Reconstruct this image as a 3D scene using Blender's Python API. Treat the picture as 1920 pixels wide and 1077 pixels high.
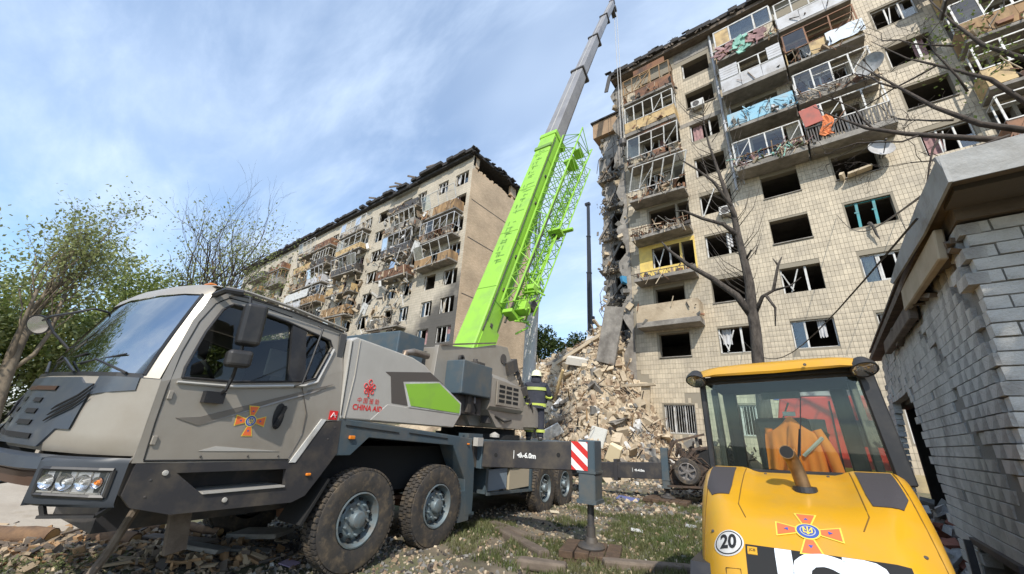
import bpy, bmesh, math, random
from mathutils import Vector, Matrix, noise
R = math.radians
sc = bpy.context.scene
for o in list(bpy.data.objects): bpy.data.objects.remove(o)
COL = sc.collection
# ------------------------------------------------------------------ camera
PITCH, ROLL, YAW, CAMZ, FPX = R(20.76), R(3.47), R(-38.9), 1.65, 715.4
_f = Vector((math.sin(YAW)*math.cos(PITCH), math.cos(YAW)*math.cos(PITCH), math.sin(PITCH)))
_r = Vector((math.cos(YAW), -math.sin(YAW), 0)); _u = _r.cross(_f)
_R = _r*math.cos(ROLL)+_u*math.sin(ROLL); _U = -_r*math.sin(ROLL)+_u*math.cos(ROLL)
cd = bpy.data.cameras.new('camera'); cam = bpy.data.objects.new('camera', cd); COL.objects.link(cam)
cam.matrix_world = Matrix(((_R.x,_U.x,-_f.x,0),(_R.y,_U.y,-_f.y,0),(_R.z,_U.z,-_f.z,CAMZ),(0,0,0,1)))
cd.sensor_width = 36; cd.lens = 36*FPX/1920; cd.clip_start = .05; cd.clip_end = 2000
sc.camera = cam
# ------------------------------------------------------------------ world, sun, exposure
SUN_AZ, SUN_EL = R(147), R(43)
W = bpy.data.worlds.new('World'); sc.world = W; W.use_nodes = True
nt = W.node_tree; nt.nodes.clear()
def N(t, **k):
    n = nt.nodes.new(t)
    for a, b in k.items():
        if a in n.inputs.keys() if False else False: pass
        setattr(n, a, b)
    return n
sky = N('ShaderNodeTexSky', sky_type='NISHITA', sun_disc=False, sun_elevation=SUN_EL, sun_rotation=SUN_AZ)
sky.air_density = 1.0; sky.dust_density = .6; sky.ozone_density = 1.6
hs = N('ShaderNodeHueSaturation'); hs.inputs['Saturation'].default_value = 1.15; hs.inputs['Value'].default_value = 1.5; hs.inputs['Hue'].default_value = .498
nt.links.new(sky.outputs[0], hs.inputs['Color'])
tc = N('ShaderNodeTexCoord'); sep = N('ShaderNodeSeparateXYZ'); nt.links.new(tc.outputs['Generated'], sep.inputs[0])
zz = N('ShaderNodeMath', operation='ADD'); nt.links.new(sep.outputs[2], zz.inputs[0]); zz.inputs[1].default_value = .22
zm = N('ShaderNodeMath', operation='MAXIMUM'); nt.links.new(zz.outputs[0], zm.inputs[0]); zm.inputs[1].default_value = .25
dx = N('ShaderNodeMath', operation='DIVIDE'); nt.links.new(sep.outputs[0], dx.inputs[0]); nt.links.new(zm.outputs[0], dx.inputs[1])
dy = N('ShaderNodeMath', operation='DIVIDE'); nt.links.new(sep.outputs[1], dy.inputs[0]); nt.links.new(zm.outputs[0], dy.inputs[1])
cx = N('ShaderNodeCombineXYZ'); nt.links.new(dx.outputs[0], cx.inputs[0]); nt.links.new(dy.outputs[0], cx.inputs[1])
def cloud(scale, rot, sx, sy, lo, hi, detail, rough=.6, dist=.6, off=0):
    mp = N('ShaderNodeMapping'); mp.inputs['Rotation'].default_value = (0,0,rot); mp.inputs['Scale'].default_value = (sx,sy,1); mp.inputs['Location'].default_value = (off,off*.7,off)
    nt.links.new(cx.outputs[0], mp.inputs[0])
    n = N('ShaderNodeTexNoise'); n.inputs['Scale'].default_value = scale; n.inputs['Detail'].default_value = detail
    n.inputs['Roughness'].default_value = rough; n.inputs['Distortion'].default_value = dist
    nt.links.new(mp.outputs[0], n.inputs['Vector'])
    r = N('ShaderNodeMapRange'); r.inputs['From Min'].default_value = lo; r.inputs['From Max'].default_value = hi; r.interpolation_type = 'SMOOTHSTEP'
    nt.links.new(n.outputs['Fac'], r.inputs['Value']); return r
c1 = cloud(.75, R(40), .9, 1.5, .26, .72, 4, .5, .15, 1.3)
c2 = cloud(2.2, R(40), .9, 2.2, .36, .80, 6, .6, .2, 4.0)
m1 = N('ShaderNodeMath', operation='MULTIPLY'); nt.links.new(c1.outputs[0], m1.inputs[0]); m1.inputs[1].default_value = .62
m2 = N('ShaderNodeMath', operation='MULTIPLY_ADD'); nt.links.new(c2.outputs[0], m2.inputs[0]); m2.inputs[1].default_value = .42; nt.links.new(m1.outputs[0], m2.inputs[2])
m3 = N('ShaderNodeMath', operation='MINIMUM'); nt.links.new(m2.outputs[0], m3.inputs[0]); m3.inputs[1].default_value = .95
cl = N('ShaderNodeMix', data_type='RGBA'); nt.links.new(m3.outputs[0], cl.inputs['Factor'])
nt.links.new(hs.outputs[0], cl.inputs['A']); cl.inputs['B'].default_value = (5.5, 6.6, 8.2, 1)
bg = N('ShaderNodeBackground'); bg.inputs['Strength'].default_value = .14; nt.links.new(cl.outputs['Result'], bg.inputs['Color'])
wo = N('ShaderNodeOutputWorld'); nt.links.new(bg.outputs[0], wo.inputs[0])
sl = bpy.data.lights.new('sun', 'SUN'); sl.energy = 4.0; sl.angle = R(.6); sl.color = (1, .945, .85)
so = bpy.data.objects.new('sun', sl); COL.objects.link(so)
sd = Vector((math.sin(SUN_AZ)*math.cos(SUN_EL), math.cos(SUN_AZ)*math.cos(SUN_EL), math.sin(SUN_EL)))
so.rotation_euler = sd.to_track_quat('Z', 'Y').to_euler()
vs = sc.view_settings; vs.view_transform = 'Standard'; vs.look = 'None'; vs.gamma = 1; vs.exposure = .22; vs.use_curve_mapping = False
# ------------------------------------------------------------------ materials
MATS = {}
def mat(name, col, rough=.8, metal=0, col2=None, scale=6, detail=5, lo=.35, hi=.65, bump=0, bscale=None, coat=0, trans=None, dirt=None, dscale=1.5, dlo=.45, dhi=.7, rnd=0, spec=.5, stretch=None, emit=None):
    if name in MATS: return MATS[name]
    m = bpy.data.materials.new(name); m.use_nodes = True; t = m.node_tree; b = t.nodes['Principled BSDF']
    L = t.links.new
    b.inputs['Roughness'].default_value = rough; b.inputs['Metallic'].default_value = metal
    b.inputs['Specular IOR Level'].default_value = spec
    b.inputs['Base Color'].default_value = (*col, 1)
    if coat: b.inputs['Coat Weight'].default_value = coat; b.inputs['Coat Roughness'].default_value = .12
    co = t.nodes.new('ShaderNodeTexCoord'); vec = co.outputs['Object']
    if stretch:
        mp = t.nodes.new('ShaderNodeMapping'); mp.inputs['Scale'].default_value = stretch; L(vec, mp.inputs[0]); vec = mp.outputs[0]
    def noi(s, d=detail):
        n = t.nodes.new('ShaderNodeTexNoise'); n.inputs['Scale'].default_value = s; n.inputs['Detail'].default_value = d; n.inputs['Roughness'].default_value = .62; L(vec, n.inputs['Vector']); return n
    cur = None
    if col2:
        n = noi(scale); r = t.nodes.new('ShaderNodeMapRange'); r.inputs['From Min'].default_value = lo; r.inputs['From Max'].default_value = hi; L(n.outputs['Fac'], r.inputs['Value'])
        x = t.nodes.new('ShaderNodeMix'); x.data_type = 'RGBA'; L(r.outputs[0], x.inputs['Factor']); x.inputs['A'].default_value = (*col,1); x.inputs['B'].default_value = (*col2,1); cur = x.outputs['Result']
    if dirt:
        n = noi(dscale, 7); r = t.nodes.new('ShaderNodeMapRange'); r.inputs['From Min'].default_value = dlo; r.inputs['From Max'].default_value = dhi; L(n.outputs['Fac'], r.inputs['Value'])
        x = t.nodes.new('ShaderNodeMix'); x.data_type = 'RGBA'; L(r.outputs[0], x.inputs['Factor'])
        if cur: L(cur, x.inputs['A'])
        else: x.inputs['A'].default_value = (*col,1)
        x.inputs['B'].default_value = (*dirt,1); cur = x.outputs['Result']
    if rnd:
        oi = t.nodes.new('ShaderNodeNewGeometry'); ob = t.nodes.new('ShaderNodeObjectInfo'); ad = t.nodes.new('ShaderNodeMath'); ad.operation='ADD'; L(oi.outputs['Random Per Island'], ad.inputs[0]); L(ob.outputs['Random'], ad.inputs[1]); fr = t.nodes.new('ShaderNodeMath'); fr.operation='FRACT'; L(ad.outputs[0], fr.inputs[0]); r = t.nodes.new('ShaderNodeMapRange'); r.inputs['To Min'].default_value = 1-rnd; r.inputs['To Max'].default_value = 1+rnd*.6
        L(fr.outputs[0], r.inputs['Value'])
        x = t.nodes.new('ShaderNodeVectorMath'); x.operation = 'SCALE'; L(r.outputs[0], x.inputs['Scale'])
        if cur: L(cur, x.inputs[0])
        else: x.inputs[0].default_value = col
        cur = x.outputs[0]
    if cur: L(cur, b.inputs['Base Color'])
    if bump:
        n = noi(bscale or scale*2, 6); bp = t.nodes.new('ShaderNodeBump'); bp.inputs['Strength'].default_value = bump; bp.inputs['Distance'].default_value = .03; L(n.outputs['Fac'], bp.inputs['Height']); L(bp.outputs[0], b.inputs['Normal'])
    if emit: b.inputs['Emission Color'].default_value = (*col,1); b.inputs['Emission Strength'].default_value = emit
    MATS[name] = m; return m
def glass(name, tint=(.8,.9,.9), refl=.08, rough=.02, fmax=.9):
    if name in MATS: return MATS[name]
    m = bpy.data.materials.new(name); m.use_nodes = True; t = m.node_tree; t.nodes.clear(); L = t.links.new
    o = t.nodes.new('ShaderNodeOutputMaterial'); tr = t.nodes.new('ShaderNodeBsdfTransparent'); tr.inputs[0].default_value = (*tint,1)
    gl = t.nodes.new('ShaderNodeBsdfGlossy'); gl.inputs['Roughness'].default_value = rough
    lw = t.nodes.new('ShaderNodeLayerWeight'); lw.inputs[0].default_value = .25
    r = t.nodes.new('ShaderNodeMapRange'); r.inputs['To Min'].default_value = refl; r.inputs['To Max'].default_value = fmax; L(lw.outputs['Fresnel'], r.inputs['Value'])
    mx = t.nodes.new('ShaderNodeMixShader'); L(r.outputs[0], mx.inputs[0]); L(tr.outputs[0], mx.inputs[1]); L(gl.outputs[0], mx.inputs[2])
    L(mx.outputs[0], o.inputs[0]); MATS[name] = m; return m
# ------------------------------------------------------------------ mesh builder
V3 = Vector
class MB:
    def __init__(s): s.v = []; s.f = []; s.m = []; s.k = 0
    def add(s, vs, fs, k=None):
        n = len(s.v); s.v += [tuple(v) for v in vs]; s.f += [tuple(i+n for i in f) for f in fs]; s.m += [s.k if k is None else k]*len(fs); return s
    def box(s, x0,x1,y0,y1,z0,z1, k=None):
        return s.add([(x,y,z) for z in (z0,z1) for y in (y0,y1) for x in (x0,x1)], [(0,2,3,1),(4,5,7,6),(0,1,5,4),(2,6,7,3),(0,4,6,2),(1,3,7,5)], k)
    def obox(s, c, ax, ay, az, k=None):
        c = V3(c); ax=V3(ax); ay=V3(ay); az=V3(az)
        return s.add([c+ax*i+ay*j+az*l for l in (-1,1) for j in (-1,1) for i in (-1,1)], [(0,2,3,1),(4,5,7,6),(0,1,5,4),(2,6,7,3),(0,4,6,2),(1,3,7,5)], k)
    def rbox(s, c, size, rot=(0,0,0), k=None):
        from mathutils import Euler
        m = Euler(rot).to_matrix(); return s.obox(c, m@V3((size[0]/2,0,0)), m@V3((0,size[1]/2,0)), m@V3((0,0,size[2]/2)), k)
    def bar(s, a, b, w, h=None, up=(0,0,1), k=None):
        a=V3(a); b=V3(b); h = h or w; d = b-a
        if d.length < 1e-6: return s
        dn = d.normalized(); u = V3(up)
        if abs(dn.dot(u)) > .98: u = V3((1,0,0)) if abs(dn.x)<.9 else V3((0,1,0))
        x = dn.cross(u).normalized(); y = x.cross(dn)
        return s.obox((a+b)/2, d/2, x*w/2, y*h/2, k)
    def ring(s, c, d, r, n, ph=0):
        d = V3(d).normalized(); u = V3((0,0,1)) if abs(d.z)<.95 else V3((1,0,0)); x = d.cross(u).normalized(); y = x.cross(d)
        return [V3(c)+x*math.cos(ph+2*math.pi*i/n)*r+y*math.sin(ph+2*math.pi*i/n)*r for i in range(n)]
    def tube(s, a, b, r0, r1=None, n=8, cap=True, k=None):
        a=V3(a); b=V3(b); r1 = r0 if r1 is None else r1
        vs = s.ring(a,b-a,r0,n)+s.ring(b,b-a,r1,n); fs = [(i,(i+1)%n,n+(i+1)%n,n+i) for i in range(n)]
        if cap: fs += [tuple(range(n))[::-1], tuple(range(n,2*n))]
        return s.add(vs, fs, k)
    def path(s, pts, rs, n=6, k=None):
        pts = [V3(p) for p in pts]
        if not hasattr(rs,'__len__'): rs = [rs]*len(pts)
        vs = []
        d0 = (pts[1]-pts[0]).normalized(); u = V3((0,0,1)) if abs(d0.z)<.9 else V3((1,0,0)); x = d0.cross(u).normalized()
        for i,p in enumerate(pts):
            d = (pts[min(i+1,len(pts)-1)]-pts[max(i-1,0)]).normalized(); x = (x-d*x.dot(d)).normalized(); y = d.cross(x)
            vs += [p+(x*math.cos(2*math.pi*j/n)+y*math.sin(2*math.pi*j/n))*rs[i] for j in range(n)]
        fs = [(i*n+j, i*n+(j+1)%n, (i+1)*n+(j+1)%n, (i+1)*n+j) for i in range(len(pts)-1) for j in range(n)]
        fs += [tuple(range(n))[::-1], tuple(range((len(pts)-1)*n, len(pts)*n))]
        return s.add(vs, fs, k)
    def lathe(s, c, d, prof, n=24, k=None):   # prof: (dist along d, radius)
        c=V3(c); d=V3(d).normalized(); vs=[]
        for a,r in prof: vs += s.ring(c+d*a, d, max(r,1e-4), n)
        fs = [(i*n+j, i*n+(j+1)%n, (i+1)*n+(j+1)%n, (i+1)*n+j) for i in range(len(prof)-1) for j in range(n)]
        return s.add(vs, fs, k)
    def prism(s, poly, f0, f1, k=None):       # poly of 2d points; f0,f1 map (a,b)->3d for the two sides
        n = len(poly); vs = [f0(*p) for p in poly]+[f1(*p) for p in poly]
        return s.add(vs, [tuple(range(n)), tuple(range(n,2*n))[::-1]]+[(i,n+i,n+(i+1)%n,(i+1)%n) for i in range(n)], k)
    def loft(s, rings, closed=True, caps=False, k=None):
        n = len(rings[0]); vs = [p for r in rings for p in r]; m = n if closed else n-1
        fs = [(i*n+j, i*n+(j+1)%n, (i+1)*n+(j+1)%n, (i+1)*n+j) for i in range(len(rings)-1) for j in range(m)]
        if caps: fs += [tuple(range(n))[::-1], tuple(range((len(rings)-1)*n, len(rings)*n))]
        return s.add(vs, fs, k)
    def chunk(s, c, size, rng, k=None, jit=.22, rot=None):
        from mathutils import Euler
        e = Euler(rot if rot else (rng.uniform(0,6.3),rng.uniform(0,6.3),rng.uniform(0,6.3))).to_matrix(); c=V3(c)
        vs = []
        for l in (-1,1):
            for j in (-1,1):
                for i in (-1,1):
                    vs.append(c+e@V3((i*size[0]*.5*(1+rng.uniform(-jit,jit)), j*size[1]*.5*(1+rng.uniform(-jit,jit)), l*size[2]*.5*(1+rng.uniform(-jit,jit)))))
        return s.add(vs, [(0,2,3,1),(4,5,7,6),(0,1,5,4),(2,6,7,3),(0,4,6,2),(1,3,7,5)], k)
    def mesh(s, name, mats):
        me = bpy.data.meshes.new(name); me.from_pydata(s.v, [], s.f)
        for m in (mats if isinstance(mats,(list,tuple)) else [mats]): me.materials.append(m)
        if any(s.m): me.polygons.foreach_set('material_index', s.m)
        me.update(); return me
    def pieces(s):
        # loose islands grouped the way one would see them as separate pieces
        n = len(s.v); p = list(range(n))
        def f(a):
            while p[a] != a: p[a] = p[p[a]]; a = p[a]
            return a
        for fc in s.f:
            r = f(fc[0])
            for q in fc[1:]:
                q = f(q)
                if q != r: p[q] = r
        isl = {}
        for i in range(n): isl.setdefault(f(i), []).append(i)
        if len(isl) < 2 or len(isl) > 60: return None
        ks = list(isl); bb = []
        for k in ks:
            c = [s.v[i] for i in isl[k]]; lo = [min(v[a] for v in c) for a in (0,1,2)]; hi = [max(v[a] for v in c) for a in (0,1,2)]; bb.append((lo,hi,max(hi[a]-lo[a] for a in (0,1,2))))
        g = list(range(len(ks)))
        def fg(a):
            while g[a] != a: g[a] = g[g[a]]; a = g[a]
            return a
        for i in range(len(ks)):
            for j in range(i+1,len(ks)):
                d = math.sqrt(sum(max(0,bb[i][0][a]-bb[j][1][a],bb[j][0][a]-bb[i][1][a])**2 for a in (0,1,2)))
                if d <= max(.02,.5*max(bb[i][2],bb[j][2])): g[fg(i)] = fg(j)
        out = {}
        for i,k in enumerate(ks): out.setdefault(fg(i), set()).update(isl[k])
        return list(out.values()) if 1 < len(out) <= 24 else None
    def build(s, name, mats, parent=None, smooth=False, bevel=0, fix=True, seg=1, **kw):
        if parent is not None and not kw.get('kind') and 'lettering' not in name and len(s.f) < 3000:
            pc = s.pieces()
            if pc:
                first = None
                for st in pc:
                    ix = {o:i for i,o in enumerate(sorted(st))}; q = MB(); q.v = [s.v[i] for i in sorted(st)]
                    for fc,m in zip(s.f,s.m):
                        if fc[0] in ix: q.f.append(tuple(ix[i] for i in fc)); q.m.append(m)
                    o = q.build1(name, mats, parent, smooth, bevel, fix, seg, **kw); first = first or o
                return first
        return s.build1(name, mats, parent, smooth, bevel, fix, seg, **kw)
    def build1(s, name, mats, parent=None, smooth=False, bevel=0, fix=True, seg=1, **kw):
        me = s.mesh(name, mats)
        if fix and len(s.f) < 6000:
            b = bmesh.new(); b.from_mesh(me); bmesh.ops.recalc_face_normals(b, faces=b.faces); b.to_mesh(me); b.free()
        return link(name, me, parent, smooth, bevel, seg, **kw)
def link(name, me, parent=None, smooth=False, bevel=0, seg=1, label=None, kind=None, cat=None, group=None):
    o = bpy.data.objects.new(name, me); COL.objects.link(o); o.parent = parent
    if smooth:
        me.polygons.foreach_set('use_smooth', [True]*len(me.polygons))
        if smooth is not True:
            try: me.set_sharp_from_angle(angle=R(smooth))
            except Exception: pass
    if bevel:
        b = o.modifiers.new('bevel', 'BEVEL'); b.width = bevel; b.segments = seg; b.limit_method = 'ANGLE'; b.angle_limit = R(35); b.harden_normals = False
    tag(o, label, cat, group, kind); return o
def tag(o, label=None, cat=None, group=None, kind=None):
    if label: o['label'] = label
    if cat: o['category'] = cat
    if group: o['group'] = group
    if kind: o['kind'] = kind
    return o
def thing(name, label, cat, loc=(0,0,0), rz=0, group=None):
    o = bpy.data.objects.new(name, None); COL.objects.link(o); o.location = loc; o.rotation_euler = (0,0,rz); o.empty_display_size = .3
    return tag(o, label, cat, group)
def text_mb(s, size, fn, k=0, depth=.004, bold=0, shear=0, xs=1, cuts=0):
    """flat lettering as real geometry: fn maps (a,b,d) of the text plane to 3d"""
    c = bpy.data.curves.new('lettering', 'FONT'); c.body = s; c.size = size; c.align_x = 'CENTER'; c.align_y = 'CENTER'; c.offset = bold; c.shear = shear; c.resolution_u = 3
    o = bpy.data.objects.new('lettering', c); COL.objects.link(o); dg = bpy.context.evaluated_depsgraph_get(); dg.update()
    me = bpy.data.meshes.new_from_object(o.evaluated_get(dg)); mb = MB(); mb.k = k
    if cuts:
        b = bmesh.new(); b.from_mesh(me); bmesh.ops.triangulate(b, faces=b.faces); bmesh.ops.subdivide_edges(b, edges=b.edges, cuts=cuts, use_grid_fill=True); bmesh.ops.triangulate(b, faces=b.faces); b.to_mesh(me); b.free()
    mb.add([fn(v.co.x*xs, v.co.y, depth) for v in me.vertices], [tuple(p.vertices) for p in me.polygons])
    bpy.data.objects.remove(o); bpy.data.curves.remove(c); bpy.data.meshes.remove(me); return mb
rng = random.Random(7)
M = {}
M['joint'] = mat('tile_joint', (.27,.235,.178), .95, bump=.2, scale=20)
M['tile'] = mat('cream_tile', (.56,.475,.345), .6, col2=(.475,.40,.29), scale=1.3, detail=7, dirt=(.29,.25,.195), dscale=.4, dlo=.47, dhi=.78, rnd=.14, bump=.1, bscale=30)
M['tile_grey'] = mat('grey_tile', (.34,.31,.27), .7, col2=(.25,.23,.2), scale=.8, dirt=(.14,.125,.11), dscale=.5, dlo=.5, dhi=.75, rnd=.18, bump=.2, bscale=20)
M['concrete'] = mat('concrete', (.33,.30,.26), .9, col2=(.22,.2,.175), scale=3, bump=.5, bscale=18, dirt=(.12,.105,.09), dscale=.9)
M['concrete_dark'] = mat('dark_concrete', (.11,.1,.088), .9, col2=(.06,.055,.05), scale=2, bump=.4)
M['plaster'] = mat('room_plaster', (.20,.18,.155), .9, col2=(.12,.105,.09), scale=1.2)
M['plaster_dark'] = mat('dark_plaster', (.05,.045,.04), .95, col2=(.025,.022,.02), scale=1.2)  # near-black mottled plaster
M['roof'] = mat('roof_felt', (.055,.05,.048), .9, col2=(.03,.028,.027), scale=3, bump=.5)
M['white'] = mat('white_plastic', (.60,.59,.56), .5, dirt=(.30,.27,.23), dscale=3, dlo=.44, dhi=.75)
M['teal'] = mat('teal_paint', (.05,.28,.30), .6, dirt=(.1,.15,.15))
M['rust'] = mat('rusty_steel', (.10,.055,.035), .9, col2=(.2,.1,.055), scale=8, bump=.3)
M['steel_dark'] = mat('dark_steel', (.045,.045,.048), .6, col2=(.09,.075,.06), scale=5)
M['wood'] = mat('raw_wood', (.42,.27,.13), .8, col2=(.27,.16,.075), scale=3, stretch=(1,1,.3), bump=.3, dirt=(.14,.09,.05), dscale=2)
M['woodlite'] = mat('pale_ply', (.58,.42,.2), .7, col2=(.48,.33,.15), scale=2.5, dirt=(.25,.17,.09), dscale=2)
M['woodgrey'] = mat('weathered_wood', (.19,.15,.115), .9, col2=(.11,.085,.065), scale=5, stretch=(.4,1,1), bump=.4)
M['brown'] = mat('brown_board', (.26,.12,.055), .7, col2=(.16,.07,.035), scale=1.5, dirt=(.08,.05,.035))
M['blue'] = mat('sky_blue_panel', (.26,.50,.62), .55, col2=(.2,.42,.55), scale=2, dirt=(.35,.38,.38))
M['greypanel'] = mat('grey_siding', (.50,.50,.51), .6, dirt=(.3,.28,.26), dscale=1)
M['yellow'] = mat('yellow_plaster', (.72,.52,.14), .8, dirt=(.5,.36,.12), dscale=1.5)
M['red'] = mat('red_board', (.42,.11,.08), .7, dirt=(.25,.1,.08))
M['pink'] = mat('pinkish_quilt', (.40,.24,.23), .9, col2=(.25,.15,.15), scale=6)
M['mint'] = mat('mint_cloth', (.32,.55,.45), .9, col2=(.2,.42,.34), scale=8)
M['pane'] = glass('window_pane', (.75,.82,.82), .10)
M['brick'] = mat('gable_brick', (.40,.29,.19), .9, rnd=0)
# brick pattern for far wall (bricks under 10 px there)
def brickify(m, c1, c2, mortar, sc_, bw=.25, rh=.08, vertical_axis=2, horiz=0):
    t = m.node_tree; L = t.links.new; b = t.nodes['Principled BSDF']
    co = t.nodes.new('ShaderNodeTexCoord'); sp = t.nodes.new('ShaderNodeSeparateXYZ'); L(co.outputs['Object'], sp.inputs[0])
    cb = t.nodes.new('ShaderNodeCombineXYZ'); L(sp.outputs[horiz], cb.inputs[0]); L(sp.outputs[2], cb.inputs[1])
    br = t.nodes.new('ShaderNodeTexBrick'); L(cb.outputs[0], br.inputs['Vector']); br.inputs['Scale'].default_value = sc_
    br.inputs['Brick Width'].default_value = bw; br.inputs['Row Height'].default_value = rh; br.inputs['Mortar Size'].default_value = .012
    br.inputs['Color1'].default_value = (*c1,1); br.inputs['Color2'].default_value = (*c2,1); br.inputs['Mortar'].default_value = (*mortar,1)
    n = t.nodes.new('ShaderNodeTexNoise'); n.inputs['Scale'].default_value = .35; n.inputs['Detail'].default_value = 8; L(co.outputs['Object'], n.inputs['Vector'])
    r = t.nodes.new('ShaderNodeMapRange'); r.inputs['From Min'].default_value = .3; r.inputs['From Max'].default_value = .7; r.inputs['To Min'].default_value = .72; r.inputs['To Max'].default_value = 1.12; L(n.outputs['Fac'], r.inputs['Value'])
    x = t.nodes.new('ShaderNodeVectorMath'); x.operation = 'SCALE'; L(br.outputs['Color'], x.inputs[0]); L(r.outputs[0], x.inputs['Scale']); L(x.outputs[0], b.inputs['Base Color'])
    bp = t.nodes.new('ShaderNodeBump'); bp.inputs['Strength'].default_value = .6; bp.inputs['Distance'].default_value = .01; bp.invert = True; L(br.outputs['Fac'], bp.inputs['Height']); L(bp.outputs[0], b.inputs['Normal'])
brickify(M['brick'], (.70,.52,.34), (.56,.40,.25), (.42,.33,.23), 1, horiz=1)
M['fartile'] = mat('far_facade_tile', (.5,.45,.35), .8); brickify(M['fartile'], (.58,.51,.40), (.50,.44,.34), (.32,.28,.22), 1, bw=.15, rh=.26)
M['soot'] = mat('sooty_tile', (.12,.11,.10), .9); brickify(M['soot'], (.17,.16,.15), (.12,.112,.105), (.06,.055,.05), 1, bw=.15, rh=.26)
# truck
M['champagne'] = mat('champagne_metallic', (.37,.335,.285), .42, .3, coat=.08, dirt=(.275,.235,.185), dscale=1.3, dlo=.44, dhi=.85)
M['silver'] = mat('silver_paint', (.51,.485,.44), .42, .15, coat=.25, dirt=(.42,.395,.355), dscale=1.4, dlo=.44, dhi=.85)
M['graphite'] = mat('graphite_paint', (.085,.10,.125), .35, .3, coat=.4, dirt=(.14,.14,.14), dscale=3, dlo=.5, dhi=.8)
M['slate'] = mat('slate_blue_paint', (.065,.095,.115), .5, .1, coat=.2, dirt=(.15,.135,.11), dscale=2.2, dlo=.46, dhi=.8)
M['charcoal'] = mat('charcoal_steel', (.045,.043,.046), .55, .2, dirt=(.14,.115,.085), dscale=2.6, dlo=.46, dhi=.8)
M['black'] = mat('black_plastic', (.018,.018,.02), .45, dirt=(.05,.045,.04), dscale=3)
M['blackm'] = mat('matte_black', (.012,.012,.012), .8)
M['rubber'] = mat('dusty_rubber', (.035,.033,.032), .85, col2=(.075,.06,.045), scale=5, lo=.4, hi=.7, dirt=(.16,.12,.075), dscale=9, dlo=.5, dhi=.75, bump=.3)
M['rim'] = mat('grey_blue_rim', (.17,.215,.235), .5, .3, dirt=(.16,.13,.1), dscale=7, dlo=.45, dhi=.75)
M['green'] = mat('lime_paint', (.28,.54,.05), .5, coat=.15, dirt=(.22,.38,.08), dscale=1.8, dlo=.48, dhi=.8)
M['boomgrey'] = mat('boom_grey', (.29,.28,.275), .5, .2, dirt=(.2,.19,.19), dscale=.8)
M['chrome'] = mat('reflector', (.75,.75,.76), .12, .9)
M['lamp_glass'] = glass('lamp_glass', (.92,.93,.94), .12)
M['windshield'] = glass('windshield_glass', (.34,.40,.35), .07, fmax=.6)
M['sideglass'] = glass('side_glass', (.42,.44,.43), .05, fmax=.45)
M['amber'] = mat('amber_lens', (.75,.22,.02), .3, coat=.5)
M['warnred'] = mat('warning_red', (.62,.03,.025), .5)
M['warnwhite'] = mat('warning_white', (.8,.8,.78), .5)
M['decalred'] = mat('decal_red', (.70,.03,.03), .5)
M['orange'] = mat('emblem_orange', (.80,.16,.05), .5)
M['emyellow'] = mat('emblem_yellow', (.85,.62,.08), .5)
M['emblue'] = mat('emblem_blue', (.05,.10,.35), .5)
M['jyellow'] = mat('loader_yellow', (.62,.315,.008), .38, coat=.4, dirt=(.48,.28,.06), dscale=2.6, dlo=.46, dhi=.85)
M['seatgrey'] = mat('grey_seat', (.3,.29,.27), .9)
M['jglass'] = glass('loader_glass', (.86,.93,.90), .03, fmax=.35)
# ground / nature
M['bark'] = mat('bark', (.10,.083,.068), .95, col2=(.04,.032,.026), scale=14, bump=1.0, stretch=(1,1,.3))
M['barklight'] = mat('pale_bark', (.23,.185,.13), .95, col2=(.13,.10,.07), scale=5, bump=.6, stretch=(1,1,.3))
M['barkdark'] = mat('dark_bark', (.05,.04,.034), .95, col2=(.09,.07,.055), scale=6, bump=.5)
def leafmat(name, a, b):
    m = mat(name, a, .6, col2=b, scale=.6, rnd=.35, lo=.35, hi=.65)
    t = m.node_tree; p = t.nodes['Principled BSDF']; tr = t.nodes.new('ShaderNodeBsdfTranslucent'); mx = t.nodes.new('ShaderNodeMixShader'); mx.inputs[0].default_value = .38
    src = p.inputs['Base Color'].links[0].from_socket; t.links.new(src, tr.inputs['Color']); t.links.new(p.outputs[0], mx.inputs[1]); t.links.new(tr.outputs[0], mx.inputs[2]); t.links.new(mx.outputs[0], t.nodes['Material Output'].inputs[0]); return m
M['leaf'] = leafmat('spring_leaf', (.27,.32,.085), (.15,.20,.05))
M['leafpale'] = leafmat('pale_leaf', (.38,.41,.17), (.27,.30,.11))
M['leafdark'] = leafmat('dark_leaf', (.085,.12,.03), (.045,.07,.02))
M['grass'] = leafmat('grass_blade', (.105,.15,.04), (.20,.185,.09))
M['rubbledust'] = mat('rubble_dust', (.48,.39,.275), .95, col2=(.37,.29,.195), scale=1.2, detail=8, bump=.8, bscale=8, dirt=(.16,.115,.075), dscale=.7, dlo=.5, dhi=.7)
M['rub1'] = mat('rubble_cream', (.53,.435,.31), .9, rnd=.25, col2=(.43,.345,.235), scale=3)
M['rub2'] = mat('rubble_brown', (.40,.305,.205), .9, rnd=.4, col2=(.2,.13,.08), scale=3)
M['rub3'] = mat('rubble_grey', (.24,.225,.2), .9, rnd=.4, col2=(.15,.14,.125), scale=3)
M['rub4'] = mat('rubble_dark', (.07,.06,.052), .9, rnd=.4)
M['brickpale'] = mat('silicate_brick', (.60,.575,.53), .9, col2=(.46,.44,.405), scale=4, bump=.5, bscale=40, dirt=(.19,.175,.16), dscale=2.2, dlo=.5, dhi=.75)
M['mortar'] = mat('dirty_mortar', (.23,.215,.19), .95, bump=.4, scale=20)
M['galv'] = mat('pale_sheet_metal', (.36,.36,.35), .7, .1, dirt=(.22,.205,.18), dscale=2.5, dlo=.45, dhi=.7, bump=.35, bscale=9)
M['skin'] = mat('skin', (.45,.27,.2), .6)
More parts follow.
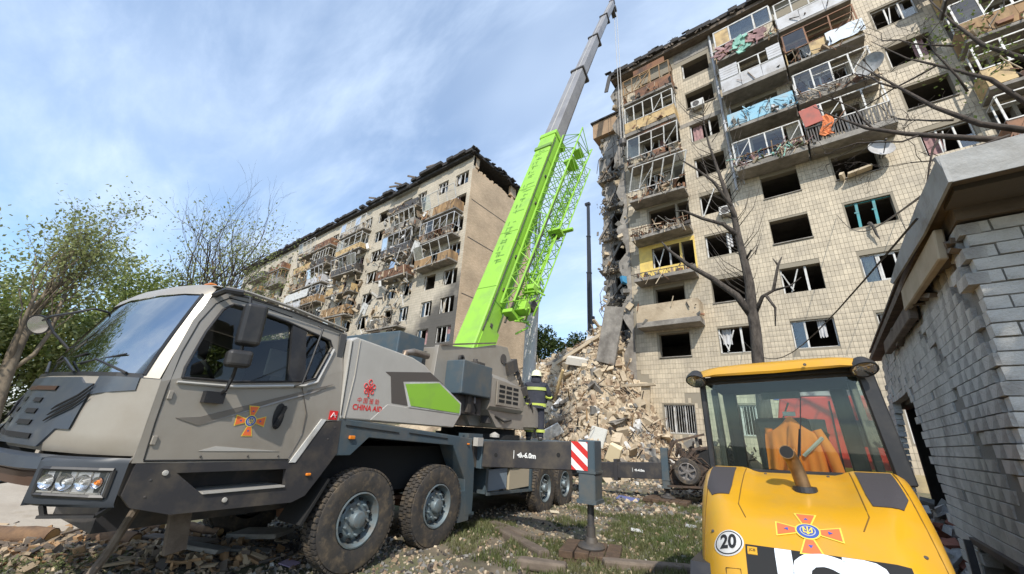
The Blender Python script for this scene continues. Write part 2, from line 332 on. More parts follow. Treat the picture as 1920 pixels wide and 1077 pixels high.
# ================================================================== apartment blocks
M['seatcloth'] = mat('beige_curtain', (.48,.42,.33), .9, col2=(.36,.31,.24), scale=6)
def zt(k): return 7.36+2.73*(k-2) if k >= 2 else 3.5
def zfl(k): return zt(k)-2.22
def wall_cells(mb, u0,u1,z0,z1, ops, y0,y1, k=None):
    zs = sorted({z0,z1}|{min(max(v,z0),z1) for o in ops for v in (o[2],o[3])})
    for a,b in zip(zs, zs[1:]):
        if b-a < 1e-4: continue
        m = (a+b)/2; cut = sorted((o[0],o[1]) for o in ops if o[2] < m < o[3]); x = u0
        for c0,c1 in cut:
            if c0 > x: mb.box(x,c0,y0,y1,a,b,k)
            x = max(x,c1)
        if x < u1: mb.box(x,u1,y0,y1,a,b,k)
def inop(u,z,ops,mu=0,mz=0): return any(o[0]-mu < u < o[1]+mu and o[2]-mz < z < o[3]+mz for o in ops)
def window(parent, o, style, y=.12):
    u0,u1,z0,z1 = o[:4]; w = u1-u0; h = z1-z0; f = MB(); t = .06
    col = M['teal'] if style.startswith('teal') else M['white']
    if style == 'empty':
        f.box(u0-.04,u1+.04,-.07,.1,z0-.035,z0+.01)
        return f.build('window_sill', M['concrete'], parent)
    def fr(a,b,c,d,w_=t): 
        f.box(a,a+w_,y,y+.06,c,d); f.box(b-w_,b,y,y+.06,c,d); f.box(a+w_,b-w_,y,y+.06,c,c+w_); f.box(a+w_,b-w_,y,y+.06,d-w_,d)
    pane = MB()
    if style == 'frame3':
        fr(u0,u1,z0,z1,.05)
        for q in (1/3,2/3): f.box(u0+w*q-.035,u0+w*q+.035,y-.01,y+.05,z0+.05,z1-.05)
        f.bar((u0+w*.36,y-.04,z0+.1),(u0+w*.44,y-.12,z1-.25),.05)
        pane.box(u0+w*.7,u1-.06,y+.025,y+.032,z0+.06,z0+h*.5)
    elif style == 'mull2':
        fr(u0,u1,z0,z1,.05); f.box(u0+w*.3,u0+w*.3+.08,y-.01,y+.05,z0+.05,z1-.05)
        pane.box(u0+.06,u0+w*.3,y+.025,y+.032,z0+.06,z1-.06)
    elif style == 'broken':
        f.box(u0,u0+.07,y,y+.06,z0,z1); f.box(u0,u1,y,y+.08,z0,z0+.05)
        f.box(u0+w*.6,u0+w*.66,y,y+.06,z0,z1)
        f.bar((u0+w*.2,y-.05,z0+.05),(u0+w*.45,y-.1,z1-.15),.055); f.bar((u0+w*.05,y-.03,z0+h*.8),(u0+w*.25,y-.12,z0+.1),.05)
    elif style == 'sash':
        fr(u0,u1,z0,z1,.05); fr(u0+w*.36,u0+w*.72,z0+.05,z1-.05,.07); f.box(u0+w*.36-.07,u0+w*.36-.003,y,y+.05,z0+.05,z1-.05)
        pane.box(u0+.06,u0+w*.3,y+.025,y+.032,z0+.06,z1-.06)
    elif style == 'leftjamb':
        f.box(u0,u0+.09,y,y+.06,z0,z1); f.box(u0+.09,u1,y,y+.08,z0,z0+.04)
    elif style == 'post':
        f.box(u0,u0+.07,y,y+.06,z0,z1); f.box(u0+w*.66,u0+w*.72,y,y+.06,z0,z1); f.box(u0,u1,y-.02,y+.08,z0-.02,z0+.04)
    elif style == 'teal':
        for q in (.24,.62): f.rbox((u0+w*q,y,z0+h*.5),(.11,.07,h),(0,.05,0)); f.rbox((u0+w*q-.03,y-.02,z0+h*.6),(.16,.05,.08),(0,.3,0))
        f.box(u0,u1,y,y+.06,z1-.05,z1)
    elif style == 'bars':
        fr(u0,u1,z0,z1,.06)
        for i in range(1,13): f.box(u0+w*i/13-.01,u0+w*i/13+.01,y-.05,y-.03,z0,z1)
        for q in (.33,.68): f.box(u0+w*q-.035,u0+w*q+.035,y,y+.05,z0+.06,z1-.06)
    elif style == 'tilt':
        f.box(u0,u0+.07,y,y+.06,z0,z1); f.rbox((u0+w*.3,-.08,z0+h*.55),(.06,.05,h*1.4),(0,.42,0)); f.box(u0,u1,y,y+.08,z0,z0+.04)
    fo = f.build('window', col, parent, bevel=.006)
    hsh = int(abs(u0*37+z0*91))%10
    if style in ('frame3','mull2','broken','sash','post') and hsh < 6:
        c = MB(); a0 = u0+w*(.08 if hsh%2 else .62); ww = w*(.18+.03*hsh); hh = h*(.95 if hsh%3 else .6)
        c.loft([[(a0+ww*i/8, y+.16+.03*math.sin(i*1.9+hsh)*(1+j*.3), z1-.03-hh*j/4-(.05*math.sin(i*2.3+hsh) if j == 4 else 0)) for i in range(9)] for j in range(5)], closed=False)
        c.build('curtain', M[('greypanel','seatcloth','pink')[hsh%3]], fo, fix=False, smooth=True)
    if pane.v: pane.build('pane', M['pane'], fo)
    return fo
def debris_mb(mb, u0,u1,y0,y1,z0,z1, n, rg, s=(.1,.5), flat=.3, ks=(0,1,2,3)):
    for i in range(n):
        a = rg.uniform(*s); mb.chunk((rg.uniform(u0,u1), rg.uniform(y0,y1), rg.uniform(z0,z1)), (a, a*rg.uniform(.15,.6), a*rg.uniform(.08,flat)), rg, k=rg.choice(ks))
def balcony(parent, u0,u1, zf, rg, par='panel', pmat='woodlite', ph=.95, fmat='white', frame=4, fh=1.25, tilt=0, lean=0, dn=20, depth=1.1, side=True, roofslab=False, lab=None, sag=0, dm=('rub1','rub2','rub3','rub4','brown'), cut=0, thick=.16, drop=0, fine=1):
    w = u1-u0
    s = MB(); s.prism([(u0,zf-thick),(u1,zf-thick-sag),(u1,zf-sag),(u0,zf)], lambda a,b:(a,-depth,b), lambda a,b:(a,-.02,b))
    so_ = s.build('balcony', M['concrete'], parent, bevel=.012, label=lab)
    yf = -depth+.03
    def Z(u): return zf-sag*(u-u0)/w
    if par:
        p = MB(); kids = []
        if par == 'panel':
            n = max(2, int(w/.8))
            for i in range(n):
                a = u0+w*i/n+.01; b = u0+w*(i+1)/n-.01
                if cut and rg.random() < cut: continue
                q = MB(); q.rbox(((a+b)/2, yf+rg.uniform(-.02,.02), Z(a)+ph/2+.02), (b-a, .035, ph), (rg.uniform(-.06,.06)*fine, rg.uniform(-.02,.02)*(1+cut*4), 0)); kids.append(q)
            if side: p.box(u0,u0+.04,-depth+.06,-.05,zf,zf+ph)
            if side: p.box(u1-.04,u1,-depth+.06,-.05,Z(u1),Z(u1)+ph)
            for q in kids: q.build('parapet_panel', M[pmat], so_)
        elif par == 'slats':
            n = int(w/.11)
            for i in range(n): p.rbox((u0+w*(i+.5)/n, yf, zf+ph/2), (.055,.02,ph), (0,rg.uniform(-.05,.05),0))
            p.box(u0,u1,yf-.02,yf+.02,zf+ph,zf+ph+.05)
        elif par == 'brick':
            p.box(u0,u1,yf,yf+.1,zf,zf+ph)
            if side: p.box(u0,u0+.1,yf+.1,-.03,zf,zf+ph); p.box(u1-.1,u1,yf+.1,-.03,zf,zf+ph)
        elif par == 'rail':
            n = int(w/.14)
            for i in range(n): p.bar((u0+w*(i+.5)/n+rg.uniform(-.05,.05), yf+rg.uniform(-.08,.05), zf),(u0+w*(i+.5)/n+rg.uniform(-.12,.12), yf+rg.uniform(-.1,.1), zf+ph),.018)
            p.bar((u0,yf,zf+ph),(u1,yf-.1,zf+ph-.08),.04)
        if p.v: p.build('parapet', M[pmat], so_)
    if frame:
        f = MB(); z0 = zf+ph+.02-drop; z1 = z0+fh; t = .055
        def P(u,z): # lean/tilt transforms
            q = (z-z0)/fh; return (u+tilt*q, yf-lean*q, z-sag*(u-u0)/w)
        for i in range(frame+1):
            u = u0+.05+(w-.1)*i/frame; f.bar(P(u,z0),P(u+rg.uniform(-.03,.03)*fine,z1),t*1.2,.05,up=(0,1,0))
        f.bar(P(u0+.05,z0),P(u1-.05,z0),t,up=(0,0,1)); f.bar(P(u0+.05,z1),P(u1-.05,z1),t,up=(0,0,1))
        for i in range(frame):
            if rg.random() < .35:
                u = u0+.05+(w-.1)*i/frame; v = u0+.05+(w-.1)*(i+1)/frame; f.bar(P(u,z0+rg.uniform(0,.2)),P(v,z1-rg.uniform(0,.4)),.035)
            elif rg.random() < .4:
                u = u0+.05+(w-.1)*i/frame; v = u0+.05+(w-.1)*(i+1)/frame; f.bar(P(u,z0+fh*.62),P(v,z0+fh*.62),.035)
        if side and not lean:
            for uu in (u0+.04,u1-.04):
                f.bar((uu,yf,z1),(uu,-.06,z1),.05); f.bar((uu,-.5,z0),(uu,-.5,z1),.05); f.bar((uu,yf,z0),(uu,-.06,z0),.05)
        fo = f.build('balcony_frame', M[fmat], so_)
        g = MB()
        for i in range(frame):
            if rg.random() < .25:
                u = u0+.05+(w-.1)*i/frame; v = u0+.05+(w-.1)*(i+1)/frame
                a,b,c,d = P(u+.03,z0+.03),P(v-.03,z0+.03),P(v-.03,z1-.03),P(u+.03,z1-.03); g.add([a,b,c,d],[(0,1,2,3)])
        if g.v: g.build('pane', M['pane'], so_)
    if dn:
        d = MB(); debris_mb(d, u0,u1,-depth-.05,-.2,zf+.02,zf+.35,dn,rg,(.12,.5),.4,ks=(0,1,2,3,4))
        for i in range(dn//3): # hanging strips and laths
            u = rg.uniform(u0,u1); z = zf+rg.uniform(0,ph*.9); d.bar((u,-depth-.03,z),(u+rg.uniform(-.5,.5),-depth-rg.uniform(.03,.25),z+rg.uniform(-.7,.6)),rg.uniform(.02,.06),rg.uniform(.015,.04),k=rg.choice((0,1,2,3,4)))
        d.build('debris', [M[x] for x in dm], so_, kind='stuff')
    return so_

# ------------------------------------------------------------------ right block
blk = thing('apartment_building', 'nine storey cream tiled apartment block on the right with blown out windows and wrecked balconies', 'apartment building', (0,22,0))
UL, UR, ZTOP = -8.35, 15.2, 28.3
cols = {'S':(-6.7,-5.07),'A':(-3.65,-2.0),'B':(-.5,1.12),'C':(2.55,4.18),'D':(5.72,7.3),'E':(8.6,10.2),'F':(11.7,13.3)}
WST = {('A',9):'leftjamb',('A',8):'empty',('A',7):'post',('A',6):'leftjamb',('A',5):'tilt',('A',4):'post',('A',3):'empty',('A',2):'broken',
 ('B',5):'empty',('B',4):'empty',('B',3):'broken',('B',2):'mull2',('C',5):'empty',('C',4):'teal',('C',3):'sash',('C',2):'frame3',
 ('D',9):'frame3',('D',8):'frame3',('D',7):'post',('D',6):'empty',('D',5):'frame3',('D',4):'mull2',('D',3):'sash',('S',3):'empty',('S',2):'empty',('S',1):'bars'}
ops = []
for c,(a,b) in cols.items():
    for k in range(1,10):
        z1 = zt(k); z0 = z1-1.33; aa,bb = a,b
        if c == 'C' : kk = k
        if k == 1:
            if c in 'S': aa,bb,z0,z1 = -6.75,-5.2,2.05,3.5
            elif c in 'B': z0,z1 = 2.1,3.5
            else: z0,z1 = 2.1,3.5
        if (c == 'S' and k >= 4) or (c in 'BC' and k >= 6) or (c in 'E' and k >= 5): z0 = z1-1.33
        ops.append((aa,bb,z0,z1,c,k))
        if (c == 'S' and k >= 4): ops.append((bb+.12,bb+.78,zfl(k),z1,c+'d',k))
        if (c in 'BC' and k >= 6) or (c == 'E' and k >= 5): ops.append((aa-.8,aa-.12,zfl(k),z1,c+'d',k))
w = MB(); wall_cells(w, UL,UR,0,ZTOP,ops,.0,.38)
w.build('wall', M['joint'], blk)
# inside: floor slabs, party walls, back wall
it = MB()
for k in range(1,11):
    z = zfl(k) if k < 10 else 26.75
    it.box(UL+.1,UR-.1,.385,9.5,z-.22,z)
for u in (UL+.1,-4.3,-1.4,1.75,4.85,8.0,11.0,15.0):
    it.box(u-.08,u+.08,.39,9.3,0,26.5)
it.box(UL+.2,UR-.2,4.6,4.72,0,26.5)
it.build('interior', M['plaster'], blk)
# exterior shell: end wall, back wall, attic, roof
sh = MB(); sh.box(UL-.02,UL+.09,.36,11,0,27.9); sh.box(UR-.1,UR,.39,11,0,27.9); sh.box(UL,UR,10.9,11.1,0,27.9)
sh.build('end_wall', M['concrete'], blk)
rf = MB()
rg = random.Random(3)
n = 46
for i in range(n):   # torn felt and boards of the eave, piece by piece so its edge is ragged
    a = UL-.35+(UR-UL+.5)*i/n; b = UL-.35+(UR-UL+.5)*(i+1)/n
    j = rg.uniform(-.06,.06); rf.box(a,b,-.82+rg.uniform(-.1,.12),11.4,28.0+j,28.32+j*.5)
    if rg.random() < .4: rf.rbox((a,-.8,28.4),(.5,.25,.05),(rg.uniform(-.6,.6),rg.uniform(-.3,.3),0))
rf.build('roof', M['roof'], blk)
sf = MB(); sf.box(UL-.2,UR,-.62,-.003,27.72,27.995); 
for i in range(60): u = UL+rg.uniform(0,UR-UL); sf.bar((u,-.75,27.9),(u+rg.uniform(-.3,.3),-.8,28.0),.06,.1)
sf.build('eave_board', M['woodgrey'], blk)
sf2 = MB()
sf2.rbox((UL-.42,-.8,27.3),(.28,.08,1.5),(0,.22,.1)); sf2.build('hanging_flashing', M['steel_dark'], blk, label='dark flashing hanging off the torn roof corner')
ar = MB()
for i in range(30): 
    u = -7+i*.75; ar.bar((u,-.3,28.3),(u,-.3,28.85),.02)
ar.bar((-7,-.3,28.85),(15,-.3,28.85),.02); ar.bar((-7,-.3,28.6),(15,-.3,28.6),.015); ar.bar((-3.9,-.2,28.3),(-3.95,-.2,29.3),.04); ar.bar((-4.3,-.2,29.1),(-3.7,-.2,29.2),.025)
ar.build('roof_railing', M['steel_dark'], blk)
# tiles
def tile_skip(u,z):
    if z < 1.0 : return True
    if inop(u,z,ops,.075,.12): return True
    if u < -7.9+.35*math.sin(z*1.7)+.3*math.sin(z*4.1+1): return True
    if z > 26.75: return True
    if -4.25 < u < -1.5 and z > 26.4: return True
    return False
nn = noise.noise
tl = []
TW, TH = .15, .26
for r in range(int((26.9-1)/TH)):
    z = 1.1+r*TH
    for c in range(int((UR-UL)/TW)):
        u = UL+.1+c*TW
        if tile_skip(u,z): continue
        v = nn(V3((u*.9,z*.9,5)))+.5*nn(V3((u*3,z*3,1)))
        if v > .78 and z < 9 and rng.random() < .6: continue       # patches where the tiles have dropped off
        if z < 4.2 and u < -4.5 and v > .35 and rng.random()<.7: continue
        tl.append((u,z))
def key(t): 
    u,z = t; return (u-1.0)**2+22**2+(z-1.65)**2 + (500 if (z < 4.3 or u > 3.2 or u < -1.6) else 0)
tl.sort(key=key)
tm = MB(); tm.box(-TW/2+.005,TW/2-.005,-.010,.0,-TH/2+.006,TH/2-.006)
tme = tm.mesh('tile', M['tile'])
for i,(u,z) in enumerate(tl[:300]):
    o = bpy.data.objects.new('tile', tme); COL.objects.link(o); o.parent = blk; o.location = (u, -.001-rng.random()*.006, z)
tr = MB()
for (u,z) in tl[300:]:
    d = -.001-rng.random()*.008; x0,x1,z0,z1 = u-TW/2+.005,u+TW/2-.005,z-TH/2+.006,z+TH/2-.006
    tr.add([(x0,d-.010,z0),(x1,d-.010,z0),(x1,d-.010,z1),(x0,d-.010,z1),(x0,d,z0),(x1,d,z0),(x1,d,z1),(x0,d,z1)],[(0,1,2,3),(4,5,1,0),(5,6,2,1),(6,7,3,2),(7,4,0,3)])
tr.build('tiles', M['tile'], blk, fix=False, kind='stuff')
# plaster bands and the white loggia tops
pb = MB(); pb.box(-4.1,-1.55,-.02,-.0,26.85,27.7); pb.box(-4.2,-1.6,-.03,-.002,20.98+.05,20.98+.35)
pb.build('plaster_band', M['concrete'], blk)
pl = MB(); pl.box(UL+.3,UR,-.10,-.001,0,1.0); pl.build('plinth', mat('ochre_plinth', (.42,.34,.19), .9, dirt=(.25,.2,.13), bump=.4), blk)
for o in ops:
    if o[4] in ('Sd','Bd','Cd','Ed'): continue
    st = WST.get((o[4],o[5]))
    if st is None:
        st = rng.choice(['frame3','mull2','broken','empty'])
        if o[5] == 1 and o[4] in 'ABCD': st = 'bars'
    window(blk, o, st)
# drain pipe between the window columns
dp = MB(); dp.tube((-1.66,-.14,15.2),(-1.7,-.14,27.8),.07,n=8); dp.tube((-1.25,-.1,15.5),(-1.3,-.1,27.5),.03); 
for z in range(16,28,2): dp.box(-1.78,-1.3,-.2,-.02,z,z+.05)
dp.build('drain_pipe', M['greypanel'], blk)
rb = random.Random(11)
# S stack
bS = lambda k,**kw: balcony(blk,-7.55,-4.2,zfl(k),rb,**kw)
bS(9,par='panel',pmat='brown',ph=.8,frame=5,fh=1.3,fmat='wood',dn=30,cut=.5,thick=.2)
bS(8,par='panel',pmat='woodlite',ph=.85,frame=5,fh=1.35,dn=24,thick=.3,lab='balcony with a yellow ply parapet and white window frames')
bS(7,par='panel',pmat='brown',ph=.5,frame=4,fh=1.4,lean=.25,dn=60,cut=.5,tilt=.15)
bS(6,par=None,frame=5,fh=1.4,tilt=.5,lean=.5,drop=.3,dn=90,sag=.12)
bS(5,par='rail',pmat='rust',ph=.6,frame=0,dn=110,sag=-.15,thick=.22)
bS(4,par='rail',pmat='woodgrey',ph=.3,frame=0,dn=26,thick=.22,lab='balcony slab of the yellow painted loggia')
bS(3,par='brick',pmat='rubbledust',ph=1.0,frame=0,dn=14,thick=.3,lab='balcony with a solid scorched parapet')
yp = MB(); wall_cells(yp,-7.5,-4.2,zfl(4)+.02,zfl(5)-.25,[o for o in ops if o[4] in ('S','Sd') and o[5]==4],-.05,-.02); yp.build('yellow_wall', M['yellow'], blk)
for k in (7,9):
    q = MB(); q.rbox((-5.6,-1.0,zt(k)+.22),(2.2,.05,.5),(.15,0,0)); q.build('brown_board', M['brown'], blk)
cf = MB(); cf.bar((-6.6,-1.12,zfl(9)+.9),(-5.5,-1.15,zfl(9)+1.9),.05); cf.bar((-5.5,-1.15,zfl(9)+1.9),(-5.7,-1.1,zfl(9)+.9),.05); cf.bar((-6.3,-1.12,zfl(9)+1.9),(-5.5,-1.15,zfl(9)+1.9),.05); cf.build('loose_lath', M['wood'], blk)
# T stack (column B) and U stack (column C)
T = lambda k,**kw: balcony(blk,-1.45,1.72,zfl(k),rb,**kw)
b = T(9,par='panel',pmat='woodlite',ph=.45,frame=0,dn=50,dm=('pink','mint','pink','wood','rub4'),thick=.2,cut=.7,lab='top balcony with torn pink and mint quilts over its edge')
q = MB(); q.box(-1.4,1.65,-1.1,-1.04,zfl(9)+1.0,zfl(9)+1.08); q.box(-1.4,1.65,-1.1,-1.04,zfl(9)+2.3,zfl(9)+2.4)
for u in (-1.4,-.55,.75,1.6): q.box(u,u+.09,-1.1,-1.04,zfl(9)+1.08,zfl(9)+2.3)
q.build('balcony_frame', M['white'], b, bevel=.006)
q = MB(); q.box(-.45,.74,-1.075,-1.068,zfl(9)+1.1,zfl(9)+2.28); q.box(.86,1.58,-1.075,-1.068,zfl(9)+1.1,zfl(9)+2.28); q.build('pane', M['pane'], b)
q = MB(); q.box(-1.3,-.56,-1.085,-1.06,zfl(9)+1.1,zfl(9)+2.28); q.build('ply_sheet', M['woodlite'], b)
q = MB()
for i,(u,l,kk) in enumerate([(-1.2,.9,0),(-.7,.7,0),(-.2,1.3,1),(.15,1.15,1),(.5,.75,0),(1.0,.9,0)]):
    for j in range(5): q.rbox((u+.12*math.sin(j*1.7+i),-1.2-.05*math.sin(j+i),zfl(9)+.75-l*j/5),(.42,.07,l/4.2),(rb.uniform(-.3,.3),rb.uniform(-.6,.6),rb.uniform(-.4,.4)),k=kk)
q.build('hanging_quilt', [M['pink'],M['mint']], b, kind='stuff')
b = T(8,par='panel',pmat='greypanel',ph=.9,frame=3,fh=.85,dn=8,thick=.25,fine=.2)
for (a,c) in ((-1.4,-.45),(1.05,1.7)):
    q = MB()
    for j in range(5): q.box(a,c,-1.13,-1.10,zfl(8)+.95+j*.19,zfl(8)+1.12+j*.19)
    q.build('siding_panel', M['greypanel'], b)
b = T(7,par='panel',pmat='blue',ph=.95,frame=0,dn=70,fine=.4,dm=('rub3','greypanel','blue','rub3','rub4'),thick=.2,lab='balcony with a sky blue parapet')
b = T(6,par='rail',pmat='rust',ph=.6,frame=4,fh=1.5,dn=110,drop=.5,dm=('mint','rub1','rub2','grass','pink'),thick=.3)
U = lambda k,**kw: balcony(blk,1.82,5.0,zfl(k),rb,**kw)
U(9,par='panel',pmat='greypanel',ph=.9,frame=4,fh=1.2,dn=6)
b = U(8,par='panel',pmat='woodlite',ph=.9,frame=3,fh=1.3,fmat='brown',dn=40,cut=.1,lab='open brown balcony with a white sheet on its rail')
q = MB()
pts = [[(3.6+i*.25, -1.16-.04*math.sin(i*1.9+j), zfl(8)+1.0-j*.22) for i in range(7)] for j in range(5)]
q.loft(pts, closed=False); q.build('white_sheet', mat('pale_sheet', (.62,.68,.74), .7), b, smooth=True, fix=False)
q = MB(); q.box(1.9,4.9,-.04,-.015,zfl(8)+.1,zfl(8)+2.3); 
wl = MB(); wall_cells(wl,1.85,4.95,zfl(8)+.1,zfl(8)+2.4,[o for o in ops if o[4] in ('C','Cd') and o[5]==8],-.05,-.02); wl.build('brown_lining', M['brown'], b)
U(7,par='panel',pmat='concrete',ph=.5,frame=4,fh=1.35,dn=70,cut=.5)
b = U(6,par='slats',pmat='steel_dark',ph=.95,frame=4,fh=1.2,dn=14,thick=.3,lab='balcony with a dark slatted parapet and white frames')
q = MB(); q.rbox((2.15,-1.2,zfl(6)+1.55),(.75,.06,1.1),(0,-.1,0)); q.build('red_panel', M['red'], b)
q = MB(); q.loft([[(2.45+.09*i+.22*(j/6)*math.sin(j),-1.17-.05*math.sin(i*2.1+j*.8),zfl(6)+1.35-j*.2-.04*math.sin(i*1.7)) for i in range(6)] for j in range(7)], closed=False); q.build('orange_cloth', mat('orange_cloth',(.65,.2,.07),.8), b)
# E stack, at the picture's right edge
for k,kw in ((9,dict(pmat='woodlite')),(8,dict(pmat='woodlite')),(7,dict(pmat='wood')),(6,dict(pmat='woodlite',cut=.3)),(5,dict(pmat='brown'))):
    balcony(blk,7.75,11.0,zfl(k),rb,par='panel',ph=.95,frame=4,dn=40,**kw)
# air conditioners and dishes
def ac(u,z,rz=0):
    a = MB(); a.box(u-.38,u+.38,-.42,-.1,z,z+.52); o = a.build('air_conditioner', M['white'], blk, bevel=.02, seg=2)
    f = MB(); f.lathe((u-.08,-.425,z+.26),(0,-1,0),[(0,.2),(.01,.2),(.012,.17),(0.004,.165),(.004,.02)],16); f.build('fan_grille', M['steel_dark'], o)
    l = MB(); l.bar((u-.3,-.42,z-.03),(u-.3,0,z-.03),.03); l.bar((u+.3,-.42,z-.03),(u+.3,0,z-.03),.03); l.build('bracket', M['steel_dark'], o)
ac(-2.95,22.0); ac(-2.3,13.75)
def dish(u,z,r,out,aim,m,lab):
    d = MB(); c = V3((u,-out,z)); aim = V3(aim).normalized()
    prof = [(.0,.01),(.02*r/.4,r*.4),(.07*r/.4,r*.75),(.13*r/.4,r),(.13*r/.4+.02,r),(.07*r/.4+.02,r*.75),(.02*r/.4+.02,r*.4),(.02,.01)]
    d.lathe(c,aim,prof,24); o = d.build('satellite_dish', m, blk, smooth=40, label=lab)
    a = MB(); a.path([c,c+V3((0,out*.5,-.1)),(u,0,z-.15)],.025,6); a.bar(c-V3((0,0,r*.9)),c+aim*r*1.3,.03); a.tube(c+aim*r*1.3,c+aim*(r*1.3-.12),.04,.05,8); a.build('arm', M['steel_dark'], o)
dish(4.25,14.95,.5,.45,(.35,-1,.25),M['greypanel'],'pale grey dish beside a fifth floor window')
dish(4.75,19.0,.55,1.5,(-.55,-1,.05),M['galv'],'grey dish on the corner of the balcony frame')
dish(7.6,23.25,.6,.7,(.2,-1,-.35),mat('rusty_dish',(.55,.38,.28),.6,col2=(.48,.2,.09),scale=1.6),'rust stained dish at the top right')
bx = MB(); bx.rbox((3.4,-.3,14.25),(.9,.4,.1),(0,-.15,0)); bx.chunk((2.75,-.25,14.25),(.35,.25,.15),rb); bx.build('sill_debris', M['rub1'], blk)
hd = MB(); hd.path([(3.2,-.1,11.55),(3.25,-.3,11.3),(3.3,-.2,10.9),(3.36,-.2,10.65)],[.09,.06,.05,.02],5); hd.build('hanging_rag', M['steel_dark'], blk)

# ------------------------------------------------------------------ torn middle of the right block, seen left of its end wall
rw = MB(); rr = random.Random(21)
Y0 = 3.0
for k in range(3,9):
    z = zfl(k)
    ul = -11.2+.3*math.sin(k*2.1)+rr.uniform(-.2,.2)
    rw.prism([(ul,z-.24),(-8.4,z-.24),(-8.4,z),(ul-.1,z)], lambda a,b:(a,Y0-.3+rr.uniform(-.25,.1),b), lambda a,b:(a,9.5,b), k=0)
    # wall piece left of the opening and lintel
    rw.box(ul,ul+.55+rr.uniform(0,.2),Y0,Y0+.35,z+.003,z+2.48,k=0)
    rw.box(ul+.75,-8.4,Y0+.01,Y0+.34,z+.003,z+rr.uniform(.5,.9),k=rr.choice((0,1)))
    rw.box(ul+.8,-8.4,Y0+.01,Y0+.34,z+2.1,z+2.48,k=0)
    rw.box(-9.35,-8.4,Y0-.35,Y0,z+.01,z+2.4,k=0)
    rw.rbox((-10.4+rr.uniform(-.4,.4),Y0-.45,z+.9+rr.uniform(-.2,.2)),(.16,.14,2.5),(0,rr.choice((-1,1))*rr.uniform(.5,.9),0),k=rr.choice((0,3)))
rw.box(-10.9,-8.5,5.2,5.4,6.5,25,k=1)
rw.build('torn_floors', [M['concrete'],M['concrete_dark'],M['woodlite'],M['woodgrey']], blk)
tw = MB(); top_ = [(-11.05+.0*k_,-9.0) for k_ in range(9)]
tops = []
for k in range(2,9): tops.append((-10.55+.15*math.sin(k*1.7),-9.35+.1*math.sin(k*2.3),zfl(k)+.75,zfl(k)+2.25))
wall_cells(tw,-11.0,-8.4,4.5,26.0,tops,Y0+.02,Y0+.3); tw.box(-11.0,-10.75,Y0+.305,9.4,4.5,26.0); tw.build('torn_wall', M['tile_grey'], blk)
tj = MB()
for i in range(260):
    z = rr.uniform(5,25.8); a = rr.uniform(.1,.42); tj.chunk((-11.05+rr.uniform(-.22,.1),Y0+rr.uniform(-.05,1.2),z),(a*.8,a,a*rr.uniform(.5,1.2)),rr,k=rr.choice((0,0,1,2)))
tj.build('broken_edge', [M['tile_grey'],M['rub3'],M['rub1']], blk, kind='stuff')
tb = MB(); tb.box(-11.75,-8.6,Y0-.4,9,26.0,27.6); tb.build('lift_housing', M['brown'] if 0 else mat('tan_board',(.40,.27,.16),.8,dirt=(.28,.18,.11),dscale=.8), blk)
tb = MB(); tb.box(-11.9,-8.5,Y0-.55,9.2,27.61,27.75); tb.build('housing_roof', M['roof'], blk)
db = MB()
for i in range(900):
    k = rr.randint(2,8); a = rr.choice((rr.uniform(.05,.16),rr.uniform(.08,.34)))
    db.chunk((rr.uniform(-11.4,-8.0),Y0-rr.uniform(0,.8),zfl(k)+rr.uniform(-.5,.5)),(a,a*.5,a*rr.uniform(.2,.6)),rr,k=rr.choice((0,1,2,2,3)))
for i in range(70):
    z = rr.uniform(6,26); u = rr.uniform(-11.3,-8.1); db.path([(u,Y0-.4,z),(u+rr.uniform(-.3,.3),Y0-.6,z-rr.uniform(.3,1)),(u+rr.uniform(-.6,.6),Y0-.5,z-rr.uniform(1,2))],.025,4,k=3)
# torn edge of the facade wall itself, full height
for i in range(700):
    z = rr.uniform(5,27.3); a = rr.choice((rr.uniform(.06,.2),rr.uniform(.1,.45))); db.chunk((UL-rr.uniform(-.25,.4),rr.uniform(-.15,2.6),z),(a*.7,a*.7,a),rr,k=rr.choice((0,2,2,2)))
db.build('hanging_rubble', [M['rub1'],M['rub2'],M['rub3'],M['rub4']], blk, kind='stuff')
lw = MB()   # jagged plaster strip down the torn corner
pts = []
for i in range(40):
    z = 4+i*.6; pts.append((UL-.25+.28*math.sin(i*1.3)+rr.uniform(-.12,.12), z))
poly = pts+[(UL+.25,27.6),(UL+.25,4)]
lw.prism(poly, lambda a,b:(a,-.06,b), lambda a,b:(a,.37,b)); lw.build('torn_corner', M['concrete'], blk)
bt = MB(); bt.chunk((-8.5,-.3,11.0),(.5,.2,.35),rr); bt.build('blue_rag', mat('blue_rag',(.04,.2,.35),.8), blk)

# ------------------------------------------------------------------ left block
lb = thing('apartment_building', 'long tiled apartment block behind the crane cab, its brick end wall bared', 'apartment building', (-23.8,22,0))
LU0 = -62.0
m = M['fartile']; t_ = m.node_tree; L_ = t_.links.new; bb_ = t_.nodes['Principled BSDF']   # soot from the fire, a stain with its own shape
prev = bb_.inputs['Base Color'].links[0].from_socket
co = t_.nodes.new('ShaderNodeTexCoord'); sp = t_.nodes.new('ShaderNodeSeparateXYZ'); L_(co.outputs['Object'], sp.inputs[0])
nz = t_.nodes.new('ShaderNodeTexNoise'); nz.inputs['Scale'].default_value = .4; nz.inputs['Detail'].default_value = 6; L_(co.outputs['Object'], nz.inputs['Vector'])
a1 = t_.nodes.new('ShaderNodeMath'); a1.operation='MULTIPLY_ADD'; L_(sp.outputs[0], a1.inputs[0]); a1.inputs[1].default_value=.14; a1.inputs[2].default_value=2.5
a2 = t_.nodes.new('ShaderNodeMath'); a2.operation='MULTIPLY_ADD'; L_(sp.outputs[2], a2.inputs[0]); a2.inputs[1].default_value=-.19; L_(a1.outputs[0], a2.inputs[2])
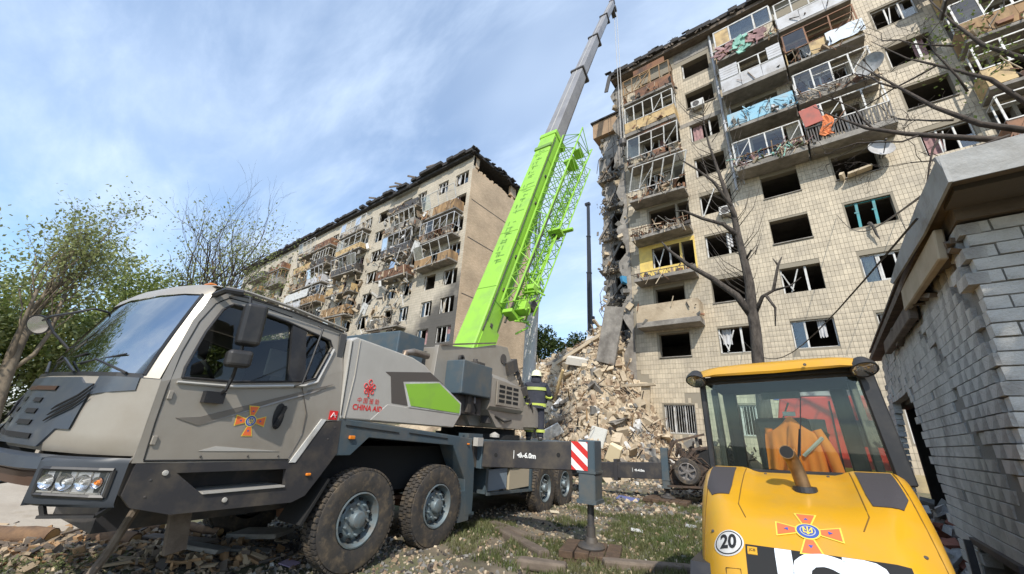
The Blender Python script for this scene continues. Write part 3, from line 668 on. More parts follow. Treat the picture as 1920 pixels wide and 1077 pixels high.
a3 = t_.nodes.new('ShaderNodeMath'); a3.operation='MULTIPLY_ADD'; L_(nz.outputs['Fac'], a3.inputs[0]); a3.inputs[1].default_value=2.2; L_(a2.outputs[0], a3.inputs[2])
mr = t_.nodes.new('ShaderNodeMapRange'); L_(a3.outputs[0], mr.inputs['Value']); mr.inputs['From Min'].default_value=.45; mr.inputs['From Max'].default_value=1.1; mr.inputs['To Max'].default_value=.88
mx = t_.nodes.new('ShaderNodeMix'); mx.data_type='RGBA'; L_(mr.outputs[0], mx.inputs['Factor']); L_(prev, mx.inputs['A']); mx.inputs['B'].default_value=(.05,.047,.045,1); L_(mx.outputs['Result'], bb_.inputs['Base Color'])
lops = []
wcols = [(-2.4,-.5),(-5.1,-3.5),(-8.6,-7.0),(-11.2,-9.6),(-16.2,-14.1),(-19.2,-17.6),(-22.2,-20.6),(-27.5,-25.8),(-30.5,-29),(-33.6,-32),(-38.8,-37),(-42,-40.4),(-45,-43.4),(-50,-48.3),(-54,-52.4),(-58,-56.4)]
for ci,(a,b) in enumerate(wcols):
    for k in range(2,10): lops.append((a,b,zt(k)-1.5,zt(k),ci,k))
w = MB(); wall_cells(w, LU0,-.02,0,28.2,lops,0,.38); w.build('wall', M['fartile'], lb)
it = MB()
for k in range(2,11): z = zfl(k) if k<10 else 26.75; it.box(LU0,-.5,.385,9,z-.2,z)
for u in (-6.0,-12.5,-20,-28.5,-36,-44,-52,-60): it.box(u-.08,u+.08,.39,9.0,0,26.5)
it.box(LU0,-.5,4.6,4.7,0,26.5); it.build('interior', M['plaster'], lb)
g = MB(); wall_cells(g,0,10.5,0,26.6,[],-.2,.18); gm = MB(); gm.box(-.34,0,.01,10.5,0,26.3)
for i in range(42): y = .25*i; gm.box(-.33,-.01,y+.01,y+.24,26.301,26.3+rr.uniform(.05,.55))
gm.build('brick_gable', M['brick'], lb)
jt = MB()
for z in (22.9,18.7,13.0): jt.box(.001,.02,.3,10.4,z,z+.07)
jt.build('gable_seam', M['concrete_dark'], lb)
at = MB(); at.box(-.3,-.02,.1,.9,26.9,28.1); at.box(-.3,-.02,6.2,7.2,26.9,28.1); at.box(LU0,-3.5,5,5.3,26.8,28.1); at.build('attic_pier', M['brick'], lb)
rf = MB(); n = 70
for i in range(n):
    a = LU0+(.3-LU0)*i/n; b = LU0+(.3-LU0)*(i+1)/n; j = rr.uniform(-.08,.08)
    if 30 < i < 60 and rr.random() < .15: continue
    rf.box(a,b,-.8+rr.uniform(-.15,.2),11,28.2+j,28.55+j)
for i in range(40): rf.rbox((.3+rr.uniform(-.3,.2),rr.uniform(-.5,10.8),28.35+rr.uniform(-.2,.25)),(.5,.6,.1),(rr.uniform(-.5,.5),rr.uniform(-.6,.6),0))
rf.build('roof', M['roof'], lb)
rm = MB()
for (u,an) in ((-9.5,.5),(-12,.5),(-13,.3),(-17.5,.4),(-6,.2)): rm.rbox((u,-.7,28.9),(1.8,.12,.2),(0,an,0))
for i in range(60): u = -i*1.0; rm.bar((u,.3,28.5),(u,.3,29.3),.03)
rm.bar((0,.3,29.3),(-60,.3,29.3),.03)
rm.build('roof_beam', M['woodgrey'], lb)
ev = MB(); ev.box(LU0,-.1,-.5,-.003,27.9,28.15)
for u in (-9,-10,-11,-12,-13): ev.rbox((u,-.55,27.6),(1.1,.5,.12),(.5,rr.uniform(-.3,.3),0))
ev.build('eave_board', M['roof'], lb)
rl = random.Random(5)
for o in lops:
    stl = rl.choice(['frame3','mull2','broken','sash','leftjamb','empty'])
    if o[4] == 0 : stl = rl.choice(['mull2','frame3','broken'])
    window(lb, o, stl)
pm = ['woodlite','brown','greypanel','concrete','wood','brown','greypanel','wood','rust','steel_dark']
def lbal(u0,u1,ks,frm):
    for k in ks:
        r = rl.random()
        balcony(lb,u0,u1,zfl(k),rl,par=rl.choice(['panel','panel','rail','brick']),pmat=rl.choice(pm),ph=rl.uniform(.7,1),frame=(rl.choice([4,5,6]) if rl.random()<frm*.75 else 0),fmat=rl.choice(['white','white','wood','woodgrey','greypanel']),fh=rl.uniform(1.1,1.4),lean=rl.choice([0,0,.3,.5]),tilt=rl.choice([0,0,.3]),dn=rl.randint(25,60),cut=rl.choice([0,0,.3,.5]),sag=rl.choice([0,0,0,.15,-.12]),depth=1.15)
lbal(-5.6,-.6,(8,7,6),1)
lbal(-12.2,-6.9,(9,8,7,6,4,3),.85)
lbal(-23,-17.2,(9,8,7,6,5,4,3),.9)
lbal(-29.8,-25.2,(9,8,7,6,5,4),.8)
lbal(-35,-29.9,(9,8,7,6,5,4),.9)
lbal(-45.5,-40,(9,8,7,6,5,4),.8)
lbal(-55,-48,(9,8,7,6,5),.8)
q = MB(); q.rbox((-31.5,-1.3,17.6),(7.0,.06,1.15),(0,0,0)); q.build('white_parapet', M['white'], lb, label='long white parapet on the left block')
dl = MB()
for i in range(700):
    u = rl.choice([rl.uniform(-12.5,-6.5),rl.uniform(-24,-16),rl.uniform(-36,-25),rl.uniform(-13,-5)]); z = rl.uniform(6,25); a = rl.uniform(.15,.8)
    if u > -9 and z < 14: continue
    dl.chunk((u,-rl.uniform(.1,1.3),z),(a,a*.4,a*rl.uniform(.1,.4)),rl,k=rl.choice((0,0,1,2,3,4)))
for i in range(130):
    u = rl.uniform(-36,-6); z = rl.uniform(7,22); dl.bar((u,-1.2,z),(u+rl.uniform(-1,1),-1.3,z+rl.uniform(-1.5,1)),.07,.04,k=rl.choice((0,2,4)))
dl.build('hanging_debris', [M['rub1'],M['rub2'],M['rub3'],M['rub4'],M['white']], lb, kind='stuff')
for k,(u,z) in enumerate(((-5.6,18.4),(-12.9,13.0))):
    q = MB(); q.rbox((u,-1.3,z),(.9,.08,1.2),(.2,.5,.2)); q.bar((u-1.2,-1.2,z-1.6),(u,-1.3,z),.25,.05); q.build('hanging_sheet', M['white'], lb)
# ================================================================== crane truck (x = outwards from its near side, y = rearwards)
TO = V3((-4.70,3.13,0)); TRZ = R(8)
tk = thing('crane_truck', 'four axle mobile crane with champagne grey cab and raised lime green telescopic boom', 'crane truck', TO, TRZ)
def T_(name, mb, m, parent=None, **kw): return mb.build(name, m, parent or tk, **kw)
PX = lambda poly, x0, x1, mb=None, k=None: (mb or MB()).prism(poly, lambda a,b:(x0,a,b), lambda a,b:(x1,a,b), k)
# --- cab shell, side with window opening. side plane leans in above the waist
def lean(z): return 0 if z < 1.9 else -.16*(z-1.9)
WG = [(-2.23,1.93),(-2.23,2.02),(-2.15,2.37),(-2.06,2.62),(-1.98,2.70),(-1.73,2.70),(-1.40,2.67),(-.84,2.58),(-.80,2.50),(-.97,2.10),(-1.1,2.05),(-1.80,1.95)]
SIDE_OUT = [(-2.36,1.25),(-2.36,1.55),(-2.37,1.88),(-2.33,2.15),(-2.27,2.45),(-2.19,2.68),(-2.10,2.80),(-1.9,2.825),(-1.4,2.81),(-.68,2.74),(-.61,2.25),(-.56,1.66),(-.78,1.64),(-1.05,1.22)]
def side_shell(xs, sign):
    b = bmesh.new()
    def ring(poly, off): return [b.verts.new((xs+sign*(lean(z)+off), s, z)) for s,z in poly]
    def hole(off):
        ov = ring(SIDE_OUT, off); iv = ring(WG, off)
        es = [b.edges.new((v[i], v[(i+1)%len(v)])) for v in (ov,iv) for i in range(len(v))]
        bmesh.ops.triangle_fill(b, use_beauty=True, use_dissolve=False, edges=es); return ov, iv
    o1,i1 = hole(0); o2,i2 = hole(-.05)
    for A,B in ((o1,o2),(i1,i2)):
        for i in range(len(A)): b.faces.new((A[i],A[(i+1)%len(A)],B[(i+1)%len(A)],B[i]))
    bmesh.ops.recalc_face_normals(b, faces=b.faces)
    me = bpy.data.meshes.new('cab_side'); b.to_mesh(me); b.free(); me.materials.append(M['champagne']); return me
cs = link('cab_side', side_shell(0,1), tk); link('cab_side', side_shell(-2.6,-1), tk)
# front plan polylines
def plan(z):
    # returns list of (lat, s) across the front, near side first
    if z < 1.9: q = 0
    else: q = min(1,(z-1.9)/.9)
    lower = [(0,-2.36),(-.07,-2.46),(-.30,-2.63),(-.65,-2.76),(-1.3,-2.84),(-1.95,-2.76),(-2.30,-2.63),(-2.53,-2.46),(-2.6,-2.36)]
    base  = [(0,-2.37),(-.06,-2.46),(-.25,-2.59),(-.62,-2.68),(-1.3,-2.75),(-1.98,-2.70),(-2.35,-2.60),(-2.54,-2.47),(-2.6,-2.37)]
    top   = [(-.145,-2.15),(-.19,-2.20),(-.36,-2.28),(-.7,-2.35),(-1.3,-2.40),(-1.9,-2.37),(-2.24,-2.31),(-2.40,-2.24),(-2.455,-2.15)]
    if z <= 1.45: return lower
    if z < 1.9: t = (z-1.45)/.45; return [(a[0]*(1-t)+b[0]*t, a[1]*(1-t)+b[1]*t) for a,b in zip(lower,base)]
    qq = q**1.15
    out = [(a[0]*(1-q)+b[0]*q, a[1]*(1-qq)+b[1]*qq) for a,b in zip(base,top)]
    return out
def front_s(lat, z, off=0):
    p = plan(z)
    for a,b in zip(p,p[1:]):
        if b[0] <= lat <= a[0]: t = (lat-a[0])/(b[0]-a[0]); return a[1]+(b[1]-a[1])*t-off
    return p[0][1]-off
# hood skin
nose = MB(); zs = [1.30,1.36,1.45,1.6,1.75,1.85,1.90]
rings = []
for z in zs: rings.append([(x, s+(.03 if z < 1.33 else 0), z) for x,s in plan(z)])
nose.loft(rings, closed=False)
nose.loft([rings[0],[(x,s+.18,1.29) for x,s in plan(1.3)]], closed=False)
T_('hood', nose, M['champagne'], smooth=35)
def fpatch(lats, zf, off, mb, k=None, nz=6):
    rows = []
    for j in range(nz+1):
        row = []
        for i,l in enumerate(lats):
            z0,z1 = zf(l); z = z0+(z1-z0)*j/nz; row.append((l, front_s(l,z,off), z))
        rows.append(row)
    mb.loft(rows, closed=False, k=k)
    back = [[(x,s+off+.02,z) for x,s,z in r] for r in (rows[0],)]
    mb.loft([rows[0],[(x,s+off*.9,z) for x,s,z in rows[0]]], closed=False, k=k); mb.loft([rows[-1],[(x,s+off*.9,z) for x,s,z in rows[-1]]], closed=False, k=k)
    return mb
gp = MB(); L = [-.42,-.55,-.65,-.8,-.95,-1.1,-1.3,-1.5,-1.65,-1.8,-1.95,-2.1,-2.2]
fpatch(L, lambda l: (1.33+(.0 if -2.0<l<-.62 else .14), 1.88-(.0 if -2.0<l<-.6 else .05)), .018, gp); T_('grille_panel', gp, M['graphite'], smooth=35)
for sgn in (-1,1):   # dark swept band up to the pillar on each side
    wb = MB(); c = -1.3
    Ls = [c+sgn*x for x in (.88,.98,1.08,1.16,1.22)]
    Ls = sorted(Ls, reverse=True)
    fpatch(Ls, lambda l: (1.60+abs(l-c)*.16, 1.895), .014, wb, nz=4); T_('wing_panel', wb, M['graphite'], smooth=35)
    for j in range(3):
        cv = MB(); pts = []
        for q in range(7):
            a = .60+.052*q; z = 1.52+.045*j+.030*q+(.018*max(0,q-4)); l = c+sgn*a; pts.append((l, front_s(l,z,.035), z))
        cv.path(pts,[.005]+[.009]*5+[.005],5); T_('chevron_slot', cv, M['blackm'])
for j,z in enumerate((1.40,1.50,1.59,1.68)):
    for sgn in (-1,1):
        if j == 0 and sgn == 1: continue
        s_ = MB(); a0,a1 = (.13,.42-.05*j) if j else (-.5,.5)
        lats = [-1.3+(sgn if j else 1)*(a0+(a1-a0)*i/5) for i in range(6)]
        if lats[0] < lats[-1]: lats = lats[::-1]
        fpatch(lats, lambda l:(z-.018,z+.018), .03, s_, nz=1); T_('grille_slot', s_, M['blackm'])
s_ = MB(); fpatch([-.9,-1.1,-1.3,-1.5,-1.7], lambda l:(1.765,1.80), .032, s_, nz=1); T_('grille_bar', s_, mat('bronze_bar',(.12,.07,.05),.4,.5))
# windshield, pillars, header
ws = MB(); rings = []
for z in (1.93,2.1,2.3,2.5,2.66,2.735):
    p = plan(z); rings.append([(x,s,z) for x,s in p[1:-1]])
ws.loft(rings, closed=False); T_('windshield', ws, M['windshield'], smooth=True, fix=False)
for a,b in ((0,2),(7,9)):
    pl = MB(); rg_ = []
    for z in (1.9,2.1,2.3,2.5,2.66,2.74,2.80):
        p = plan(z)[a:b]; rg_.append([(x,s-.012,z) for x,s in p])
    pl.loft(rg_, closed=False); T_('windshield_pillar', pl, M['champagne'], smooth=40)
for a,b in ((1,2),(7,8)):
    tr_ = MB(); tr_.path([(plan(z)[a][0],plan(z)[a][1]-.016,z) for z in (1.92,2.1,2.3,2.5,2.66,2.73)],.014,5); T_('window_seal', tr_, M['black'])
hd = MB(); rg_ = [[(x,s-.014,z) for x,s in plan(min(z,2.8))] for z in (2.73,2.80)]; rg_.append([(x*.98-.026,s+.05,2.86) for x,s in plan(2.8)]); hd.loft(rg_, closed=False)
T_('roof_header', hd, M['champagne'], smooth=50)
cw = MB(); rg_ = [[(x,s-.004,z) for x,s in plan(z)[1:-1]] for z in (1.895,1.93)]; cw.loft(rg_, closed=False); T_('cowl', cw, M['black'])
for l0,l1,z1 in ((-.62,-.35,2.04),(-1.25,-.95,2.06),(-1.9,-1.62,2.05)):
    wp = MB(); wp.path([(l0+.45,front_s(min(-.05,l0+.45),1.93,.03),1.925),(l0,front_s(l0,z1,.03),z1)],.011,5); wp.path([(l0-.32,front_s(l0-.32,z1+.0,.018),z1-.03),(l0+.3,front_s(l0+.3,z1+.06,.018),z1+.05)],.009,4); T_('wiper', wp, M['black'])
# roof
rfm = MB(); rr_ = []
for s,zc in ((-2.18,2.86),(-2.08,2.93),(-1.8,2.95),(-1.3,2.92),(-.9,2.87),(-.66,2.83)):
    row = []
    for i in range(9):
        x = -.12-(2.36)*i/8; e = 1-abs((i-4)/4)**3; ze = {-2.18:2.83,-2.08:2.835,-1.8:2.825,-1.3:2.805,-.9:2.77,-.66:2.745}[s]; row.append((x,s,ze+(zc-ze)*e))
    rr_.append(row)
rfm.loft(rr_, closed=False); T_('cab_roof', rfm, M['champagne'], smooth=45)
gt = MB(); gt.path([(-.095,-2.1,2.835),(-.10,-1.9,2.855),(-.10,-1.4,2.838),(-.11,-.65,2.768)],.018,6); T_('roof_gutter', gt, M['champagne'])
gt = MB(); gt.path([(-.085,-2.02,2.80),(-.088,-1.4,2.79),(-.1,-.68,2.725)],.008,4); T_('gutter_seam', gt, M['black'])
mk = MB(); mk.rbox((-.42,-2.12,2.90),(.14,.07,.025),(0,0,0)); T_('marker_lamp', mk, M['amber'], bevel=.02, seg=2)
mk = MB(); mk.rbox((-2.15,-2.0,2.93),(.3,.3,.10)); T_('roof_pod', mk, M['champagne'], bevel=.03, seg=2)
bk = MB(); bk.prism([(-.05,1.3),(-2.55,1.3),(-2.55,1.9),(-2.42,2.75),(-.18,2.75),(-.05,1.9)], lambda a,b:(a,-.62,b), lambda a,b:(a,-.57,b)); T_('cab_back', bk, M['champagne'])
fl = MB(); fl.box(-2.55,-.05,-2.3,-.62,1.26,1.32); T_('cab_floor', fl, M['blackm'])
# inside
ds = MB(); ds.rbox((-1.3,-2.18,1.78),(2.45,.45,.28),(-.1,0,0)); T_('dashboard', ds, M['black'], bevel=.04, seg=2)
for x in (-.55,-1.95):
    st = MB(); st.rbox((x,-1.35,1.62),(.55,.52,.16)); st.rbox((x,-1.03,1.98),(.5,.16,.62),(-.18,0,0)); st.rbox((x,-.97,2.42),(.3,.12,.2),(-.15,0,0)); T_('seat', st, M['seatgrey'], bevel=.05, seg=2)
sw = MB(); sw.lathe((-.55,-1.9,1.99),(0,.85,.5),[(0,.22),(.02,.235),(.04,.22),(.02,.205),(0,.22)],20); sw.bar((-.77,-1.885,2.0),(-.33,-1.885,2.0),.03); T_('steering_wheel', sw, M['black'])
dv = MB(); dv.box(-2.55,-.08,-.72,-.64,1.32,2.7); T_('cab_lining', dv, mat('cab_lining',(.07,.07,.07),.9))
pp = MB(); pp.rbox((-.5,-1.12,2.25),(.03,.42,.3),(0,0,.2)); T_('paper_sheet', pp, mat('paper',(.5,.48,.42),.8))
# side glass with B pillar, quarter glass, seals
def WX(poly, off): return [(lean(z)+off, s, z) for s,z in poly]
for sgn,xs in ((1,0),(-1,-2.6)):
    gm_ = MB(); pts = [(xs+sgn*p[0],p[1],p[2]) for p in WX(WG,-.03)]; gm_.add(pts,[tuple(range(len(pts)))]); T_('side_window', gm_, M['sideglass'], fix=False)
    sl_ = MB(); pts = [(xs+sgn*p[0],p[1],p[2]) for p in WX(WG,.004)]; sl_.path(pts+[pts[0]],.013,5); T_('window_seal', sl_, M['black'])
    bp_ = MB(); bp_.prism([(-1.34,2.66),(-1.17,2.64),(-1.09,2.07),(-1.28,2.03)], lambda a,b:(xs+sgn*(lean(b)+.006),a,b), lambda a,b:(xs+sgn*(lean(b)-.045),a,b)); T_('door_pillar', bp_, M['black'])
lt = MB(); pts = WX([(-2.26,1.89),(-1.8,1.905),(-1.1,2.0),(-.95,2.06),(-.78,2.48)],.01); lt.path(pts,[.012,.016,.016,.02,.02],6); T_('window_moulding', lt, M['silver'])
# door seam, creases
dsm = MB(); dsm.path(WX([(-2.29,1.27),(-2.305,1.55),(-2.31,1.85),(-2.285,2.15),(-2.22,2.45),(-2.13,2.66),(-2.03,2.755),(-1.7,2.765),(-1.36,2.74)],.0),.006,4); T_('door_seam', dsm, M['blackm'])
dsm = MB(); dsm.path(WX([(-1.12,2.0),(-1.0,1.72),(-.99,1.5),(-1.08,1.26)],.0),.005,4); T_('door_seam', dsm, M['steel_dark'])
dsm = MB(); dsm.path(WX([(-2.29,1.265),(-1.08,1.245)],.0),.008,4); T_('door_seam', dsm, M['blackm'])
cr = MB(); cr.prism([(-2.18,1.60),(-2.0,1.62),(-.95,1.99),(-.72,2.07),(-.97,1.94),(-2.0,1.545)], lambda a,b:(lean(b)+.004,a,b), lambda a,b:(-.01,a,b)); T_('door_crease', cr, mat('shaded_champagne',(.25,.225,.195),.4,.5))  # flat strip, the crease's shade is in its darker champagne colour
cr = MB(); cr.prism([(-1.93,1.335),(-1.8,1.375),(-1.2,1.325)], lambda a,b:(.004,a,b), lambda a,b:(-.01,a,b)); T_('door_highlight', cr, M['silver'])  # highlight on the door, painted as a flat silver wedge
hn = MB(); hn.lathe((.0,-1.27,1.665),(1,0,0),[(-.01,.0),(-.01,.001)],4) if 0 else None
hn.prism([(-1.30+.055*math.cos(t),1.665+.13*math.sin(t)) for t in [i*math.pi/8 for i in range(16)]], lambda a,b:(.006,a,b), lambda a,b:(-.02,a,b)); hn.bar((.035,-1.325,1.57),(.035,-1.27,1.76),.03); hn.bar((.0,-1.325,1.57),(.035,-1.325,1.57),.025); hn.bar((.0,-1.27,1.76),(.035,-1.27,1.76),.025); T_('door_handle', hn, M['black'])
# mirrors of the near side
mr_ = MB(); mr_.path([(.01,-1.93,1.80),(.10,-1.91,1.86),(.13,-1.90,1.98),(.18,-1.92,2.1),(.20,-1.93,2.5),(.16,-1.97,2.74),(-.12,-2.0,2.80)],.016,6); mr_.rbox((.03,-1.96,1.79),(.07,.16,.10)); T_('mirror_arm', mr_, M['black'])
def shellbox(c, size, rot, m, name):
    a = MB(); a.rbox(c,size,rot); o = T_(name, a, m, bevel=.035, seg=3); return o
shellbox((.22,-1.915,2.47),(.20,.19,.40),(.04,.04,-.3),M['black'],'mirror')
shellbox((.21,-1.935,2.14),(.2,.20,.155),(.04,.04,-.3),M['black'],'mirror')
g_ = MB(); g_.rbox((.185,-1.815,2.47),(.15,.004,.34),(.04,.04,-.3)); T_('mirror_glass', g_, M['chrome'])
mc = MB(); mc.path([(-.15,-2.16,2.74),(-.02,-2.12,2.79),(.06,-2.0,2.79)],.03,6); T_('mirror_bracket', mc, M['black'])
# far side front mirror: round, on a bent arm in front of the windshield
fm = MB(); fm.path([(-2.42,-2.24,2.74),(-2.2,-2.5,2.72),(-2.25,-2.66,2.62),(-2.5,-2.75,2.58),(-2.75,-2.75,2.56)],.014,6); fm.path([(-2.45,-2.5,2.25),(-2.55,-2.66,2.42),(-2.6,-2.75,2.56)],.014,6); T_('mirror_arm', fm, M['black'])
fm = MB(); fm.lathe((-2.86,-2.75,2.52),(.55,-.55,-.35),[(-.05,.02),(-.045,.08),(-.01,.115),(.01,.118),(.012,.1)],20); o = T_('round_mirror', fm, M['black'], smooth=40)
fm = MB(); fm.lathe((-2.86,-2.75,2.52),(.55,-.55,-.35),[(.013,.102),(.018,.06),(.02,.001)],20); fm.build('mirror_glass', M['chrome'], o, smooth=True)
# handrail
hr = MB(); hr.path([(-.02,-1.09,2.70),(.05,-1.07,2.66),(.06,-1.13,2.25),(.05,-1.16,2.02),(.0,-1.22,1.98)],.012,6); T_('grab_handle', hr, M['black'])
# bumper
def bump_ring(z, off): return [(x,s-off,z) for x,s in plan(1.3)]
def boff(l): return .015+.085*sst(0,.5,min(-l,l+2.6))
def bpt(l,z,o=1): return (l, front_s(l,1.3,boff(l)*o), z)
def sst(a,b,x): t = min(1,max(0,(x-a)/(b-a))); return t*t*(3-2*t)
CL = [0,-.04,-.07,-.18,-.28,-.36,-.40]
for mir in (0,1):
    ls = CL if not mir else [-2.6-l for l in CL][::-1]
    q = MB(); q.loft([[bpt(l,z,o) for l in ls] for z,o in ((1.285,.2),(1.27,.9),(1.245,1.1),(1.0,1.1),(.965,1.0),(.945,.4))], closed=False); e_ = ls[-1] if not mir else ls[0]
    q.loft([[bpt(e_,z,1.1) for z in (1.27,1.1,.95)],[(e_,-2.45,z) for z in (1.27,1.1,.95)]], closed=False); T_('bumper_corner', q, mat('bumper_grey',(.035,.04,.048),.45), smooth=30)
q = MB(); ls = [-.40-.18*i for i in range(11)]; q.loft([[bpt(l,z,o) for l in ls] for z,o in ((1.285,.2),(1.27,1.0),(1.19,1.05),(1.17,.6))], closed=False); T_('bumper', q, M['graphite'], smooth=30)
q = MB(); q.loft([[bpt(l,z,o) for l in ls] for z,o in ((1.17,.2),(1.15,.3),(1.06,.2),(1.04,-1))], closed=False); T_('bumper_valance', q, mat('bronze_bar',(.12,.07,.05),.4,.5), smooth=30)
bl = MB()
for sgn in (-1,1):
    P = lambda l: -1.3+sgn*l
    lamp = MB()
    # housing frame around headlamp standing proud
    def fpt(a,z,off): l = P(a); return (l, front_s(l,1.3,boff(l)+off-.095), z)
    fr_ = MB()
    for (a0,z0,a1,z1) in ((.955,1.03,1.265,1.015),(.945,1.20,1.265,1.20)):
        pts = [fpt(a0+(a1-a0)*i/6, z0+(z1-z0)*i/6, .105) for i in range(7)]; fr_.path(pts,.018,6)
    fr_.path([fpt(.955,1.03,.105),fpt(.945,1.20,.105)],.018,6); fr_.path([fpt(1.265,1.015,.105),fpt(1.265,1.20,.105)],.018,6)
    T_('headlight_surround', fr_, M['black'])
    hb = MB(); rows = []
    for z in (1.03,1.20): rows.append([fpt(.96+.30*i/6,z,.100) for i in range(7)])
    hb.loft(rows, closed=False); ho = T_('headlight', hb, mat('lamp_bowl',(.72,.72,.73),.28,.5))
    for i,(a,r,z) in enumerate(((1.0,.05,1.115),(1.08,.058,1.115),(1.16,.055,1.115),(1.225,.04,1.115))):
        rf_ = MB(); c = V3(fpt(a,z,.102)); rf_.lathe(c,(sgn*.8,-1,0),[(0.0,r*.3),(.003,r*.35),(-.0,r*.6),(.012,r*.92),(.016,r)],16); rf_.build('reflector', M['chrome'], ho, smooth=True)
        rf_ = MB(); rf_.lathe(c,(sgn*.8,-1,0),[(.012,.001),(.022,.012),(.0,.02)],8); rf_.build('bulb', M['amber'] if i==3 else M['white'], ho)
    dv_ = MB()
    for a in (1.037,1.112,1.182,1.243): dv_.bar(fpt(a,1.035,.104),fpt(a+.005,1.195,.104),.008,.012)
    dv_.bar(fpt(.965,1.045,.105),fpt(1.25,1.035,.105),.016,.02)
    dv_.build('lamp_divider', M['silver'], ho)
    lg = MB(); rows = []
    for z in (1.03,1.1,1.20): rows.append([fpt(.96+.30*i/6,z,.120) for i in range(7)])
    lg.loft(rows, closed=False); lg.build('lens', M['lamp_glass'], ho, smooth=True, fix=False)
    stp = MB(); stp.path([fpt(.98,.955,.06),fpt(.99,.89,.04),fpt(1.0,.88,.04)],.02,4); stp.bar(fpt(.98,.88,.05),fpt(1.22,.885,.03),.06,.02); stp.path([fpt(1.22,.885,.03),fpt(1.27,.95,.05)],.02,4); T_('front_step', stp, M['black'])
# lower skirt with step hole
b = bmesh.new()
SK = [(-2.33,1.245),(-2.35,1.02),(-2.27,.93),(-1.99,.85),(-.94,.83),(-.80,.88),(-.66,1.07),(-.50,1.30),(-.53,1.66),(-.74,1.63),(-1.02,1.205),(-1.05,1.235)]
HL = [(-2.04,1.165),(-1.08,1.155),(-1.05,1.0),(-1.80,.985)]
def skirt(xa, xb):
    b = bmesh.new(); R_ = []
    for x in (xa,xb):
        vv = [[b.verts.new((x,s,z)) for s,z in pl_] for pl_ in (SK,HL)]
        es = [b.edges.new((v[i], v[(i+1)%len(v)])) for v in vv for i in range(len(v))]
        bmesh.ops.triangle_fill(b, use_beauty=True, edges=es); R_.append(vv)
    for j in (0,1):
        A,B = R_[0][j],R_[1][j]
        for i in range(len(A)): b.faces.new((A[i],A[(i+1)%len(A)],B[(i+1)%len(A)],B[i]))
    bmesh.ops.recalc_face_normals(b, faces=b.faces); me = bpy.data.meshes.new('side_skirt'); b.to_mesh(me); b.free(); me.materials.append(M['charcoal']); return me
link('side_skirt', skirt(.004,-.05), tk); link('side_skirt', skirt(-2.604,-2.55), tk)
sb = MB(); sb.box(-.45,-.05,-2.1,-1.0,.90,.99); sb.box(-.42,-.40,-2.1,-1.0,.99,1.25); T_('step_well', sb, M['blackm'])
sb = MB(); sb.box(-.3,.02,-1.80,-1.06,.985,1.0); T_('step_plate', sb, M['silver'])
for s in (-2.1,-1.6): 
    q = MB(); q.lathe((.004,s if s>-2 else -2.12,1.17 if s<-2 else .92),(1,0,0),[(0,.022),(.012,.02),(.014,.001)],10); T_('bolt_head', q, M['silver'])
st_ = MB(); st_.prism([(-.80,1.665),(-.74,1.66),(-1.00,1.215),(-1.07,1.215)], lambda a,b:(.012,a,b), lambda a,b:(-.005,a,b)); T_('white_stripe', st_, M['white'])
for s,z,w_ in ((-.82,1.09,.035),(-.34,1.475,.055),(2.12,1.41,.035)):
    q = MB(); q.rbox((.015,s,z),(.03,w_*1.5,w_*.75)); T_('side_marker', q, M['amber'], bevel=.006)
for z in (1.42,1.78):
    q = MB(); q.rbox((.008,-2.275,z),(.02,.035,.07)); T_('door_hinge', q, M['champagne'], bevel=.004)
q = MB(); q.path([(.004,-.60,2.62),(.004,-.575,2.2),(.004,-.55,1.72)],.006,4); T_('cab_edge_seam', q, M['blackm'])
for s_,z_ in ((-1.9,1.29),(-1.5,1.285),(-1.2,1.28),(-.66,1.45),(-.6,1.58),(-2.2,1.12),(-2.2,1.0)):
    q = MB(); q.lathe((.004,s_,z_),(1,0,0),[(0,.010),(.004,.008),(.005,.001)],8); T_('rivet', q, M['steel_dark'])
# emblem
def emblem(parent, P, sc_, name='emblem', arms=True):
    """P maps (a,b,d): centre-based plane coordinates"""
    e = MB()
    for q in range(4):
        c_,s_2 = math.cos(q*math.pi/2), math.sin(q*math.pi/2)
        for poly,k,d in (([(-.30,1.03),(.30,1.03),(.16,.36),(-.16,.36)],1,.004),([(-.245,.98),(.245,.98),(.12,.40),(-.12,.40)],0,.007)):
            poly = [(x*1.25 if y > .9 else x, y) for x,y in poly]
            pp_ = [(x*c_-y*s_2, x*s_2+y*c_) for x,y in poly]
            e.add([P(x*sc_,y*sc_,d) for x,y in pp_],[(0,1,2,3)],k)
        pp_ = [(x*c_-y*s_2, x*s_2+y*c_) for x,y in [(-.08,.62),(.08,.62),(0,.76)]]
        e.add([P(x*sc_,y*sc_,.009) for x,y in pp_],[(0,1,2)],2)
    for r,k,d in ((.40,1,.010),(.35,2,.012),(.25,3,.0135),(.215,2,.015)):
        e.add([P(math.cos(i*math.pi/12)*r*sc_,math.sin(i*math.pi/12)*r*sc_,d) for i in range(24)],[tuple(range(24))],k)
    def st(a,b,w=.04): # stroke
        a=V3((a[0],a[1],0)); b=V3((b[0],b[1],0)); n_=(b-a).normalized(); n_=V3((-n_.y,n_.x,0))*w/2
        e.add([P(v.x*sc_,v.y*sc_,.017) for v in (a+n_,b+n_,b-n_,a-n_)],[(0,1,2,3)],1)
    st((0,.19),(0,-.19)); st((-.13,.15),(-.13,-.10)); st((.13,.15),(.13,-.10)); st((-.13,-.10),(.13,-.10)); st((-.13,.15),(-.05,-.02),.035); st((.13,.15),(.05,-.02),.035); st((-.06,-.1),(0,-.18),.03); st((.06,-.1),(0,-.18),.03)
    return e.build(name, [M['orange'],M['emyellow'],M['emblue'],M['white']], parent, fix=False)
emblem(tk, lambda a,b_,d:(d*.6, -1.565+a, 1.605+b_), .137)
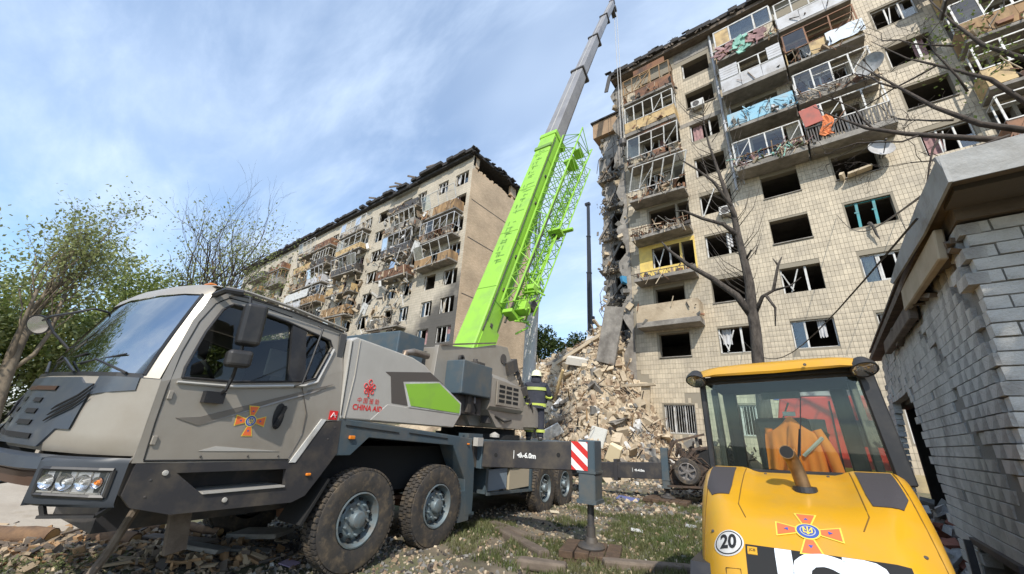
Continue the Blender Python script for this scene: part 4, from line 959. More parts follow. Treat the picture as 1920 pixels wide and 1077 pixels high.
rs = MB(); rs.prism([(-.71,1.665),(-.60,1.665),(-.60,1.765),(-.71,1.765)], lambda a,b:(.006,a,b), lambda a,b:(.0,a,b)); rs.k=0
o = rs.build('red_sticker', M['decalred'], tk)
rs = MB(); rs.bar((.009,-.69,1.69),(.009,-.66,1.745),.012,.004); rs.bar((.009,-.66,1.745),(.009,-.63,1.69),.012,.004); rs.bar((.009,-.68,1.715),(.009,-.62,1.715),.01,.004); rs.build('sticker_mark', M['warnwhite'], o)
# fairing behind the cab
F_ = [(-.56,1.68),(-.60,2.28),(-.62,2.64),(-.54,2.69),(.51,2.62),(.80,2.55),(1.20,2.335),(1.84,1.97),(1.84,1.88),(1.66,1.66),(-.5,1.68)]
fa = MB(); PX(F_,.0,-.5,fa); T_('side_fairing', fa, M['silver'], bevel=.02, seg=2)
sm = MB(); sm.path([(.004,-.50,1.69),(.004,-.47,2.2),(.004,-.49,2.66)],.01,4); T_('fairing_seam', sm, M['champagne'])
fd = MB(); PX([(.02,2.33),(.93,2.46),(1.24,2.335),(1.30,2.3),(.52,2.2),(.62,1.95),(1.6,1.88),(.22,1.93),(.13,2.28)],.003,-.01,fd); T_('fairing_recess', fd, mat('brown_grey_panel',(.10,.085,.075),.6))
fd = MB(); PX([(.38,2.24),(1.17,2.345),(1.80,2.065),(1.80,1.875),(.55,1.90)],.012,-.005,fd); T_('fairing_trim', fd, M['white'])
fd = MB(); PX([(.42,2.215),(1.15,2.32),(1.77,2.045),(1.77,1.895),(.59,1.925)],.018,.0,fd); T_('green_panel', fd, M['green'])
fd = MB(); PX([(.15,1.905),(1.80,1.86),(1.66,1.67),(-.1,1.69)],.005,-.01,fd); T_('lower_lip', fd, M['silver'], bevel=.004)
# red knot and lettering
P = lambda a,b_,d:(d, -.20+a, 2.075+b_)
kn = MB()
for (x,y,r) in ((0,.085,.027),(-.065,.03,.027),(.065,.03,.027),(-.05,-.04,.024),(.05,-.04,.024)):
    pts = [P(x+r*math.cos(i*math.pi/6),y+r*1.1*math.sin(i*math.pi/6),.006) for i in range(13)]; kn.path(pts,.0055,4)
for a,b_ in (((-.04,.04),(.04,-.04)),((.04,.04),(-.04,-.04)),((0,.06),(0,-.10)),((-.015,-.10),(.015,-.10)),((-.05,0),(.05,0))): kn.bar(P(*a,.006),P(*b_,.006),.012,.004)
kn.build('red_knot_logo', M['decalred'], tk)
text_mb('CHINA AID', .095, lambda a,b_,d:(d,-.17+a,1.83+b_), bold=.002).build('lettering', M['decalred'], tk, fix=False)
text_mb('中 国 援 助', .075, lambda a,b_,d:(d,-.18+a,1.915+b_)).build('lettering', M['decalred'], tk, fix=False)
# slate deck/fender panel of the first axles
DK = [(-.58,1.69),(2.24,1.50),(2.26,1.36),(2.38,1.09),(2.42,.55),(2.42,.30),(2.22,.30),(2.12,.86),(1.72,1.385),(-.06,1.475),(-.30,1.27),(-.50,1.27)]
dk = MB(); PX(DK,-.003,-.32,dk); T_('fender_panel', dk, M['slate'], bevel=.008)
dk = MB(); PX([(-.58,1.665),(2.24,1.475),(2.24,1.505),(-.58,1.70)],-.01,-2.55,dk); T_('deck_plate', dk, M['slate'])
for a in ((0,1.58),(1.1,1.52)):
    q = MB(); q.rbox((.003,a[0],a[1]),(.012,.9,.012),(-.07,0,0)); T_('panel_seam', q, M['blackm'])
fw = MB(); PX([(-.58,1.6),(2.2,1.42),(2.3,.3),(2.1,.3),(2.0,1.3),(-.3,1.4)],-2.3,-2.59,fw); T_('fender_panel', fw, M['slate'])
iw = MB(); iw.box(-2.2,-.42,-.5,2.3,.75,1.35); T_('chassis_frame', iw, M['blackm'])
iw = MB(); iw.box(-1.9,-.8,-2.2,8.2,.62,1.05); iw.box(-2.55,-.35,-2.2,-.55,.95,1.24); T_('chassis_rail', iw, M['charcoal'])
mf = MB(); mf.rbox((-.25,-.62,.80),(.42,.03,.5),(-.5,0,0)); mf.rbox((-.22,2.30,.62),(.42,.03,.6),(.1,0,0)); T_('mud_flap', mf, M['blackm'])
sc2 = MB(); sc2.rbox((-.03,2.18,.45),(.05,.3,.45)); sc2.box(-.3,-.02,2.25,2.5,.28,.33); T_('fender_bracket', sc2, M['slate'])
# wheels
def wheel(s, x=-.02, z=.55, steer=0, sgn=1, rad=.555):
    w_ = MB(); hub = V3((x,s,z)); d = V3((math.cos(steer)*sgn, math.sin(steer), 0)).normalized()
    prof = [(-.26,.30),(-.26,.50),(-.245,.535),(-.2,rad-.004),(-.03,rad-.004),(.0,.535),(.012,.47),(.01,.40),(.0,.315),(-.02,.30),(-.05,.29)]
    w_.lathe(hub,d,prof,44); ty = T_('wheel', w_, M['rubber'], smooth=35)
    tr2 = MB(); u = d.cross(V3((0,0,1))).normalized(); v = u.cross(d)
    for i in range(54):
        for j,(o0,o1) in enumerate(((-.225,-.155),(-.145,-.085),(-.075,-.005))):
            a = 2*math.pi*(i+.5*(j%2))/54; rd = u*math.cos(a)+v*math.sin(a); tg = -u*math.sin(a)+v*math.cos(a)
            tr2.obox(hub+d*(o0+o1)/2+rd*(rad+.002), d*(o1-o0)/2, tg*.022, rd*.012)
    tr2.build('tread', M['rubber'], ty)
    ri = MB(); ri.lathe(hub,d,[(-.02,.30),(.004,.302),(.008,.285),(-.03,.272),(-.07,.262),(-.115,.25),(-.10,.235),(-.055,.19),(-.05,.15),(-.05,.10),(-.0,.095),(.02,.085),(.028,.06),(.03,.001)],36); ri.build('rim', M['rim'], ty, smooth=30)
    nts = MB(); hls = MB()
    for i in range(10):
        a = 2*math.pi*i/10+.2; rd = u*math.cos(a)+v*math.sin(a); nts.tube(hub+d*(-.052)+rd*.165, hub+d*(-.008)+rd*.165, .017,.013,6)
        a += math.pi/10; rd = u*math.cos(a)+v*math.sin(a); tg = -u*math.sin(a)+v*math.cos(a); hls.obox(hub+d*(-.073)+rd*.218, d*.014, tg*.024, rd*.016)
    nts.build('wheel_nut', M['rim'], ty, kind='stuff'); hls.build('hand_hole', M['blackm'], ty, kind='stuff')
    return ty
w0 = wheel(0,0,.545,steer=-.03)
wheel(1.48,-.0,.53,steer=-.03)
for s in (5.37,6.57): wheel(s,-.0,.47)
for s in (0,1.48,5.37,6.57): wheel(s,-2.6,.53,sgn=-1)
ax = MB()
for s in (0,1.48,5.37,6.57): ax.tube((-2.3,s,.52),(-.3,s,.52),.09,n=10); ax.lathe((-1.3,s,.52),(1,0,0),[(-.2,.1),(-.1,.2),(.1,.2),(.2,.1)],12); ax.rbox((-.55,s,.62),(.09,1.0,.05)); ax.rbox((-2.05,s,.62),(.09,1.0,.05))
T_('axle', ax, M['rust'])
# jack leg under the front
jl = MB(); jl.path([(-.42,-2.05,.95),(-.55,-2.12,.5),(-.62,-2.3,.0)],.035,8); jl.rbox((-.35,-1.75,.7),(.06,.16,.45),(.15,0,0)); T_('drop_strut', jl, M['woodgrey'])
# --- chassis boxes, front outrigger
cx2 = MB(); PX([(2.26,1.47),(4.4,1.47),(4.4,1.03),(4.1,.98),(2.44,1.02)],-.06,-.4,cx2); T_('outrigger_box', cx2, M['charcoal'], bevel=.006)
ob = MB()
def outrigger(s, z0, z1, xe, foot_z, name='outrigger', flip=1, dz=.125, hw_=.135, ztop=None, zbot=None):
    X0 = -.1 if flip == 1 else -2.5
    def zz_(x): return dz*max(0,(x-X0)*flip)/2.1
    def slab_(xa,xb,w_,e):
        q = MB(); q.prism([(xa,z0-e+zz_(xa)),(xb,z0-e+zz_(xb)),(xb,z1+e+zz_(xb)),(xa,z1+e+zz_(xa))], lambda a,b:(a,s-w_,b), lambda a,b:(a,s+w_,b)); return q
    T_('outrigger_sleeve', slab_(*sorted((X0-flip*1.1,X0+flip*.14)),.20,.03), M['slate'], bevel=.01)
    bo = T_('outrigger_beam', slab_(*sorted((X0,xe)),.16,0), M['charcoal'], bevel=.012)
    zt_ = ztop or z1+dz+.02; zb_ = zbot or z1+dz-.86
    b_ = MB(); b_.box(xe-hw_,xe+hw_,s-.18,s+.18,zb_,zt_); lo = T_('outrigger_leg', b_, M['slate'], bevel=.014)
    b_ = MB(); b_.box(xe-hw_-.02,xe+hw_+.02,s-.2,s+.2,zb_-.02,zb_+.03); b_.build('leg_collar', M['slate'], lo)
    b_ = MB(); b_.box(xe-hw_-.015,xe+hw_+.015,s-.195,s+.195,z0+dz-.03,z0+dz); b_.build('leg_band', M['slate'], lo)
    r_ = MB(); r_.tube((xe,s,zb_),(xe,s,foot_z+.08),.052,n=14); r_.tube((xe,s,foot_z+.28),(xe,s,foot_z+.06),.066,n=14); r_.build('jack_rod', M['steel_dark'], lo, smooth=40)
    r_ = MB(); r_.lathe((xe,s,foot_z),(0,0,1),[(0,.20),(.02,.205),(.05,.18),(.075,.10),(.14,.08),(.15,.001)],20); r_.build('jack_foot', M['steel_dark'], lo, smooth=35)
    return bo, lo
bo, lo = outrigger(2.72,1.02,1.45,2.0,.10)
# hazard stripes and letters on the beam's front face
hz = MB(); 
x0,x1,z0,z1 = 1.76,2.03,1.15,1.565; yy = 2.72-.198
hz.box(x0,x1,yy-.004,yy,z0,z1,k=0)
def clipz(poly,zl,sg):
    out = []
    for i in range(len(poly)):
        a_,b_ = poly[i],poly[(i+1)%len(poly)]; ia,ib = sg*(a_[1]-zl) >= 0, sg*(b_[1]-zl) >= 0
        if ia: out.append(a_)
        if ia != ib: t = (zl-a_[1])/(b_[1]-a_[1]); out.append((a_[0]+(b_[0]-a_[0])*t, zl))
    return out
for o_ in (-.02,.20,.42):
    pts = clipz(clipz([(x0,z0+o_+.20),(x0,z0+o_+.09),(x1,z0+o_-.14),(x1,z0+o_-.03)],z0,1),z1,-1)
    if len(pts) > 2: hz.add([(x,yy-.007,z) for x,z in pts],[tuple(range(len(pts)))],1)
hz.build('hazard_plate', [M['warnred'],M['warnwhite']], bo, fix=False)
def beamtext(parent, xc, yy, zc, size):
    text_mb('A-6.0m', size, lambda a,b_,d:(xc+size*.9+a,yy-d,zc+b_), bold=.004).build('lettering', M['warnwhite'], parent, fix=False)
    q = MB(); q.add([(xc-size*.95,yy-.004,zc),(xc-size*.2,yy-.004,zc+size*.42),(xc-size*.2,yy-.004,zc-size*.42)],[(0,1,2)]); q.box(xc-size*1.55,xc-size*1.45,yy-.005,yy-.001,zc-size*.6,zc+size*.6); q.build('arrow_mark', M['warnwhite'], parent)
beamtext(bo, .85, 2.72-.162, 1.285, .11)
bh = MB()
for x,z in ((1.52,1.34),(.32,1.25)): bh.lathe((x,2.72-.162,z),(0,-1,0),[(0,.035),(.004,.034),(.004,.001)],12)
bh.build('beam_hole', M['blackm'], bo)
bo2, lo2 = outrigger(9.35,.46,.90,2.05,.12,dz=.16,hw_=.10,ztop=1.46,zbot=.40)
q = MB(); q.box(.55,.66,9.15,9.55,.44,1.04); q.build('beam_collar', M['charcoal'], bo2); beamtext(bo2, 1.25, 9.35-.162, .79, .09)
outrigger(2.72,1.04,1.52,-4.7,.1,flip=-1); outrigger(9.35,.55,1.0,-4.7,.1,flip=-1)
for a,z in ((3.55,1.22),(3.8,1.21)):
    q = MB(); q.lathe((-.058,a,z),(1,0,0),[(0,.03),(.004,.028),(.004,.001)],10); T_('beam_hole', q, M['blackm'])
# rear deck and lockers
rd = MB(); PX([(2.26,1.475),(8.8,1.475),(8.8,1.30),(2.26,1.30)],-.08,-2.55,rd); T_('rear_deck', rd, M['slate'], bevel=.006)
rd = MB(); rd.box(-.36,-.08,2.9,2.98,.55,1.02); rd.box(-.36,-.08,4.75,4.83,.45,.95); rd.bar((-.08,2.95,.55),(-.08,4.85,.47),.05); T_('locker_frame', rd, M['slate'])
rd = MB(); rd.box(-.5,-.12,3.05,3.75,.58,.95); T_('battery_locker', rd, mat('blue_grey_tank',(.2,.25,.3),.5)); rd = MB(); rd.box(-.5,-.1,3.82,4.7,.55,.93); T_('tool_locker', rd, mat('beige_locker',(.42,.36,.26),.6))
rd = MB(); PX([(4.75,1.02),(7.3,.99),(7.35,1.25),(4.7,1.27)],-.06,-.55,rd); T_('rear_fender', rd, M['charcoal'])
rd = MB(); rd.box(-2.2,-.4,2.35,9.0,.55,1.28); T_('chassis_core', rd, M['blackm'])
sc3 = MB(); sc3.box(.0,.1,2.28,2.45,1.38,1.52); sc3.lathe((-.2,3.3,1.53),(0,0,1),[(0,.1),(.05,.1),(.09,.03),(.1,.001)],12); T_('deck_fitting', sc3, M['silver'])
sc3 = MB(); sc3.box(-.35,-.12,2.3,2.75,1.48,1.58); T_('deck_box', sc3, M['slate'])
# --- superstructure
tt_ = MB(); tt_.lathe((-1.3,4.3,1.48),(0,0,1),[(0,1.0),(.10,1.0),(.10,.88),(.22,.88),(.22,.3)],40); T_('turntable', tt_, M['blackm'], smooth=35)
up = MB(); 
for x in (-.62,-2.0): up.prism([(1.7,2.35),(1.75,3.12),(2.9,3.3),(3.75,3.55),(4.3,3.6),(4.7,3.05),(5.4,2.35),(6.5,2.25),(6.6,1.8),(3.0,1.72),(2.6,2.2)], lambda a,b:(x,a,b), lambda a,b:(x-.10,a,b))
up.box(-2.0,-.7,2.6,6.3,1.72,2.1); up.box(-2.0,-.7,1.8,2.0,2.4,3.1); T_('slewing_frame', up, M['champagne'], bevel=.008)
up = MB(); up.bar((-.61,1.8,3.13),(-.61,3.7,3.58),.05,.03); up.bar((-.6,3.05,2.95),(-.6,4.3,2.6),.03); T_('frame_rail', up, M['woodgrey'])
hk = MB(); hk.lathe((-.61,2.45,2.98),(1,0,0),[(0,.08),(.05,.08),(.05,.05),(0.0,.05)],14); T_('lifting_eye', hk, M['steel_dark'])
cwt = MB(); cwt.box(-2.5,-.85,.95,1.62,2.5,3.22); T_('counterweight', cwt, M['slate'], bevel=.02, seg=2)
cwt = MB(); cwt.box(-2.4,-.20,2.05,3.05,2.26,2.88); T_('counterweight', cwt, M['slate'], bevel=.02, seg=2)
cwt = MB(); cwt.box(-2.3,-.35,2.15,2.95,1.92,2.25); cwt.box(-.5,-.28,2.4,2.5,1.95,2.26); T_('counterweight_base', cwt, M['charcoal'])
q = MB(); q.path([(-.25,2.55,2.24),(-.2,2.5,2.12),(-.22,2.62,2.0),(-.3,2.7,1.95)],.02,5); T_('hydraulic_hose', q, M['black'])
eh = MB(); rows = []
for s,zt_,x_ in ((3.08,2.80,-.24),(3.7,2.76,-.2),(4.35,2.66,-.2),(4.62,2.52,-.28)):
    rows.append([(-.9,s,zt_+.02),(x_-.1,s,zt_),(x_,s,zt_-.1),(x_,s,2.12),(x_-.06,s,2.05),(-.9,s,2.05)])
eh.loft(rows, closed=True, caps=True); T_('engine_hood', eh, M['champagne'], smooth=30)
for i in range(3):
    for j in range(4):
        q = MB(); q.box(-.2,-.182,3.35+.30*i,3.58+.30*i,2.22+.1*j,2.28+.1*j); T_('louvre', q, M['blackm'])
q = MB(); q.box(-.21,-.188,3.27,4.28,2.16,2.64); T_('louvre_frame', q, M['champagne'])
lb_ = MB(); PX([(3.1,2.06),(4.65,2.04),(4.7,1.72),(3.5,1.72),(3.3,1.9)],-.3,-.75,lb_); lb_.tube((-.42,4.3,1.72),(-.42,4.3,2.1),.09,n=12); lb_.tube((-.40,4.52,1.7),(-.40,4.52,2.08),.05,n=10); T_('slewing_motor', lb_, M['champagne'])
q = MB(); q.rbox((-.45,3.5,1.9),(.2,.5,.22)); q.path([(-.3,3.4,1.95),(-.25,3.7,1.85),(-.3,4.1,1.9)],.025,5); T_('valve_block', q, M['steel_dark'])
ex = MB(); ex.path([(-.45,.72,2.55),(-.42,.75,2.76),(-.40,.9,2.80),(-.36,1.22,2.79)],[.06,.06,.06,.055],12); T_('exhaust_pipe', ex, mat('exhaust_metal',(.3,.26,.22),.45,.7,col2=(.2,.15,.11)), smooth=50)
hs_ = MB()
for i in range(9):
    a = 4.45+i*.13; hs_.path([(-.65+.05*math.sin(i),a,3.2-i*.11),(-.6,a+.15,3.35-i*.12),(-.62,a+.3,3.05-i*.11)],.028,5)
hs_.rbox((-.7,4.5,3.15),(.3,.5,.3),(.4,0,0)); hs_.rbox((-.65,5.1,2.62),(.25,.35,.22),(.3,0,0)); T_('hydraulic_hose', hs_, M['steel_dark'], kind='stuff')
q = MB(); q.box(-.6,-.3,2.6,2.9,2.885,2.95); q.tube((-.45,2.75,2.9),(-.45,2.75,3.02),.05,n=8); T_('filler_cap', q, M['steel_dark'])
wn = MB(); wn.tube((-1.95,3.0,2.75),(-.72,3.0,2.75),.33,n=20); T_('winch_drum', wn, M['steel_dark'])
oc = MB(); oc.prism([(3.5,1.75),(5.2,1.75),(5.3,3.2),(4.9,3.45),(3.6,3.45)], lambda a,b:(-2.15,a,b), lambda a,b:(-3.05,a,b)); T_('operator_cab', oc, M['champagne'], bevel=.03, seg=2)
oc = MB(); oc.box(-3.06,-2.14,3.8,5.0,2.4,3.2); T_('operator_cab_glass', oc, M['black'])
# --- boom: world-space axis brought into truck space
Rt = Matrix.Rotation(-TRZ,3,'Z')
def W2T(p): return Rt@(V3(p)-TO)
_b0 = W2T((-6.60,6.90,3.67)); 
def dirT(h,e): return Rt@V3((math.sin(R(h))*math.cos(R(e)), math.cos(R(h))*math.cos(R(e)), math.sin(R(e))))
BD1, BD2 = dirT(-4.2,67.9), dirT(-4.2,65.9)
def bframe(d):
    side = V3((0,0,1)).cross(d).normalized()   # horizontal sideways
    if side.x < 0: side = -side
    top = side.cross(d).normalized()
    if top.y > 0: top = -top                   # top of the boom faces the cab
    return side, top
def boomsec(p0, d, l0, l1, w, h, m, name, parent=None, cham=.12, both=True):
    sd_, tp = bframe(d); poly = [(-w/2,h/2-.03),(-w/2+.03,h/2),(w/2-.03,h/2),(w/2,h/2-.03),(w/2,-h*.22),(w*.28,-h/2),(-w*.28,-h/2),(-w/2,-h*.22)]
    b_ = MB(); b_.loft([[p0+d*l+sd_*a+tp*c for a,c in poly] for l in (l0,l1)], caps=True); return T_(name, b_, m, parent, bevel=0)
b0 = _b0 - BD1*.45
sd1, tp1 = bframe(BD1)
bm1 = boomsec(b0, BD1, 0, 10.45, .68, .84, M['green'], 'boom_section')
def ft(pt0, d, l, a, c): s_, t_2 = bframe(d); return pt0+d*l+s_*a+t_2*c
q = MB(); q.obox(ft(b0,BD1,10.35,0,.0), BD1*.14, sd1*.375, tp1*.455); q.build('boom_collar', M['green'], bm1, bevel=.02)
q = MB(); q.obox(ft(b0,BD1,9.35,0,.43), BD1*.10, sd1*.36, tp1*.035); q.build('boom_strap', mat('olive_strap',(.16,.28,.06),.6), bm1)
q = MB()  # faint dark lettering running down the boom's top face
for l in (1.6,3.9,6.2,8.5):
    q = MB(); q.obox(ft(b0,BD1,l,.342,.05), BD1*.012, sd1*.006, tp1*.34); q.build('weld_seam', mat('weld_green',(.16,.34,.04),.7), bm1)
    q = MB(); q.obox(ft(b0,BD1,l+.4,0,.422), BD1*.010, sd1*.33, tp1*.005); q.build('weld_seam', mat('weld_green',(.16,.34,.04),.7), bm1)
q = MB(); q.path([ft(b0,BD1,.6,.36,.33),ft(b0,BD1,4,.37,.32),ft(b0,BD1,7,.36,.34),ft(b0,BD1,10,.37,.33)],.018,5); q.build('hydraulic_line', M['steel_dark'], bm1)
gl_ = MB(); rgl = random.Random(6)
for i in range(22):
    if i in (7,14): continue
    l = 2.9+i*.29
    for j in range(rgl.randint(2,4)):
        a0 = rgl.uniform(-.20,.02); a1 = a0+rgl.uniform(.12,.26); dl_ = rgl.uniform(0,.18)
        if rgl.random() < .6: gl_.add([ft(b0,BD1,l+dl_,a0,.424),ft(b0,BD1,l+dl_+.045,a0,.424),ft(b0,BD1,l+dl_+.045,a1,.424),ft(b0,BD1,l+dl_,a1,.424)],[(0,1,2,3)])
        else: gl_.add([ft(b0,BD1,l,a0,.424),ft(b0,BD1,l+.19,a0,.424),ft(b0,BD1,l+.19,a0+.045,.424),ft(b0,BD1,l,a0+.045,.424)],[(0,1,2,3)])
gl_.build('worn_lettering', mat('olive_letter',(.14,.30,.04),.6), bm1, fix=False, kind='stuff')
for l in (.9,2.1,3.4,6.0,7.6):
    q = MB(); q.obox(ft(b0,BD1,l,.35,.1), BD1*.05, sd1*.03, tp1*.04); q.build('hose_clip', M['steel_dark'], bm1)
for l in (4.3,1.9): 
    q = MB(); q.obox(ft(b0,BD1,l,-.41,.1), BD1*.12, sd1*.09, tp1*.06); q.build('side_bracket', M['green'], bm1)
q = MB(); q.obox(ft(b0,BD1,6.4,-.44,-.1), BD1*.2, sd1*.1, tp1*.12); q.build('side_bracket', M['green'], bm1)
q = MB(); q.obox(ft(b0,BD1,.0,0,-.1), BD1*.05, sd1*.3, tp1*.3); q.build('boom_foot', M['steel_dark'], bm1)
q = MB(); q.tube(ft(b0,BD1,.15,-.75,-.3),ft(b0,BD1,.15,.75,-.3),.12,n=14); T_('boom_pivot', q, M['steel_dark'])
q = MB(); q.obox(ft(b0,BD1,.5,.35,.0), BD1*.4, sd1*.01, tp1*.3); q.build('pivot_plate', M['green'], bm1)
# telescoped grey sections
L0 = 10.45; p = b0+BD1*L0; secs = [(7.2,.60,.74),(6.0,.52,.65),(5.4,.45,.57),(4.9,.38,.49)]
BDs = [dirT(-4.6,66.8),dirT(-5.0,66.0),dirT(-5.4,65.3),dirT(-5.8,64.6)]
pcur = p
for i,((ln,w_,h_),d) in enumerate(zip(secs,BDs)):
    o_ = boomsec(pcur, d, -.3, ln, w_, h_, M['boomgrey'], 'boom_section')
    s_,t_2 = bframe(d)
    q = MB(); q.obox(pcur+d*(ln-.05), d*.09, s_*(w_/2+.07), t_2*(h_/2+.07))
    if i < 3: q.build('boom_collar', M['steel_dark'], o_, bevel=.02)
    q = MB(); q.obox(pcur+d*ln*.5+t_2*(h_/2+.004), d*(ln*.5), s_*.02, t_2*.012); q.build('wear_strip', M['silver'], o_)
    pcur = pcur+d*ln
s_,t_2 = bframe(BDs[-1]); d = BDs[-1]
hdm = MB(); hdm.obox(pcur+d*.15, d*.3, s_*.16, t_2*.24); hdm.tube(pcur+d*.35-s_*.2+t_2*.1, pcur+d*.35+s_*.2+t_2*.1,.2,n=14); hdm.tube(pcur+d*.1-s_*.22-t_2*.38, pcur+d*.1+s_*.22-t_2*.38,.24,n=14); hdm.obox(pcur-d*.5-t_2*.5+s_*.0, d*.10, s_*.15, t_2*.35); T_('boom_head', hdm, M['steel_dark'])
hookx = pcur-t_2*.6
hr_ = MB(); hr_.tube(hookx, hookx-V3((0,0,13)), .022, n=5); hr_.tube(hookx+s_*.2, hookx+s_*.2-V3((0,0,13)), .022, n=5); T_('hoist_rope', hr_, M['silver'])
hb_ = MB(); hb_.lathe(hookx-V3((0,0,13))+s_*.1,(0,0,-1),[(0,.1),(.1,.25),(.5,.25),(.7,.08),(1.0,.05)],10); T_('hook_block', hb_, M['steel_dark'])
# lattice jib stowed on the side
jb = MB()
def JP(l,a,c): return ft(b0,BD1,l,a,c)
def jsec(l0,l1,a0,c0,w0,h0,a1,c1,w1,h1,n,r):
    cor = [(0,0),(1,0),(1,1),(0,1)]
    def cp(t,i):
        a = a0+(a1-a0)*t; c = c0+(c1-c0)*t; w = w0+(w1-w0)*t; h = h0+(h1-h0)*t; return JP(l0+(l1-l0)*t, a+(cor[i][0]-.5)*w, c+(cor[i][1]-.5)*h)
    for i in range(4): jb.tube(cp(0,i),cp(1,i),r,n=6)
    for j in range(n):
        t0,t1 = j/n,(j+1)/n
        for i in range(4):
            k2 = (i+1)%4; jb.tube(cp(t0,i if j%2 else k2),cp(t1,k2 if j%2 else i),r*.55,n=4,cap=False); jb.tube(cp(t0,i),cp(t0,k2),r*.5,n=4,cap=False)
jsec(1.6,10.6,.64,-.12,.40,.5,.88,-.45,.85,1.0,18,.030)
jsec(1.9,9.4,.82,-.55,.30,.34,1.12,-.95,.40,.42,17,.024)
jsec(1.8,7.6,.60,-.50,.26,.3,.74,-.80,.32,.34,14,.020)
T_('lattice_jib', jb, M['green'])
jm = MB()
for (l,a,c,sz) in ((1.7,.85,-.3,(.3,.32,.3)),(2.4,.9,-.35,(.18,.3,.3)),(4.9,1.05,-.5,(.1,.45,.35)),(8.9,.9,-.45,(.12,.42,.5)),(1.45,.6,-.2,(.12,.3,.4)),(9.9,.95,-.6,(.08,.35,.4))):
    s_,t_2 = bframe(BD1); jm.obox(JP(l,a,c), BD1*sz[0]*.5, s_*sz[1]*.5, t_2*sz[2]*.5)
jm.obox(JP(5.3,1.15,-.8), BD1*.05, sd1*.30, tp1*.06)
for i in range(26): 
    l = rng.uniform(1.4,2.9); jm.bar(JP(l,.6+rng.random()*.6,-.1-rng.random()*.7),JP(l+rng.uniform(-.3,.3),.6+rng.random()*.6,-.1-rng.random()*.7),.05)
T_('jib_bracket', jm, M['green'], bevel=.01)
jr = MB(); jr.path([JP(1.2,.5,-.2),JP(4,.62,-.35),JP(7,.7,-.42),JP(9.8,.72,-.5)],.03,5); jr.lathe(JP(5.0,1.0,-.6),sd1,[(-.06,.2),(.06,.2),(.06,.02)],12); jr.lathe(JP(1.9,1.0,-.5),sd1,[(-.06,.16),(.06,.16),(.06,.02)],12); T_('jib_cable', jr, M['steel_dark'])
# luffing cylinder
ca = V3((-1.30,6.75,1.95)); cb_ = ft(b0,BD1,6.4,0,-.55)
cy = MB(); dd = (cb_-ca).normalized(); Lc = (cb_-ca).length
cy.tube(ca,ca+dd*Lc*.62,.20,n=18); cy.tube(ca+dd*Lc*.60,ca+dd*Lc*.63,.225,n=18); T_('luffing_cylinder', cy, mat('cylinder_grey',(.50,.48,.45),.5,.1), smooth=40)
cy = MB(); cy.tube(ca+dd*Lc*.6,cb_,.12,n=14); T_('cylinder_rod', cy, M['chrome'], smooth=40)
# ================================================================== ground and rubble terrain
def sst(a,b,x): t = min(1,max(0,(x-a)/(b-a))); return t*t*(3-2*t)
def fbm(x,y,s,o=0): return noise.noise(V3((x*s,y*s,o)))+.5*noise.noise(V3((x*s*2.1,y*s*2.1,o+7)))+.25*noise.noise(V3((x*s*4.3,y*s*4.3,o+3)))
def ridge(x):
    pts = [(-30,2.5),(-24,3.6),(-20,5.0),(-15.4,6.0),(-12.2,7.0),(-10.6,8.0),(-9.3,7.2),(-8.3,5.0),(-7.2,2.7),(-6.2,1.1),(-5.2,.45),(-3.5,.12),(0,.1),(12,0)]
    if x <= pts[0][0]: return pts[0][1]
    for a,b in zip(pts,pts[1:]):
        if a[0] <= x <= b[0]: t = (x-a[0])/(b[0]-a[0]); return a[1]+(b[1]-a[1])*t
    return 0
def rubble_h(x,y):
    foot = 16.0+.8*math.sin(x*.9)+(1.2 if x > -8 else 0)
    top = 22.8
    t = (y-foot)/(top-foot)
    if x > -8.0: 
        top = 21.6; t = min(1,(y-foot)/(top-foot))
    if t <= 0: return 0
    f = sst(0,1,min(1,t))*.35+min(1,t)*.65
    h = ridge(x)*f
    if y > 27: h *= max(0,1-(y-27)/9)
    return max(0,h+ .35*fbm(x,y,.8,2)*min(1,t*3)*min(1,ridge(x)/2))
def gh(x,y):
    e = 0
    for x0,x1_,y0_,y1_ in ((-4.6,-4.2,2.6,14),(-3.4,-2.2,4,13)):
        if y0_ < y < y1_: xx = x0+(x1_-x0)*(y-y0_)/(y1_-y0_); e -= .05*math.exp(-((x-xx)/.16)**2); e += .02*math.exp(-((x-xx-.3)/.12)**2)
    h = .05*fbm(x,y,.35)+.02*fbm(x,y,1.6,4)
    if y < 3.4 and x < -3: h += .03*fbm(x,y,3,9)
    h += .35*sst(13,20,y)
    d = math.hypot(x+5.2, y-5)     # gentle hollow so the wheels stand free
    return h+e
gm = mat('earth', (.21,.17,.118), .97, col2=(.085,.07,.05), scale=1.6, detail=9, bump=.9, bscale=9, dirt=(.115,.125,.055), dscale=.55, dlo=.46, dhi=.62)
def sheet(name, x0,x1,y0,y1,nx,ny,hf,m,**kw):
    mb = MB(); vs = [(x0+(x1-x0)*i/nx, y0+(y1-y0)*j/ny) for j in range(ny+1) for i in range(nx+1)]
    vs = [(x,y,hf(x,y)) for x,y in vs]; fs = [(j*(nx+1)+i,j*(nx+1)+i+1,(j+1)*(nx+1)+i+1,(j+1)*(nx+1)+i) for j in range(ny) for i in range(nx)]
    mb.add(vs,fs); return mb.build(name, m, smooth=True, fix=False, **kw)
